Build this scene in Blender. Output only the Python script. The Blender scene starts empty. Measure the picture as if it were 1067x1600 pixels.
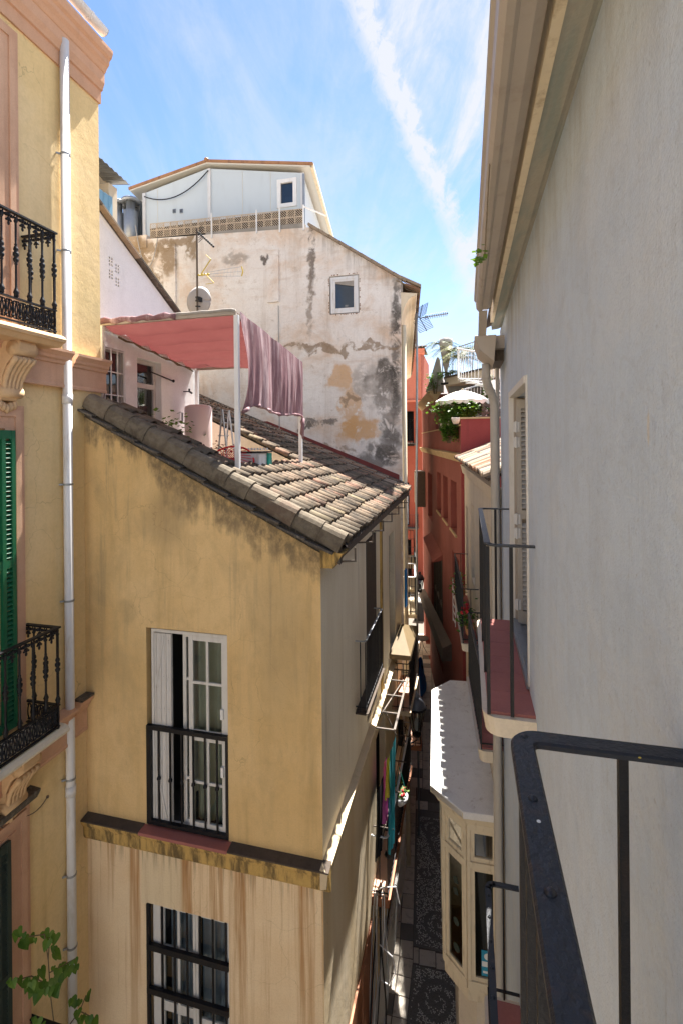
import bpy, bmesh, math, random
from mathutils import Vector, Matrix
random.seed(7)
C = bpy.context.scene.collection
SC = bpy.context.scene
# ------------------------------------------------------------------ camera, world, sun, exposure
F = 768.0; TH = math.atan(194.5/768); PHI = math.radians(.5); PX, PY = 533.5, 690.0
cam = bpy.data.cameras.new('camera'); camo = bpy.data.objects.new('camera', cam); C.objects.link(camo)
cam.sensor_fit = 'AUTO'; cam.sensor_width = 36; cam.lens = F/1600*36; cam.shift_y = -110/1600
cam.clip_start = .02; cam.clip_end = 600
camo.matrix_world = Matrix.Rotation(TH, 4, 'Z') @ Matrix.Rotation(math.radians(90), 4, 'X') @ Matrix.Rotation(-PHI, 4, 'Z')
SC.camera = camo
SUN = Vector((.070, .565, 1)).normalized()
SUN_EL = math.asin(SUN.z); SUN_AZ = math.atan2(SUN.x, SUN.y)
sl = bpy.data.lights.new('sun', 'SUN'); slo = bpy.data.objects.new('sun', sl); C.objects.link(slo)
sl.energy = 4.3; sl.angle = math.radians(.5); sl.color = (1, .955, .89)
slo.rotation_euler = SUN.to_track_quat('Z', 'Y').to_euler(); slo.location = SUN*60
SC.view_settings.view_transform = 'Standard'; SC.view_settings.look = 'None'
SC.view_settings.exposure = 2.48; SC.view_settings.gamma = 1; SC.view_settings.use_curve_mapping = False
SKY_STRENGTH = .050
try:
    SC.cycles.max_bounces = 10; SC.cycles.diffuse_bounces = 8; SC.cycles.transparent_max_bounces = 16
    SC.cycles.sample_clamp_indirect = 6
except Exception: pass

# ------------------------------------------------------------------ measuring: a line of sight met with a real plane
_c, _s, _cp, _sp = math.cos(TH), math.sin(TH), math.cos(PHI), math.sin(PHI)
def ray(px, py):
    a = (px-PX)/F; b = (PY-py)/F
    u = a*_cp+b*_sp; v = -a*_sp+b*_cp
    return (u*_c-_s, u*_s+_c, v)
def onX(px, py, X): d = ray(px, py); t = X/d[0]; return Vector((X, t*d[1], t*d[2]))
def onY(px, py, Y): d = ray(px, py); t = Y/d[1]; return Vector((t*d[0], Y, t*d[2]))
def onZ(px, py, z): d = ray(px, py); t = z/d[2]; return Vector((t*d[0], t*d[1], z))
class Fr:                                                # a vertical facade: origin, direction along it, outward normal
    def __init__(s, o, ud, nd): s.o, s.ud, s.nd = o, ud, nd
    def p(s, u, n, z): return Vector((s.o[0]+s.ud[0]*u+s.nd[0]*n, s.o[1]+s.ud[1]*u+s.nd[1]*n, z))
    def uv(s, px, py, n=0):
        d = ray(px, py); k = (s.o[0]+s.nd[0]*n)*s.nd[0]+(s.o[1]+s.nd[1]*n)*s.nd[1]
        t = k/(d[0]*s.nd[0]+d[1]*s.nd[1]); P = (t*d[0]-s.o[0], t*d[1]-s.o[1])
        return P[0]*s.ud[0]+P[1]*s.ud[1], t*d[2]
GZ = -10.6
TOWN = Fr((-4.75, 0), (0, 1), (1, 0)); END = Fr((0, 5.31), (1, 0), (0, -1)); SIDE = Fr((-1.6, 0), (0, 1), (1, 0))
WHT = Fr((-5.05, 0), (0, 1), (1, 0)); BIG = Fr((0, 12.2), (1, 0), (0, -1)); RW = Fr((.41, 0), (0, 1), (-1, 0))
CRM = Fr((.43, 6.4), (-.0728, .9973), (-.9973, -.0728)); RED = Fr((-.04, 13.1), (-.161, .987), (-.987, -.161))
LF2 = Fr((-1.55, 12.2), (-.118, .993), (.993, .118)); ENDB = Fr((0, 38), (1, 0), (0, -1))

# ------------------------------------------------------------------ sky
def make_world():
    w = bpy.data.worlds.new('World'); SC.world = w; w.use_nodes = True
    nt = w.node_tree; N = nt.nodes; L = nt.links
    bg = N['Background']; bg.inputs[1].default_value = SKY_STRENGTH
    sky = N.new('ShaderNodeTexSky'); sky.sky_type = 'NISHITA'; sky.sun_disc = False
    sky.sun_elevation = SUN_EL; sky.sun_rotation = SUN_AZ; sky.air_density = 1.0; sky.dust_density = .05; sky.ozone_density = 1.6
    tc = N.new('ShaderNodeTexCoord'); gen = tc.outputs['Generated']
    def mth(op, a, b=None, c=None):
        n = N.new('ShaderNodeMath'); n.operation = op
        for i, x in enumerate((a, b, c)):
            if x is None: continue
            if hasattr(x, 'is_linked'): L.new(x, n.inputs[i])
            else: n.inputs[i].default_value = x
        return n.outputs[0]
    def dot(v):
        n = N.new('ShaderNodeVectorMath'); n.operation = 'DOT_PRODUCT'; L.new(gen, n.inputs[0]); n.inputs[1].default_value = v; return n.outputs['Value']
    def ss(x, lo, hi, a=0, b=1):
        n = N.new('ShaderNodeMapRange'); n.interpolation_type = 'SMOOTHSTEP'; L.new(x, n.inputs[0])
        for i, q in enumerate((lo, hi, a, b)): n.inputs[i+1].default_value = q
        return n.outputs[0]
    # directions of the trail's two ends, and a frame along it
    d1 = Vector(ray(560, 0)).normalized(); d2 = Vector(ray(742, 460)).normalized()
    nn = d1.cross(d2).normalized(); al = (d2-d1*(d1.dot(d2))).normalized()
    a = dot(d1); b = dot(al); across = dot(nn)
    along = mth('ARCTAN2', b, a)                          # 0 at d1, ~.75 rad at d2
    comb = N.new('ShaderNodeCombineXYZ'); L.new(along, comb.inputs[0]); L.new(across, comb.inputs[1])
    def noise(sx, sy, detail, rough, dist=0., src=None):
        mp = N.new('ShaderNodeMapping'); mp.inputs['Scale'].default_value = (sx, sy, 1); L.new(src or comb.outputs[0], mp.inputs[0])
        n = N.new('ShaderNodeTexNoise'); L.new(mp.outputs[0], n.inputs[0]); n.inputs['Scale'].default_value = 1
        n.inputs['Detail'].default_value = detail; n.inputs['Roughness'].default_value = rough; n.inputs['Distortion'].default_value = dist
        return n.outputs[0]
    fine = noise(38, 46, 6, .65, .6); wob = noise(5, 0, 3, .5)
    ac = mth('ADD', across, mth('MULTIPLY', mth('SUBTRACT', wob, .5), .05))
    ac2 = mth('ADD', ac, mth('MULTIPLY', mth('SUBTRACT', fine, .5), .055))
    core = mth('MULTIPLY', ss(mth('ABSOLUTE', ac2), .003, .030, 1, 0), ss(along, .26, .60, 1, .14))
    core = mth('MULTIPLY', core, ss(fine, .30, .62, .45, 1))
    # thin cirrus combed from the trail, spread through the whole sky
    proj = N.new('ShaderNodeVectorMath'); proj.operation = 'DIVIDE'; L.new(gen, proj.inputs[0])
    sep = N.new('ShaderNodeSeparateXYZ'); L.new(gen, sep.inputs[0])
    zz = mth('MAXIMUM', mth('ADD', sep.outputs[2], .12), .06)
    cz = N.new('ShaderNodeCombineXYZ')
    for i in range(3): L.new(zz, cz.inputs[i])
    L.new(cz.outputs[0], proj.inputs[1])
    rot = N.new('ShaderNodeMapping'); rot.inputs['Rotation'].default_value = (0, 0, math.radians(-20)); L.new(proj.outputs[0], rot.inputs[0])
    cir = noise(2.3, .55, 9, .66, 1.1, rot.outputs[0]); big = noise(.9, .6, 4, .55, .4, rot.outputs[0])
    fib = noise(7.5, 1.3, 8, .7, .9, rot.outputs[0])
    mot = noise(5.2, 3.6, 8, .72, .5, rot.outputs[0])
    veil = mth('MULTIPLY', ss(cir, .32, .64), ss(big, .28, .56, .35, 1))
    veil = mth('MULTIPLY', veil, ss(mth('ADD', mth('MULTIPLY', fib, .5), mth('MULTIPLY', mot, .5)), .34, .62, .3, 1))
    side = ss(across, -.10, .10, .34, 1.0)                # more veil on the trail's sunward side
    side2 = ss(across, .02, -.02, .34, 1.0)
    SIDE_W = side if nn.x > 0 else side2
    veil = mth('MULTIPLY', veil, SIDE_W)
    hz = ss(sep.outputs[2], .02, .45, .15, .0)
    fac = mth('MINIMUM', mth('ADD', mth('ADD', mth('MULTIPLY', core, .85), mth('MULTIPLY', veil, 1.25)), hz), .92)
    mx = N.new('ShaderNodeMix'); mx.data_type = 'RGBA'; L.new(fac, mx.inputs['Factor'])
    hs = N.new('ShaderNodeHueSaturation'); hs.inputs['Saturation'].default_value = 1.1; hs.inputs['Value'].default_value = 1.0
    L.new(sky.outputs[0], hs.inputs['Color'])
    wb = N.new('ShaderNodeMix'); wb.data_type = 'RGBA'; wb.blend_type = 'MULTIPLY'; wb.inputs['Factor'].default_value = 1; L.new(hs.outputs[0], wb.inputs['A']); wb.inputs['B'].default_value = (.98, .90, .93, 1)   # camera white balance
    L.new(wb.outputs['Result'], mx.inputs['A']); mx.inputs['B'].default_value = (3.3, 3.36, 3.48, 1)
    L.new(mx.outputs['Result'], bg.inputs[0])
make_world()

# ------------------------------------------------------------------ materials
def S(h):
    h = h.lstrip('#'); r = [int(h[i:i+2], 16)/255 for i in (0, 2, 4)]
    return tuple((x/12.92 if x <= .04045 else ((x+.055)/1.055)**2.4) for x in r)+(1,)
class G:
    def __init__(s, name):
        s.mat = bpy.data.materials.new(name); s.mat.use_nodes = True; s.nt = s.mat.node_tree; s.N = s.nt.nodes; s.L = s.nt.links
        s.bsdf = s.N['Principled BSDF']; s.pos = s.N.new('ShaderNodeNewGeometry').outputs['Position']
        sp = s.N.new('ShaderNodeSeparateXYZ'); s.L.new(s.pos, sp.inputs[0]); s.x, s.y, s.z = sp.outputs
    def put(s, sock, v):
        if hasattr(v, 'is_linked'): s.L.new(v, sock)
        elif v is not None:
            try: sock.default_value = v
            except Exception: sock.default_value = tuple(v)[:3]
    def m(s, op, a, b=None, c=None):
        n = s.N.new('ShaderNodeMath'); n.operation = op
        for i, q in enumerate((a, b, c)):
            if q is not None: s.put(n.inputs[i], q)
        return n.outputs[0]
    def add(s, a, b): return s.m('ADD', a, b)
    def sub(s, a, b): return s.m('SUBTRACT', a, b)
    def mul(s, a, b): return s.m('MULTIPLY', a, b)
    def ss(s, x, lo, hi, a=0., b=1.):
        n = s.N.new('ShaderNodeMapRange'); n.interpolation_type = 'SMOOTHSTEP'; s.put(n.inputs[0], x)
        for i, q in enumerate((lo, hi, a, b)): n.inputs[i+1].default_value = q
        return n.outputs[0]
    def vec(s, sc, src=None, off=(0, 0, 0)):
        n = s.N.new('ShaderNodeVectorMath'); n.operation = 'MULTIPLY_ADD'; s.L.new(src or s.pos, n.inputs[0])
        n.inputs[1].default_value = sc if hasattr(sc, '__len__') else (sc,)*3; n.inputs[2].default_value = off; return n.outputs[0]
    def noise(s, sc, detail=5, rough=.55, dist=0., src=None, off=(0, 0, 0)):
        n = s.N.new('ShaderNodeTexNoise'); s.L.new(s.vec(sc, src, off), n.inputs['Vector']); n.inputs['Scale'].default_value = 1
        n.inputs['Detail'].default_value = detail; n.inputs['Roughness'].default_value = rough; n.inputs['Distortion'].default_value = dist
        return n.outputs[0]
    def vor(s, sc, feature='DISTANCE_TO_EDGE', src=None):
        n = s.N.new('ShaderNodeTexVoronoi'); n.feature = feature; s.L.new(s.vec(sc, src), n.inputs['Vector']); n.inputs['Scale'].default_value = 1
        return n.outputs['Distance']
    def mix(s, f, a, b, blend='MIX'):
        n = s.N.new('ShaderNodeMix'); n.data_type = 'RGBA'; n.blend_type = blend
        s.put(n.inputs['Factor'], f); s.put(n.inputs['A'], a); s.put(n.inputs['B'], b); return n.outputs['Result']
    def warp(s, amt, sc):                                   # position pushed about by noise
        n = s.N.new('ShaderNodeTexNoise'); s.L.new(s.vec(sc), n.inputs['Vector']); n.inputs['Scale'].default_value = 1; n.inputs['Detail'].default_value = 4
        v = s.N.new('ShaderNodeVectorMath'); v.operation = 'MULTIPLY_ADD'; s.L.new(n.outputs['Color'], v.inputs[0])
        v.inputs[1].default_value = (amt,)*3; s.L.new(s.pos, v.inputs[2])
        w = s.N.new('ShaderNodeVectorMath'); w.operation = 'SUBTRACT'; s.L.new(v.outputs[0], w.inputs[0]); w.inputs[1].default_value = (amt*.5,)*3
        return w.outputs[0]
    def blob(s, cen, rad, wpos, soft=.35):                  # irregular patch about a point of the wall
        n = s.N.new('ShaderNodeVectorMath'); n.operation = 'SUBTRACT'; s.L.new(wpos, n.inputs[0]); n.inputs[1].default_value = cen
        k = s.N.new('ShaderNodeVectorMath'); k.operation = 'DIVIDE'; s.L.new(n.outputs[0], k.inputs[0]); k.inputs[1].default_value = rad
        l = s.N.new('ShaderNodeVectorMath'); l.operation = 'LENGTH'; s.L.new(k.outputs[0], l.inputs[0])
        return s.ss(l.outputs['Value'], 1-soft, 1+soft*.4, 1, 0)
    def crack(s, sc=1.5, w=.005, amt=.16):
        v = s.vor(sc, src=s.warp(amt*2.2, 2.6)); gate = s.ss(s.noise(.9, 2, .5, off=(7, 3, 1)), .5, .6)
        return s.mul(s.ss(v, w*.3, w, 1, 0), gate)
    def bump(s, h, strength=.3, dist=.01, prev=None):
        n = s.N.new('ShaderNodeBump'); n.inputs['Strength'].default_value = strength; n.inputs['Distance'].default_value = dist
        s.L.new(h, n.inputs['Height'])
        if prev is not None: s.L.new(prev, n.inputs['Normal'])
        return n.outputs[0]
    def done(s, col, rough=.8, metal=0., nrm=None, spec=.3, **kw):
        s.put(s.bsdf.inputs['Base Color'], col); s.put(s.bsdf.inputs['Roughness'], rough); s.bsdf.inputs['Metallic'].default_value = metal
        s.bsdf.inputs['Specular IOR Level'].default_value = spec
        if nrm is not None: s.L.new(nrm, s.bsdf.inputs['Normal'])
        for k, v in kw.items(): s.put(s.bsdf.inputs[k.replace('_', ' ')], v)
        return s.mat
M = {}
def paint(name, col, rough=.55, metal=0., var=.12, dirt=None, dsc=3., bump=.0, bsc=60., spec=.35):
    g = G(name); c = col if len(col) == 4 else tuple(col)+(1,)
    dk = tuple(x*(1-var) for x in c[:3])+(1,)
    a = g.mix(g.noise(dsc, 5, .6), dk, tuple(min(1, x*(1+var*.6)) for x in c[:3])+(1,))
    if dirt:
        a = g.mix(g.mul(g.ss(g.noise((dsc*2.2, dsc*2.2, dsc*.5), 6, .65, off=(3, 1, 5)), .5, .72), dirt[1]), a, dirt[0])
    nr = g.bump(g.noise(bsc, 4, .6), bump, .004) if bump else None
    M[name] = g.done(a, rough, metal, nr, spec); return M[name]
def plaster(name, col, col2, streak=None, sk=.5, crackv=.35, bump=.35, rough=.9, extra=None, grain=55, big=.8):
    g = G(name)
    n1 = g.noise(big, 6, .6, .3); n2 = g.noise(grain, 3, .6); n3 = g.noise(5.5, 6, .65, off=(4, 2, 9))
    c = g.mix(g.ss(n1, .3, .72), col, col2)
    c = g.mix(g.ss(n3, .45, .8, 0, .35), c, tuple(x*.72 for x in col[:3])+(1,))
    if streak:
        st = g.noise((3.2, 3.2, .28), 6, .65, .4, off=(1, 8, 2))
        c = g.mix(g.ss(st, .5, .74, 0, sk), c, streak)
    if extra: c = extra(g, c)
    if crackv: c = g.mix(g.mul(g.crack(), crackv), c, tuple(x*.3 for x in col[:3])+(1,))
    c = g.mix(g.ss(n2, .35, .7, .0, .16), c, tuple(x*.6 for x in col[:3])+(1,))
    b1 = g.bump(n3, bump*.8, .02); b2 = g.bump(n2, bump, .004, b1)
    M[name] = g.done(c, rough, 0, b2, .2); return M[name]

OCH = (.58, .375, .145, 1); OCH2 = (.65, .44, .19, 1)
def town_x(g, c):
    st = g.noise((.0, 2.4, .12), 5, .7, off=(0, 3, 2)); low = g.ss(g.z, -2.8, -4.2)
    return g.mix(g.mul(g.ss(st, .48, .72, 0, .5), g.ss(g.z, -5.2, -2.6, 1, .12)), c, (.34, .19, .075, 1))
plaster('town_plaster', (.77, .57, .275, 1), (.82, .63, .35, 1), streak=(.46, .29, .12, 1), sk=.28, extra=town_x, bump=.3, grain=38)
def roofm(y): return .512-.0133*(y-5.31)
def roofz(x, y): return -1.2+roofm(y)*(-1.38-x)
def end_x(g, c):
    # soot washed down below the verge
    zv = g.m('MULTIPLY_ADD', g.add(g.x, 1.38), -.512, -1.26); d = g.sub(zv, g.z)
    runs = g.noise((5.5, 1, .45), 7, .68, .3, off=(2, 0, 4)); blot = g.noise((1.5, 1, 1.1), 5, .6, off=(9, 0, 1))
    reach = g.add(g.mul(g.ss(runs, .35, .75), .55), g.mul(g.ss(blot, .38, .72), 1.0))
    k = g.m('DIVIDE', d, g.add(reach, .04)); soot = g.ss(k, .25, 1.0, 1, 0)
    soot = g.mul(soot, g.ss(g.noise((14, 1, 9), 6, .7), .28, .62, .35, 1))
    upper = g.ss(g.z, -4.9, -4.86)
    c = g.mix(g.mul(g.mul(soot, .80), upper), c, (.085, .075, .058, 1))
    wp = g.warp(.5, 2.2)
    gy = g.blob((-3.55, 5.31, -.95), (.36, 3, .42), wp, .5); c = g.mix(g.mul(gy, .34), c, (.24, .2, .13, 1))
    gy = g.blob((-2.1, 5.31, -2.3), (.5, 3, 1.1), wp, .7); c = g.mix(g.mul(gy, .28), c, (.22, .19, .12, 1))
    gy = g.blob((-4.1, 5.31, -2.1), (.22, 3, .12), wp, .7); c = g.mix(g.mul(gy, .25), c, (.22, .18, .11, 1))
    md = g.noise((2.2, 1, 1.2), 7, .7, .5, off=(3, 0, 6)); c = g.mix(g.ss(md, .46, .7, 0, .30), c, (.36, .27, .145, 1))
    vs = g.noise((9, 1, .5), 6, .7, .2, off=(7, 0, 2)); c = g.mix(g.mul(g.ss(vs, .5, .7, 0, .4), g.ss(g.z, -4.0, -1.2, .3, 1)), c, (.29, .23, .14, 1))
    pk = g.noise((38, 38, 38), 5, .75); c = g.mix(g.ss(pk, .62, .70, 0, .5), c, (.30, .22, .11, 1))
    # paler, rust-streaked storey below the string course
    lo = g.mix(g.ss(g.noise(1.3, 5, .6), .35, .65), (.80, .60, .37, 1), (.85, .67, .44, 1))
    rs = g.noise((6.0, 1, .16), 6, .7, .25, off=(5, 0, 3)); rs2 = g.noise((16, 1, .3), 5, .7, off=(1, 0, 7))
    top = g.ss(g.z, -7.6, -5.0, .35, 1)
    lo = g.mix(g.mul(g.ss(rs, .46, .66), top), lo, (.42, .21, .075, 1))
    lo = g.mix(g.mul(g.ss(rs2, .56, .72, 0, .55), top), lo, (.36, .16, .05, 1))
    pan = g.mul(g.ss(g.x, -4.0, -3.93), g.mul(g.ss(g.x, -3.42, -3.36, 1, 0), g.ss(g.z, -5.75, -5.7)))
    lo = g.mix(g.mul(pan, .7), lo, (.76, .64, .43, 1))
    c = g.mix(g.ss(g.z, -4.92, -4.9, 1, 0), c, lo)
    # grey drip below the sill
    dr = g.mul(g.ss(g.noise((22, 1, 1.0), 4, .6), .5, .62), g.mul(g.ss(g.z, -5.35, -5.02), g.ss(g.z, -4.97, -4.9, 1, 0)))
    return g.mix(g.mul(dr, .5), c, (.18, .13, .08, 1))
plaster('end_plaster', (.70, .48, .215, 1), (.77, .555, .28, 1), streak=(.40, .26, .10, 1), sk=.4, extra=end_x, bump=.6, crackv=.28)
def side_x(g, c):
    up = g.ss(g.z, -4.82, -4.78)
    u = g.mix(g.ss(g.noise((1, 2.2, .5), 6, .65), .35, .7), (.86, .78, .62, 1), (.78, .69, .52, 1))
    l = g.mix(g.ss(g.noise((1, 2.5, .35), 6, .65, off=(0, 3, 1)), .35, .7), (.74, .63, .46, 1), (.67, .53, .33, 1))
    c = g.mix(up, l, u)
    return g.mix(g.ss(g.noise((1, 7, .4), 5, .7, off=(0, 6, 2)), .55, .75, 0, .4), c, (.26, .2, .13, 1))
plaster('side_plaster', (.45, .39, .3, 1), (.5, .44, .34, 1), extra=side_x, bump=.3, crackv=.25)
def ledge_x(g, c):
    d = g.mul(g.ss(g.noise((9, 9, 1.5), 6, .7), .42, .62), .85)
    return g.mix(d, c, (.07, .055, .035, 1))
plaster('ledge_plaster', (.55, .36, .12, 1), (.62, .42, .15, 1), extra=ledge_x, bump=.5)
plaster('ledge_side', (.62, .5, .33, 1), (.68, .56, .38, 1), streak=(.3, .22, .13, 1), bump=.3, crackv=0)
plaster('white_plaster', (.80, .80, .79, 1), (.86, .86, .85, 1), streak=(.62, .60, .57, 1), sk=.25, bump=.35, crackv=.1)
plaster('pink_stone', (.58, .34, .215, 1), (.66, .42, .28, 1), streak=(.40, .23, .14, 1), sk=.3, bump=.15, crackv=0, grain=70)
plaster('carved_stone', (.60, .40, .22, 1), (.66, .46, .27, 1), streak=(.3, .19, .1, 1), sk=.3, bump=.25, crackv=0)
def big_x(g, c):
    wp = g.warp(1.0, 2.6); wf = g.warp(.3, 7)
    wash = g.noise((.8, .8, 1.1), 6, .65, .5, off=(2, 4, 3))
    c = g.mix(g.ss(wash, .42, .72, 0, .75), c, (.62, .43, .28, 1))
    hz = g.noise((.9, 1, 5.5), 6, .65, .4, off=(2, 1, 3)); c = g.mix(g.ss(hz, .52, .72, 0, .38), c, (.52, .37, .25, 1))
    sc = g.noise((3.2, 1, 3.6), 8, .75, .4, off=(5, 2, 1)); c = g.mix(g.ss(sc, .56, .68, 0, .5), c, (.42, .32, .23, 1))
    px = g.noise((9, 1, 9), 7, .75, .2, off=(3, 6, 1)); c = g.mix(g.mul(g.ss(px, .60, .68), .5), c, (.34, .27, .2, 1))
    st = g.noise((3.4, 1, .26), 7, .7, .3, off=(6, 2, 3)); c = g.mix(g.ss(st, .5, .72, 0, .42), c, (.42, .33, .25, 1))
    def P(px, py): v = onY(px, py, 12.2); return (v.x, 12.2, v.z)
    rag = g.ss(g.noise((3.0, 1, 3.0), 7, .68, .6, off=(1, 1, 8)), .36, .50)
    def put(c, px, py, rx, rz, col, amt, w=wp, soft=.35, gate=True):
        b = g.blob(P(px, py), (rx, 4, rz), w, soft); b = g.mul(b, rag) if gate else b
        return g.mix(g.mul(b, amt), c, col)
    OR = (.60, .34, .135, 1); GY = (.20, .175, .15, 1); BK = (.05, .043, .036, 1); BR = (.25, .17, .1, 1)
    c = put(c, 533, 588, .30, .42, OR, .7, gate=False); c = put(c, 546, 640, .30, .62, OR, .65); c = put(c, 560, 672, .5, .35, OR, .8)
    c = put(c, 572, 600, .40, .55, (.40, .36, .32, 1), .75); c = put(c, 600, 590, .4, .5, GY, .85)
    c = put(c, 607, 640, .32, 1.0, GY, .7); c = put(c, 606, 690, .34, .6, BK, .6); c = put(c, 600, 578, .34, .25, BK, .6)
    c = put(c, 618, 560, .15, 2.0, BK, .75, wf, .6); c = put(c, 620, 480, .10, 1.0, BK, .7, wf, .6); c = put(c, 590, 715, .6, .35, BK, .7)
    c = put(c, 545, 543, 1.6, .10, BR, .8); c = put(c, 470, 541, 1.2, .07, BR, .8); c = put(c, 500, 663, .55, .10, BK, .7); c = put(c, 480, 672, .3, .07, BK, .8)
    c = put(c, 520, 703, .6, .10, BR, .7); c = put(c, 545, 625, .25, .08, BR, .7)
    # dark run below the roof's shoulder, chase lines, patches under the parapet
    c = put(c, 487, 400, .10, 1.2, (.13, .10, .08, 1), .85, wf, .6); c = put(c, 485, 470, .09, 1.0, (.2, .15, .11, 1), .7, wf, .6)
    for q in ((218, 410, .45, .7), (228, 395, .5, .4), (265, 405, .28, .55), (258, 385, .4, .22), (243, 440, .3, .5), (300, 385, .18, .42), (205, 385, .5, .45), (285, 377, .5, .12)):
        c = put(c, *q, (.27, .19, .11, 1), .9, wf)
    c = put(c, 368, 405, .42, .16, (.3, .26, .22, 1), .7, wf); c = put(c, 415, 405, .14, .12, (.08, .06, .05, 1), .9, wf)
    edge = g.mul(g.ss(g.noise((5, 1, .4), 6, .7), .4, .7), .55)
    zt = g.m('MULTIPLY_ADD', g.add(g.x, 3.87), -.674, 5.58); dd = g.sub(zt, g.z)
    c = g.mix(g.mul(g.mul(g.ss(dd, .05, .7, 1, 0), g.ss(g.x, -3.9, -3.7)), edge), c, (.16, .12, .09, 1))
    return c
plaster('big_plaster', (.75, .70, .65, 1), (.82, .79, .75, 1), extra=big_x, bump=.55, crackv=.3, grain=26)
def grey_x(g, c):
    st = g.noise((1, 5.5, .5), 7, .7, .2, off=(0, 2, 1)); c = g.mix(g.ss(st, .46, .72, 0, .30), c, (.44, .455, .48, 1))
    pt = g.ss(g.noise((1, 1.1, 1.3), 6, .7, .8, off=(0, 5, 2)), .45, .6, 0, .22); c = g.mix(pt, c, (.70, .69, .67, 1))
    dr = g.mul(g.ss(g.z, .4, 1.3), g.ss(g.noise((1, 3.5, .7), 6, .7, off=(0, 9, 4)), .42, .7)); c = g.mix(g.mul(dr, .5), c, (.34, .31, .27, 1))
    tw = g.noise((1, 9, 14), 5, .6, 1.5, off=(0, 4, 6)); c = g.mix(g.ss(tw, .5, .66, 0, .14), c, (.40, .39, .385, 1))
    fs = g.noise((1, 40, 3.0), 5, .7, off=(0, 1, 3)); c = g.mix(g.ss(fs, .58, .76, 0, .28), c, (.29, .28, .28, 1))
    sp = g.noise((60, 60, 45), 3, .6); c = g.mix(g.ss(sp, .64, .74, 0, .3), c, (.24, .22, .21, 1))
    wp = g.warp(.02, 20); v = onX(1012, 668, .41)
    c = g.mix(g.mul(g.blob(tuple(v), (.2, .008, .045), wp, .4), .8), c, (.62, .58, .52, 1))
    return c
plaster('grey_plaster', (.535, .615, .715, 1), (.585, .665, .765, 1), extra=grey_x, bump=.75, crackv=.10, grain=120, big=1.4)
def soff_x(g, c):
    n = g.noise((9, 1.6, 6), 6, .6, .8, off=(0, 3, 0))
    c = g.mix(g.ss(n, .36, .62), c, (.30, .33, .29, 1))
    return g.mix(g.ss(g.noise((10, 3, 6), 5, .6, .4, off=(2, 1, 1)), .6, .75, 0, .5), c, (.24, .25, .22, 1))
plaster('soffit_plaster', (.44, .39, .31, 1), (.40, .38, .32, 1), extra=soff_x, bump=.3, crackv=0)
plaster('cream_plaster', (.64, .55, .42, 1), (.70, .61, .48, 1), streak=(.44, .35, .26, 1), sk=.4, bump=.25, crackv=.1)
plaster('red_plaster', (.26, .082, .066, 1), (.31, .105, .085, 1), streak=(.23, .065, .045, 1), sk=.4, bump=.2, crackv=.1)
plaster('dark_red', (.27, .052, .052, 1), (.32, .07, .066, 1), streak=(.10, .035, .033, 1), sk=.6, bump=.3, crackv=.1)
plaster('orange_red', (.31, .07, .04, 1), (.35, .09, .05, 1), streak=(.32, .07, .035, 1), sk=.3, bump=.2, crackv=.1)
plaster('brick_red', (.50, .16, .10, 1), (.56, .2, .13, 1), streak=(.38, .12, .08, 1), sk=.3, bump=.3, crackv=0)
plaster('yellow_trim', (.52, .37, .2, 1), (.58, .43, .25, 1), streak=(.25, .17, .1, 1), sk=.5, bump=.2, crackv=0)
plaster('cement', (.30, .275, .24, 1), (.38, .35, .31, 1), streak=(.16, .14, .12, 1), sk=.5, bump=.6, crackv=.2)
plaster('cove_plaster', (.66, .57, .42, 1), (.72, .63, .48, 1), streak=(.5, .4, .27, 1), sk=.35, bump=.15, crackv=0)
plaster('bay_roof', (.76, .745, .72, 1), (.82, .805, .78, 1), streak=(.42, .39, .36, 1), sk=.3, bump=.25, crackv=.5,
        extra=lambda g, c: g.mix(g.mul(g.ss(g.noise(8, 7, .75, .5), .55, .68), .5), c, (.30, .22, .15, 1)))
plaster('salmon_floor', (.60, .37, .27, 1), (.66, .43, .32, 1), bump=.1, crackv=0)
plaster('shade_wall', (.20, .21, .20, 1), (.25, .255, .24, 1), bump=.2, crackv=0)  # dark green-grey plaster of the upper terrace wall, behind the stair
plaster('terracotta_floor', (.36, .135, .115, 1), (.41, .165, .14, 1), streak=(.28, .11, .095, 1), sk=.3, bump=.12, crackv=0)

def tile_mat():
    g = G('roof_tile_clay'); oi = g.N.new('ShaderNodeObjectInfo').outputs['Random']
    a = g.mix(g.ss(oi, .0, .55), (.095, .072, .052, 1), (.19, .142, .098, 1)); a = g.mix(g.ss(oi, .58, .64), a, (.21, .15, .105, 1)); a = g.mix(g.ss(oi, .82, .86), a, (.23, .13, .09, 1)); a = g.mix(g.ss(oi, .93, .96), a, (.25, .20, .125, 1))
    tc = g.N.new('ShaderNodeTexCoord').outputs['Object']
    n1 = g.noise(7, 7, .7, .4); n2 = g.noise(34, 6, .7, off=(2, 2, 2)); n3 = g.noise(3, 5, .6, off=(8, 1, 1))
    a = g.mix(g.ss(n1, .42, .62, 0, .78), a, (.055, .046, .037, 1))
    a = g.mix(g.ss(n2, .56, .66, 0, .55), a, (.26, .235, .185, 1))
    a = g.mix(g.mul(g.ss(n2, .28, .4, 1, 0), .6), a, (.05, .042, .035, 1))
    near = g.ss(g.y, 5.2, 6.6, .75, 0); a = g.mix(near, a, g.mix(g.ss(n1, .4, .62), (.10, .085, .065, 1), (.20, .17, .125, 1)))
    M['tile'] = g.done(a, .93, 0, g.bump(n2, .55, .006), .15)
tile_mat()
paint('tile_pan', (.085, .066, .052), .95, var=.4, dsc=9, dirt=((.05, .04, .03, 1), .6), bump=.5, bsc=40)
paint('tile_dark', (.10, .085, .068), .95, var=.5, dsc=14, dirt=((.30, .27, .22, 1), .5), bump=.7, bsc=40)
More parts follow.
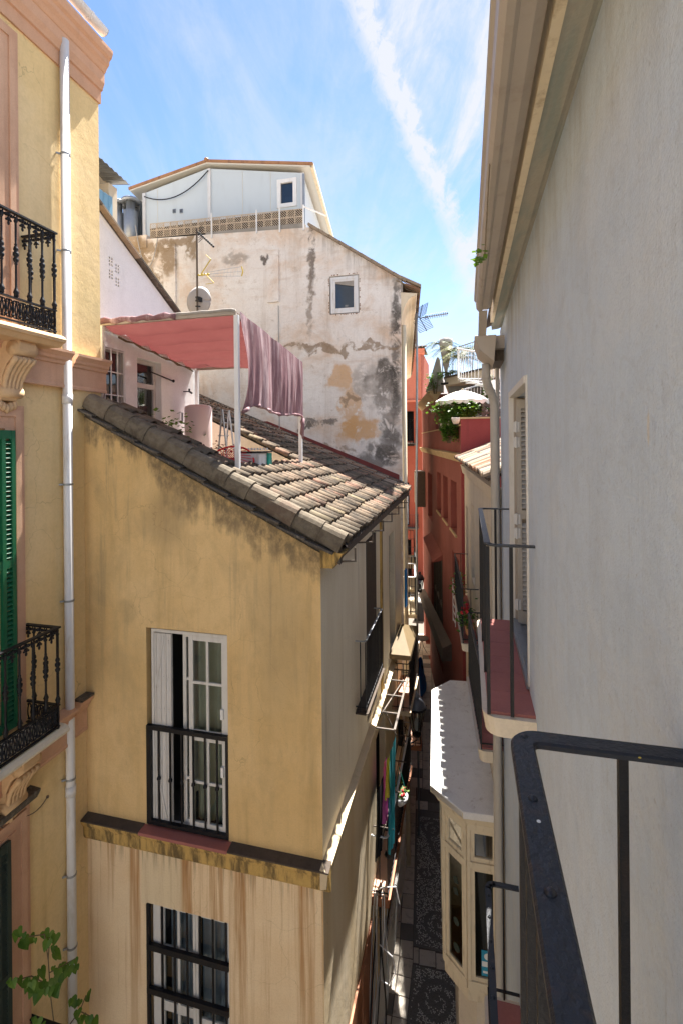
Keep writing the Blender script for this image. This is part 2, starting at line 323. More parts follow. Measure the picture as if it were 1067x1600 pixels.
paint('tile_pale', (.30, .235, .17), .95, var=.35, dsc=9, dirt=((.2, .15, .1, 1), .7), bump=.5, bsc=40)
paint('tile_rust', (.25, .135, .08), .95, var=.35, dsc=9, dirt=((.16, .1, .06, 1), .6), bump=.4, bsc=40)
paint('iron', (.009, .0095, .012), .5, .0, .4, ((.07, .035, .02, 1), .25), 16, .5, 120, .3)
paint('iron_blue', (.013, .017, .025), .42, .0, .25, ((.11, .055, .03, 1), .12), 14, .4, 150, .55)
paint('iron_top', (.012, .016, .025), .42, .0, .45, ((.09, .04, .022, 1), .25), 16, .8, 75, .45)
paint('canopy_yellow', (.15, .105, .05), .7, 0, .2, ((.2, .13, .06, 1), .5), 5)
paint('steel', (.5, .5, .5), .35, .9, .15)
paint('galv', (.34, .36, .38), .45, .7, .2, ((.2, .18, .15, 1), .4), 6)
paint('white_paint', (.78, .78, .77), .45, 0, .08, ((.5, .46, .4, 1), .3), 5)
paint('pvc_white', (.70, .70, .70), .4, 0, .10, ((.42, .36, .27, 1), .5), 4)
paint('frame_white', (.66, .64, .60), .5, 0, .08, ((.42, .37, .3, 1), .4), 6)
paint('beige_metal', (.40, .345, .285), .5, 0, .12, ((.25, .2, .15, 1), .4), 4)
paint('gutter_beige', (.43, .375, .315), .45, 0, .1, ((.27, .2, .15, 1), .4), 3)
paint('grey_pipe', (.46, .43, .39), .5, 0, .1, ((.3, .25, .2, 1), .3), 3)
paint('cream_wood', (.70, .60, .43), .55, 0, .14, ((.36, .26, .15, 1), .6), 7, .25, 60)
paint('shutter_white', (.62, .60, .57), .5, 0, .08, ((.42, .36, .3, 1), .35), 8)
paint('shutter_grey', (.46, .42, .37), .55, 0, .1, ((.32, .27, .22, 1), .35), 8)
paint('shutter_green', (.012, .12, .052), .45, 0, .15, ((.03, .16, .09, 1), .3), 6)
paint('shutter_dark', (.03, .045, .035), .6, 0, .2)
paint('wood_dark', (.11, .085, .065), .7, 0, .3, ((.04, .03, .02, 1), .5), 12)
paint('wood_brown', (.30, .115, .05), .6, 0, .2, ((.12, .05, .02, 1), .4), 8)
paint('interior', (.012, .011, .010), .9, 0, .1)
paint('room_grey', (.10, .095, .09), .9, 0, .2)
paint('tan_metal', (.095, .078, .062), .5, 0, .12, ((.3, .18, .1, 1), .4), 9)
paint('prefab', (.56, .62, .655), .4, 0, .04, ((.45, .48, .5, 1), .25), 2)
paint('prefab_trim', (.66, .64, .58), .5, 0, .06)
paint('rust_sheet', (.38, .19, .09), .6, 0, .3, ((.17, .08, .05, 1), .7), 3)
paint('blue_panel', (.22, .42, .58), .45, 0, .12)
paint('dish', (.36, .33, .305), .6, 0, .1, ((.4, .32, .26, 1), .4), 6)
paint('yellow_plastic', (.52, .40, .07), .5, 0, .2)
paint('breeze', (.56, .455, .34), .9, 0, .15, ((.3, .22, .15, 1), .4), 10, .4, 60)
paint('tank_pink', (.62, .50, .49), .4, 0, .05)
paint('red_plastic', (.62, .02, .025), .4, 0, .1)
paint('teal', (.02, .28, .22), .4, 0, .1)
paint('purple_leaf', (.13, .02, .03), .7, 0, .4, None, 30)
paint('blue_cloth', (.02, .20, .55), .8, 0, .15)
paint('turq_cloth', (.035, .34, .42), .85, 0, .18)
paint('black_cloth', (.015, .015, .017), .9, 0, .2)
paint('multi_cloth', (.55, .12, .35), .85, 0, .3)
paint('yellow_cloth', (.6, .5, .06), .85, 0, .2)
paint('rubber', (.015, .015, .016), .6, 0, .1)
paint('dome_sky_sheen', (.10, .115, .14), .32, 0, .15, None, 6, 0, 60, .6)  # lighter blue-grey base colour carries the sky's sheen on the lantern domes
paint('cable_grey', (.35, .34, .32), .6, 0, .2)
paint('flash_red', (.20, .045, .04), .7, 0, .25, ((.06, .03, .03, 1), .5), 4)
paint('pot', (.45, .2, .1), .8, 0, .15)
paint('pot_white', (.65, .58, .5), .6, 0, .1)
paint('parasol', (.80, .77, .68), .8, 0, .05)
paint('sticker_blue', (.03, .27, .42), .4, 0, .1)
paint('sign_white', (.75, .75, .73), .5, 0, .05)
paint('palm_leaf', (.06, .11, .018), .6, 0, .4, None, 20)
paint('yellow_leaf', (.17, .18, .02), .6, 0, .3, None, 20)
paint('stem', (.16, .12, .07), .8, 0, .2)
paint('flower_red', (.55, .03, .03), .6, 0, .2)
def leaf_mat(name, a, b):
    g = G(name); c = g.mix(g.ss(g.noise(6, 4, .6), .3, .7), a, b)
    tr = g.N.new('ShaderNodeBsdfTranslucent'); g.put(tr.inputs[0], c)
    g.done(c, .45, 0, None, .4); mx = g.N.new('ShaderNodeMixShader'); mx.inputs[0].default_value = .35
    out = g.N['Material Output']; g.L.new(g.bsdf.outputs[0], mx.inputs[1]); g.L.new(tr.outputs[0], mx.inputs[2]); g.L.new(mx.outputs[0], out.inputs[0]); M[name] = g.mat
leaf_mat('leaf', (.05, .14, .012, 1), (.15, .26, .03, 1)); leaf_mat('bush_leaf', (.05, .12, .012, 1), (.12, .22, .02, 1))
def cloth_mat(name, a, b, streaky=False, t=.4, glow=None):
    g = G(name); c = g.mix(g.ss(g.noise((1.5, 1.5, 4), 5, .6), .3, .7), a, b)
    if streaky:
        w = g.noise((5, 8, .7), 6, .7, .5); c = g.mix(g.ss(w, .46, .66), c, (.62, .47, .48, 1))
        c = g.mix(g.ss(g.noise((5, 5, 1.5), 6, .7, .4, off=(3, 3, 1)), .45, .62, 0, .55), c, (.20, .115, .12, 1))
    tr = g.N.new('ShaderNodeBsdfTranslucent'); g.put(tr.inputs[0], glow or c)
    g.done(c, .9, 0, g.bump(g.noise(24, 4, .6), .25, .01), .1); mx = g.N.new('ShaderNodeMixShader'); mx.inputs[0].default_value = t
    out = g.N['Material Output']; g.L.new(g.bsdf.outputs[0], mx.inputs[1]); g.L.new(tr.outputs[0], mx.inputs[2]); g.L.new(mx.outputs[0], out.inputs[0]); M[name] = g.mat
cloth_mat('awning', (.25, .155, .155, 1), (.31, .20, .195, 1), t=.5, glow=(.085, .022, .021, 1)); cloth_mat('awning_side', (.24, .135, .15, 1), (.31, .18, .195, 1), True, .25)
cloth_mat('curtain', (.50, .49, .44, 1), (.58, .57, .52, 1), t=.3); cloth_mat('curtain_green', (.42, .46, .36, 1), (.5, .53, .43, 1), t=.3); cloth_mat('curtain_blue', (.30, .36, .45, 1), (.38, .45, .54, 1), t=.3)
def glass_mat(name, tint, dark=.0):
    g = G(name); N = g.N; tr = N.new('ShaderNodeBsdfTransparent'); tr.inputs[0].default_value = tint
    gl = N.new('ShaderNodeBsdfGlossy'); gl.inputs['Roughness'].default_value = .03
    fr = N.new('ShaderNodeFresnel'); fr.inputs[0].default_value = 1.55; mx = N.new('ShaderNodeMixShader')
    g.L.new(g.m('MULTIPLY_ADD', fr.outputs[0], 1.3, .03), mx.inputs[0]); g.L.new(tr.outputs[0], mx.inputs[1]); g.L.new(gl.outputs[0], mx.inputs[2])
    g.L.new(mx.outputs[0], N['Material Output'].inputs[0]); M[name] = g.mat
glass_mat('glass', (.75, .8, .8, 1)); glass_mat('glass_blue', (.18, .30, .42, 1)); glass_mat('glass_olive', (.30, .32, .22, 1))
def slab_mat():
    g = G('paving_stone'); oi = g.N.new('ShaderNodeObjectInfo').outputs['Random']
    a = g.mix(g.ss(oi, 0, 1), (.54, .48, .40, 1), (.68, .61, .52, 1)); a = g.mix(g.ss(oi, .80, .82), a, (.19, .175, .16, 1))
    a = g.mix(g.ss(g.noise(7, 6, .7), .5, .72, 0, .6), a, (.14, .115, .09, 1)); M['slab'] = g.done(a, .75, 0, g.bump(g.noise(30, 4, .6), .2, .005), .3)
slab_mat()
paint('grout', (.14, .12, .10), .95, 0, .3, None, 10)
paint('pebble_dark', (.21, .195, .18), .6, 0, .5, None, 40)
paint('pebble_light', (.82, .77, .68), .6, 0, .5, None, 40)
paint('mortar_dark', (.17, .155, .14), .95, 0, .3, None, 20)
paint('stone_ground', (.42, .37, .31), .9, 0, .3, ((.2, .17, .14, 1), .5), 2)

# ------------------------------------------------------------------ mesh building
class MB:
    def __init__(s): s.v = []; s.f = []; s.mi = []
    def quad(s, *p, m=0):
        b = len(s.v); s.v += [tuple(q) for q in p]; s.f.append(tuple(range(b, b+len(p)))); s.mi.append(m)
    def hexa(s, P, m=0):                                     # 8 points: bottom 0-3, top 4-7
        b = len(s.v); s.v += [tuple(q) for q in P]
        for q in ((0, 3, 2, 1), (4, 5, 6, 7), (0, 1, 5, 4), (1, 2, 6, 5), (2, 3, 7, 6), (3, 0, 4, 7)): s.f.append(tuple(b+i for i in q)); s.mi.append(m)
    def box(s, x0, x1, y0, y1, z0, z1, m=0):
        s.hexa([(x0, y0, z0), (x1, y0, z0), (x1, y1, z0), (x0, y1, z0), (x0, y0, z1), (x1, y0, z1), (x1, y1, z1), (x0, y1, z1)], m)
    def fbox(s, fr, u0, u1, n0, n1, z0, z1, m=0):
        s.hexa([fr.p(u0, n0, z0), fr.p(u1, n0, z0), fr.p(u1, n1, z0), fr.p(u0, n1, z0), fr.p(u0, n0, z1), fr.p(u1, n0, z1), fr.p(u1, n1, z1), fr.p(u0, n1, z1)], m)
    def bar(s, p, q, w, h, up=(0, 0, 1), m=0):
        p, q = Vector(p), Vector(q); d = (q-p).normalized(); up = Vector(up)
        if abs(d.dot(up)) > .99: up = Vector((1, 0, 0))
        a = d.cross(up).normalized(); b = a.cross(d); a = a*w/2; b = b*h/2
        s.hexa([p-a-b, p+a-b, q+a-b, q-a-b, p-a+b, p+a+b, q+a+b, q-a+b], m)
    def tube(s, pts, r, n=6, m=0, cap=True):
        pts = [Vector(p) for p in pts]; rs = r if hasattr(r, '__len__') else [r]*len(pts); b0 = len(s.v); pa = None
        for i, p in enumerate(pts):
            d = (pts[min(i+1, len(pts)-1)]-pts[max(i-1, 0)]).normalized()
            if pa is None: pa = d.orthogonal().normalized()
            a = (pa-d*pa.dot(d)); a = a.normalized() if a.length > 1e-6 else d.orthogonal().normalized(); pa = a; b = d.cross(a)
            for k in range(n):
                t = 2*math.pi*k/n; s.v.append(tuple(p+(a*math.cos(t)+b*math.sin(t))*rs[i]))
        for i in range(len(pts)-1):
            for k in range(n):
                k2 = (k+1) % n; s.f.append((b0+i*n+k, b0+i*n+k2, b0+(i+1)*n+k2, b0+(i+1)*n+k)); s.mi.append(m)
        if cap:
            s.f.append(tuple(b0+k for k in range(n))[::-1]); s.mi.append(m); e = b0+(len(pts)-1)*n; s.f.append(tuple(e+k for k in range(n))); s.mi.append(m)
    def lathe(s, prof, o=(0, 0, 0), n=8, m=0):
        s.tube([(o[0], o[1], o[2]+z) for r, z in prof], [r for r, z in prof], n, m)
    def ball(s, o, r, n=6, k=4, sc=(1, 1, 1), m=0):
        b = len(s.v)
        for i in range(k+1):
            a = math.pi*i/k-math.pi/2
            for j in range(n):
                t = 2*math.pi*j/n; s.v.append((o[0]+r*sc[0]*math.cos(a)*math.cos(t), o[1]+r*sc[1]*math.cos(a)*math.sin(t), o[2]+r*sc[2]*math.sin(a)))
        for i in range(k):
            for j in range(n): s.f.append((b+i*n+j, b+i*n+(j+1) % n, b+(i+1)*n+(j+1) % n, b+(i+1)*n+j)); s.mi.append(m)
    def prism(s, A, B, m=0):                                 # two matching outlines
        b = len(s.v); n = len(A); s.v += [tuple(p) for p in A]+[tuple(p) for p in B]
        s.f.append(tuple(range(b, b+n))[::-1]); s.mi.append(m); s.f.append(tuple(range(b+n, b+2*n))); s.mi.append(m)
        for i in range(n): j = (i+1) % n; s.f.append((b+i, b+j, b+n+j, b+n+i)); s.mi.append(m)
    def sweep(s, fr, prof, u0, u1, m=0): s.prism([fr.p(u0, n, z) for n, z in prof], [fr.p(u1, n, z) for n, z in prof], m)
    def grid(s, fn, nu, nv, m=0):
        b = len(s.v)
        for i in range(nu+1):
            for j in range(nv+1): s.v.append(tuple(fn(i/nu, j/nv)))
        for i in range(nu):
            for j in range(nv): a = b+i*(nv+1)+j; s.f.append((a, a+nv+1, a+nv+2, a+1)); s.mi.append(m)
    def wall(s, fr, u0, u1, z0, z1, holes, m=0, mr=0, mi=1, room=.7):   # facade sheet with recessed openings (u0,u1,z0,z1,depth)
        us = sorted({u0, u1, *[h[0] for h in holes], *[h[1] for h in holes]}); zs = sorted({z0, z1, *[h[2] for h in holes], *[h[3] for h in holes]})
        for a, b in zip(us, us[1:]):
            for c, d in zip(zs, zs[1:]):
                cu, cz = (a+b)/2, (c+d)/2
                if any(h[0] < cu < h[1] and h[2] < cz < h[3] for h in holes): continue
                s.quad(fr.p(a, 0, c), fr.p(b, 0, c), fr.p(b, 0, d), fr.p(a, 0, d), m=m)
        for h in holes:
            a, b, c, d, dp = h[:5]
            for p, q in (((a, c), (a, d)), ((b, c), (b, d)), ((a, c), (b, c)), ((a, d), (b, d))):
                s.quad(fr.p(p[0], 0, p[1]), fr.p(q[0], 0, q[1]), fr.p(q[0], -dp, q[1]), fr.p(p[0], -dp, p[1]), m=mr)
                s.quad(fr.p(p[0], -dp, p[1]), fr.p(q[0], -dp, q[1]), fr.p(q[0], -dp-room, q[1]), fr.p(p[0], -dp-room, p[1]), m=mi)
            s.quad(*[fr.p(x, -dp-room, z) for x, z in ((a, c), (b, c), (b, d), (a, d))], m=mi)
OFF = {}
def mesh(name, mb, mats, off=(0, 0, 0), smooth=False, weld=False):
    me = bpy.data.meshes.new(name); o = Vector(off)
    me.from_pydata([tuple(Vector(v)-o) for v in mb.v], [], mb.f)
    for m in (mats if isinstance(mats, (list, tuple)) else [mats]): me.materials.append(M[m])
    me.polygons.foreach_set('material_index', [min(i, len(me.materials)-1) for i in mb.mi])
    if smooth: me.polygons.foreach_set('use_smooth', [True]*len(me.polygons))
    bm = bmesh.new(); bm.from_mesh(me)
    if weld: bmesh.ops.remove_doubles(bm, verts=bm.verts, dist=1e-5)
    bmesh.ops.recalc_face_normals(bm, faces=bm.faces); bm.to_mesh(me); bm.free(); me.update(); return me
def tag(o, label=None, cat=None, group=None, kind=None):
    for k, v in (('label', label), ('category', cat), ('group', group), ('kind', kind)):
        if v: o[k] = v
    return o
def empty(name, loc, label, cat, group=None):
    o = bpy.data.objects.new(name, None); C.objects.link(o); o.location = loc; o.empty_display_size = .1; OFF[o.name] = Vector(loc); return tag(o, label, cat, group)
def soften(o, w=.004):
    b = o.modifiers.new('bevel', 'BEVEL'); b.width = w; b.segments = 2; b.limit_method = 'ANGLE'; return o
def part(name, mb, mats, parent, smooth=False, label=None, bevel=0, kind=None):
    off = OFF[parent.name]; o = bpy.data.objects.new(name, mesh(name, mb, mats, off, smooth)); C.objects.link(o); o.parent = parent
    OFF[o.name] = off
    if label: o['label'] = label
    if kind: o['kind'] = kind
    if bevel: soften(o, bevel)
    return o
def piece(name, me, parent, loc, rot=(0, 0, 0), scale=(1, 1, 1)):
    o = bpy.data.objects.new(name, me); C.objects.link(o); o.parent = parent
    o.location = Vector(loc)-OFF[parent.name]; o.rotation_euler = rot; o.scale = scale; OFF[o.name] = Vector(loc); return o
def single(name, mb, mats, label, cat, group=None, smooth=False, kind=None, bevel=0):
    xs = [v for v in mb.v]; lo = Vector([min(v[i] for v in xs) for i in range(3)]); hi = Vector([max(v[i] for v in xs) for i in range(3)])
    loc = Vector(((lo.x+hi.x)/2, (lo.y+hi.y)/2, lo.z)); o = bpy.data.objects.new(name, mesh(name, mb, mats, loc, smooth)); C.objects.link(o); o.location = loc; OFF[o.name] = loc
    if bevel: soften(o, bevel)
    return tag(o, label, cat, group, kind)
def structure(name, mb, mats, smooth=False):
    o = bpy.data.objects.new(name, mesh(name, mb, mats, (0, 0, 0), smooth)); C.objects.link(o); o['kind'] = 'structure'; OFF[o.name] = Vector((0, 0, 0)); return o
def copy_tree(o, parent=None):
    c = o.copy(); C.objects.link(c)
    if parent: c.parent = parent
    for ch in list(o.children): copy_tree(ch, c)
    return c
def sag(p, q, d, n=10):
    p, q = Vector(p), Vector(q); return [p.lerp(q, i/n)-Vector((0, 0, d*4*(i/n)*(1-i/n))) for i in range(n+1)]

# ================================================================== ground and pavement
def bend(x, y): return x-.085*max(0, y-10)
def ground():
    g = MB(); g.quad((-150, -150, GZ-.03), (150, -150, GZ-.03), (150, 300, GZ-.03), (-150, 300, GZ-.03)); structure('ground', g, 'stone_ground')
    g = MB()
    g.grid(lambda a, b: (bend(-5.2+b*6.2, -3+a*45), -3+a*45, GZ-.012), 40, 1); pv = structure('alley_pavement', g, 'grout')
    rnd = random.Random(3)
    me = {}
    def slab(x0, x1, y0, y1):
        k = (round(x1-x0, 2), round(y1-y0, 2))
        if k not in me:
            m = MB(); w, d = k[0]/2-.006, k[1]/2-.006; e = .008
            m.hexa([(-w, -d, -.02), (w, -d, -.02), (w, d, -.02), (-w, d, -.02), (-w+e, -d+e, 0), (w-e, -d+e, 0), (w-e, d-e, 0), (-w+e, d-e, 0)]); me[k] = mesh('paving_slab', m, 'slab')
        cy = (y0+y1)/2; piece('paving_slab', me[k], pv, (bend((x0+x1)/2, cy), cy, GZ+rnd.uniform(-.003, .003)), (rnd.uniform(-.006, .006), rnd.uniform(-.006, .006), .085 if cy > 10 else 0))
    y = 7.2
    while y < 15.1:
        slab(-1.68, -1.42, y, y+.36); slab(-1.42, -1.14, y, y+.36); y += .36
    y = 7.2
    while y < 14.7: slab(-.1, .22, y, y+.42); y += .42
    for x0, x1 in ((-1.14, -1.02), (-1.02, -.68), (-.68, -.40), (-.40, -.1)): slab(x0, x1, 10.02, 10.34)
    for i in range(3): slab(-1.14+i*.347, -1.14+(i+1)*.347, 14.25, 14.6)
    y = 15.12
    while y < 27:
        o = (int(y*10) % 2)*.15
        for i in range(5): slab(-1.75+i*.4, -1.35+i*.4, y, y+.45)
        y += .45
    # pebble mosaic: rows of small stones on edge, dark scrolls in a lighter speckled bed
    mb = MB(); mb.grid(lambda a, b: (bend(-1.14+b*1.04, 7.0+a*3.0), 7.0+a*3.0, GZ-.006), 4, 1); mb.grid(lambda a, b: (bend(-1.14+b*1.04, 10.36+a*3.87), 10.36+a*3.87, GZ-.006), 6, 1)
    part('mosaic_bed', mb, 'mortar_dark', pv)
    L, D = MB(), MB()
    def spiral(x, y, cx, cy, r0, turns, sgn, w):
        dx, dy = x-cx, y-cy; r = math.hypot(dx, dy)
        if r > r0+w: return False
        th = (math.atan2(dy, dx)*sgn) % (2*math.pi)
        for k in range(-1, turns+1):
            rr = r0*(1-(th+2*math.pi*k)/(2*math.pi*turns))
            if 0 <= rr <= r0 and abs(r-rr) < w: return True
        return False
    def dark(x, y):
        if x < -1.09 or x > -.15: return True
        if y < 10: return spiral(x, y, -.62, 9.42, .42, 2, 1, .055) or (abs(x+1.02) < .05 and y < 9.45)
        if y > 14.0 or y < 10.42: return True
        if spiral(x, y, -.58, 10.95, .40, 2, -1, .05): return True
        if spiral(x, y, -.70, 13.6, .33, 2, 1, .05): return True
        t = (y-11.1)/2.4; q = -.22-.5*t+.12*math.sin(t*5)
        if 0 < t < 1 and abs(x-q) < .06: return True
        return spiral(x, y, -.88, 12.2, .2, 1, -1, .045)
    y = 7.6
    while y < 14.22:
        if not 9.99 < y < 10.37:
            x = -1.13+rnd.uniform(0, .015)
            while x < -.11:
                dk = dark(x, y); b = (D if dk or rnd.random() < .52 else L)
                rx, ry = rnd.uniform(.010, .0145), rnd.uniform(.010, .016); yy = y+rnd.uniform(-.007, .007); X = bend(x, yy); h = rnd.uniform(.004, .011); a = rnd.uniform(0, 1.5)
                k = len(b.v); n = 5
                for q in range(n):
                    t = a+2*math.pi*q/n; b.v.append((X+rx*math.cos(t), yy+ry*math.sin(t), GZ-.007))
                for q in range(n):
                    t = a+2*math.pi*q/n; b.v.append((X+rx*.6*math.cos(t), yy+ry*.6*math.sin(t), GZ-.007+h))
                for q in range(n): b.f.append((k+q, k+(q+1) % n, k+n+(q+1) % n, k+n+q)); b.mi.append(0)
                b.f.append(tuple(k+n+q for q in range(n))); b.mi.append(0)
                x += .0265
        y += .0275
    part('pebble', D, 'pebble_dark', pv, kind='stuff'); part('pebble', L, 'pebble_light', pv, kind='stuff')
ground()

# ================================================================== iron balconies
def iron_balcony(house, fr, u0, u1, depth, zf, h=1.0, pitch=.12, slab=.14, mats=('terracotta_floor', 'cream_plaster', 'iron', 'iron'), rnd=.08, flat=.03, bw=.014, name='balcony', low=True):
    m = MB(); r = rnd                                       # slab with rounded outer corners
    def outline(n_out, z, e=0):
        P = [(u0-e, -.01), (u0-e, n_out-r)]+[(u0-e+r-r*math.cos(a), n_out-r+r*math.sin(a)) for a in (math.pi/8, math.pi/4, 3*math.pi/8)]+[(u0-e+r, n_out), (u1+e-r, n_out)]
        P += [(u1+e-r+r*math.sin(a), n_out-r+r*math.cos(a)) for a in (math.pi/8, math.pi/4, 3*math.pi/8)]+[(u1+e, n_out-r), (u1+e, -.01)]
        return [fr.p(u, n, z) for u, n in P]
    m.prism(outline(depth-.02, zf-slab), outline(depth, zf-.012))
    b = part(name, m, mats[1], house)
    f = MB(); k = max(2, round((u1-u0-.08)/.3)); st = (u1-u0-.08)/k
    for i in range(k): f.fbox(fr, u0+.04+i*st+.002, u0+.04+(i+1)*st-.002, .0, depth-.035, zf-.02, zf+.006)
    part('floor_tiles', f, mats[0], b)
    n = depth-.04
    t = MB(); P = [fr.p(u0+.02, -.02, zf+h), fr.p(u0+.02, n-.05, zf+h), fr.p(u0+.035, n-.015, zf+h), fr.p(u0+.07, n, zf+h), fr.p(u1-.07, n, zf+h), fr.p(u1-.035, n-.015, zf+h), fr.p(u1-.02, n-.05, zf+h), fr.p(u1-.02, -.02, zf+h)]
    for p, q in zip(P, P[1:]):
        d = (q-p).normalized()*.008; t.bar(p-d, q+d, flat, .012)
    part('handrail', t, mats[3], b)
    t = MB(); z2 = zf+.07
    for p, q in ((fr.p(u0+.02, -.02, z2), fr.p(u0+.02, n, z2)), (fr.p(u0+.02, n, z2), fr.p(u1-.02, n, z2)), (fr.p(u1-.02, n, z2), fr.p(u1-.02, -.02, z2))): t.bar(p, q, .022, .01)
    if low: part('bottom_rail', t, mats[2], b)
    mb = MB(); w = bw/2; mb.box(-w, w, -w, w, 0, h-.01); me = mesh('baluster', mb, mats[2])
    k = max(2, round((u1-u0-.04)/pitch))
    for i in range(k+1): piece('baluster', me, b, fr.p(u0+.02+(u1-u0-.04)*i/k, n, zf))
    for j in range(1, max(2, round(n/.14))):
        for u in (u0+.02, u1-.02): piece('baluster', me, b, fr.p(u, n*j/max(2, round(n/.14)), zf))
    return b

# ================================================================== ochre townhouse at the left edge
def townhouse():
    fr = TOWN; h = empty('townhouse', (-4.75, 5.0, GZ), 'ochre townhouse with cast iron balconies and pink cornice at the left edge', 'house')
    m = MB(); holes = [(3.05, 4.1, 1.3, 4.1, .25), (3.05, 4.1, -3.02, .18, .25), (3.05, 4.1, -7.35, -4.1, .25)]
    m.wall(fr, -4, 5.62, GZ, 4.95, holes)
    m.quad((-4.75, 5.62, GZ), (-10, 5.62, GZ), (-10, 5.62, 4.95), (-4.75, 5.62, 4.95)); m.quad((-4.75, -4, GZ), (-10, -4, GZ), (-10, -4, 4.95), (-4.75, -4, 4.95)); m.quad((-10, -4, GZ), (-10, 5.62, GZ), (-10, 5.62, 4.95), (-10, -4, 4.95))
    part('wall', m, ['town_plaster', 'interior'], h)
    m = MB(); prof = [(-.1, 4.58), (.025, 4.58), (.03, 4.74), (.055, 4.75), (.06, 4.78), (.085, 4.84), (.085, 4.97), (.10, 4.98), (.125, 5.03), (.16, 5.07), (.165, 5.12), (.20, 5.15), (.22, 5.21), (.22, 5.25), (-.1, 5.28)]
    m.sweep(fr, prof, -4, 5.64); part('cornice', m, 'pink_stone', h)
    m = MB(); m.box(-10, -4.8, -4, 5.6, 4.96, 5.2); part('roof', m, 'cement', h)
    # half-round gutter with its stop end
    m = MB(); pr = [(.20+.075*math.cos(a), 5.41+.075*math.sin(a)) for a in [math.pi+math.pi*i/10 for i in range(11)]]; pr2 = [(.20+.067*math.cos(a), 5.41+.067*math.sin(a)) for a in [2*math.pi-math.pi*i/10 for i in range(11)]]
    m.sweep(fr, pr+pr2, -4, 5.5); m.prism([fr.p(5.49, n, z) for n, z in pr], [fr.p(5.50, n, z) for n, z in pr]); gt = part('gutter', m, 'pvc_white', h)
    m = MB(); m.sweep(fr, [(.20+.082*math.cos(a), 5.41+.082*math.sin(a)) for a in [math.pi+math.pi*i/10 for i in range(11)]], 5.2, 5.24); part('gutter_joint', m, 'pvc_white', gt)
    # bands between the storeys
    for z in (.68, -3.65):
        m = MB(); pr = [(0, z), (.03, z), (.03, z+.03), (.02, z+.05), (.02, z+.27), (.04, z+.28), (.045, z+.31), (.07, z+.33), (.075, z+.36), (.10, z+.39), (.12, z+.41), (.12, z+.44), (0, z+.45)]
        m.sweep(fr, pr, 5.1, 5.70 if z > 0 else 5.30); m.sweep(fr, [(n+.05 if n else 0, zz) for n, zz in pr], 3.6, 4.99); part('entablature', m, 'pink_stone', h)
        if z < 0:
            m = MB(); m.fbox(fr, 5.1, 5.3, .01, .135, z+.45, z+.475); part('band_dark_top', m, 'tile_dark', h)  # dark strip along the top of the lower band
    # door surrounds
    for z0, z1, u in ((1.25, 4.5, 4.36), (-3.05, .42, 4.40), (-7.4, -3.95, 4.43)):
        m = MB()
        for k, (a, n) in enumerate(((.0, .03), (.05, .05), (.12, .035), (.19, .05))): m.fbox(fr, u-a-(.05, .07, .07, .06)[k], u-a, -.02, n, z0, z1-a)
        for k, (a, n) in enumerate(((.0, .03), (.05, .05), (.12, .035), (.19, .05))): m.fbox(fr, 2.8, u-a-(.05, .07, .07, .06)[k], -.02, n-.001, z1-a-(.05, .07, .07, .06)[k], z1-a)
        part('door_surround', m, 'pink_stone', h)
    m = MB(); m.sweep(fr, [(0, -3.95), (.09, -3.93), (.12, -3.88), (.14, -3.84), (.14, -3.82), (0, -3.81)], 2.8, 4.47); part('hood_moulding', m, 'tile_dark', h)
    # carved consoles under the balconies
    for zt in (1.08, -3.24):
        m = MB(); A, B = 4.06, 4.27
        pr = [(0, zt-.62), (.08, zt-.62), (.13, zt-.56), (.12, zt-.48), (.12, zt-.36), (.18, zt-.24), (.28, zt-.16), (.34, zt-.12), (.35, zt-.04), (.33, zt), (0, zt)]
        m.sweep(fr, pr, A, B); cons = part('console', m, 'carved_stone', h, bevel=.012)
        m = MB()
        for n, z, r in ((.27, zt-.09, .075), (.10, zt-.53, .06)):
            m.tube([fr.p(A-.02, n, z), fr.p(B+.02, n, z)], r, 12); m.tube([fr.p(A-.03, n, z), fr.p(B+.03, n, z)], r*.5, 10)
        for k in range(5):
            u = A+.02+k*.0425; m.tube([fr.p(u+(u-(A+.105))*.25*(1-t), .31-.18*t-.05*math.sin(t*3.1), zt-.18-.36*t) for t in [q/9 for q in range(10)]], [.030-.010*q/9+.006*(q % 2) for q in range(10)], 6)
        for k in range(5): m.ball(fr.p(A+.02+k*.042, .06, zt-.66-.02*(2-abs(k-2))), .035, 6, 4, (1, 1, 1.5))
        part('acanthus', m, 'carved_stone', cons, smooth=True)
    # downpipe
    p = onX(104, 400, -4.68); u = p.y; m = MB(); r = .052
    m.tube([(-4.68, u, GZ), (-4.68, u, 4.9)], r, 14); dp = part('downpipe', m, 'pvc_white', h, smooth=True)
    for y in (243, 393, 757, 940, 1222, 1375, 1490):
        z = onX(104, y, -4.68).z; m = MB(); m.tube([(-4.68, u, z-.012), (-4.68, u, z+.012)], r+.006, 14); m.bar((-4.68, u, z), (-4.75, u-.07, z), .012, .02); part('pipe_clip', m, 'galv', dp)
    for y in (622, 1240):
        z = onX(104, y, -4.68).z; m = MB(); m.tube([(-4.68, u, z-.07), (-4.68, u, z+.05)], r+.007, 14); part('pipe_socket', m, 'pvc_white', dp, smooth=True)
    # ornate balconies
    prof = [(.014, 0), (.022, .01), (.02, .03), (.028, .05), (.020, .07), (.011, .10), (.010, .32), (.017, .335), (.011, .345), (.024, .365), (.026, .385), (.014, .40), (.027, .42), (.028, .445), (.014, .46), (.024, .475), (.021, .495), (.011, .515), (.015, .525), (.010, .54), (.010, .74), (.02, .76), (.012, .78), (.016, .80)]
    mb = MB(); mb.lathe(prof, n=8); BAL = mesh('baluster', mb, 'iron', smooth=True)
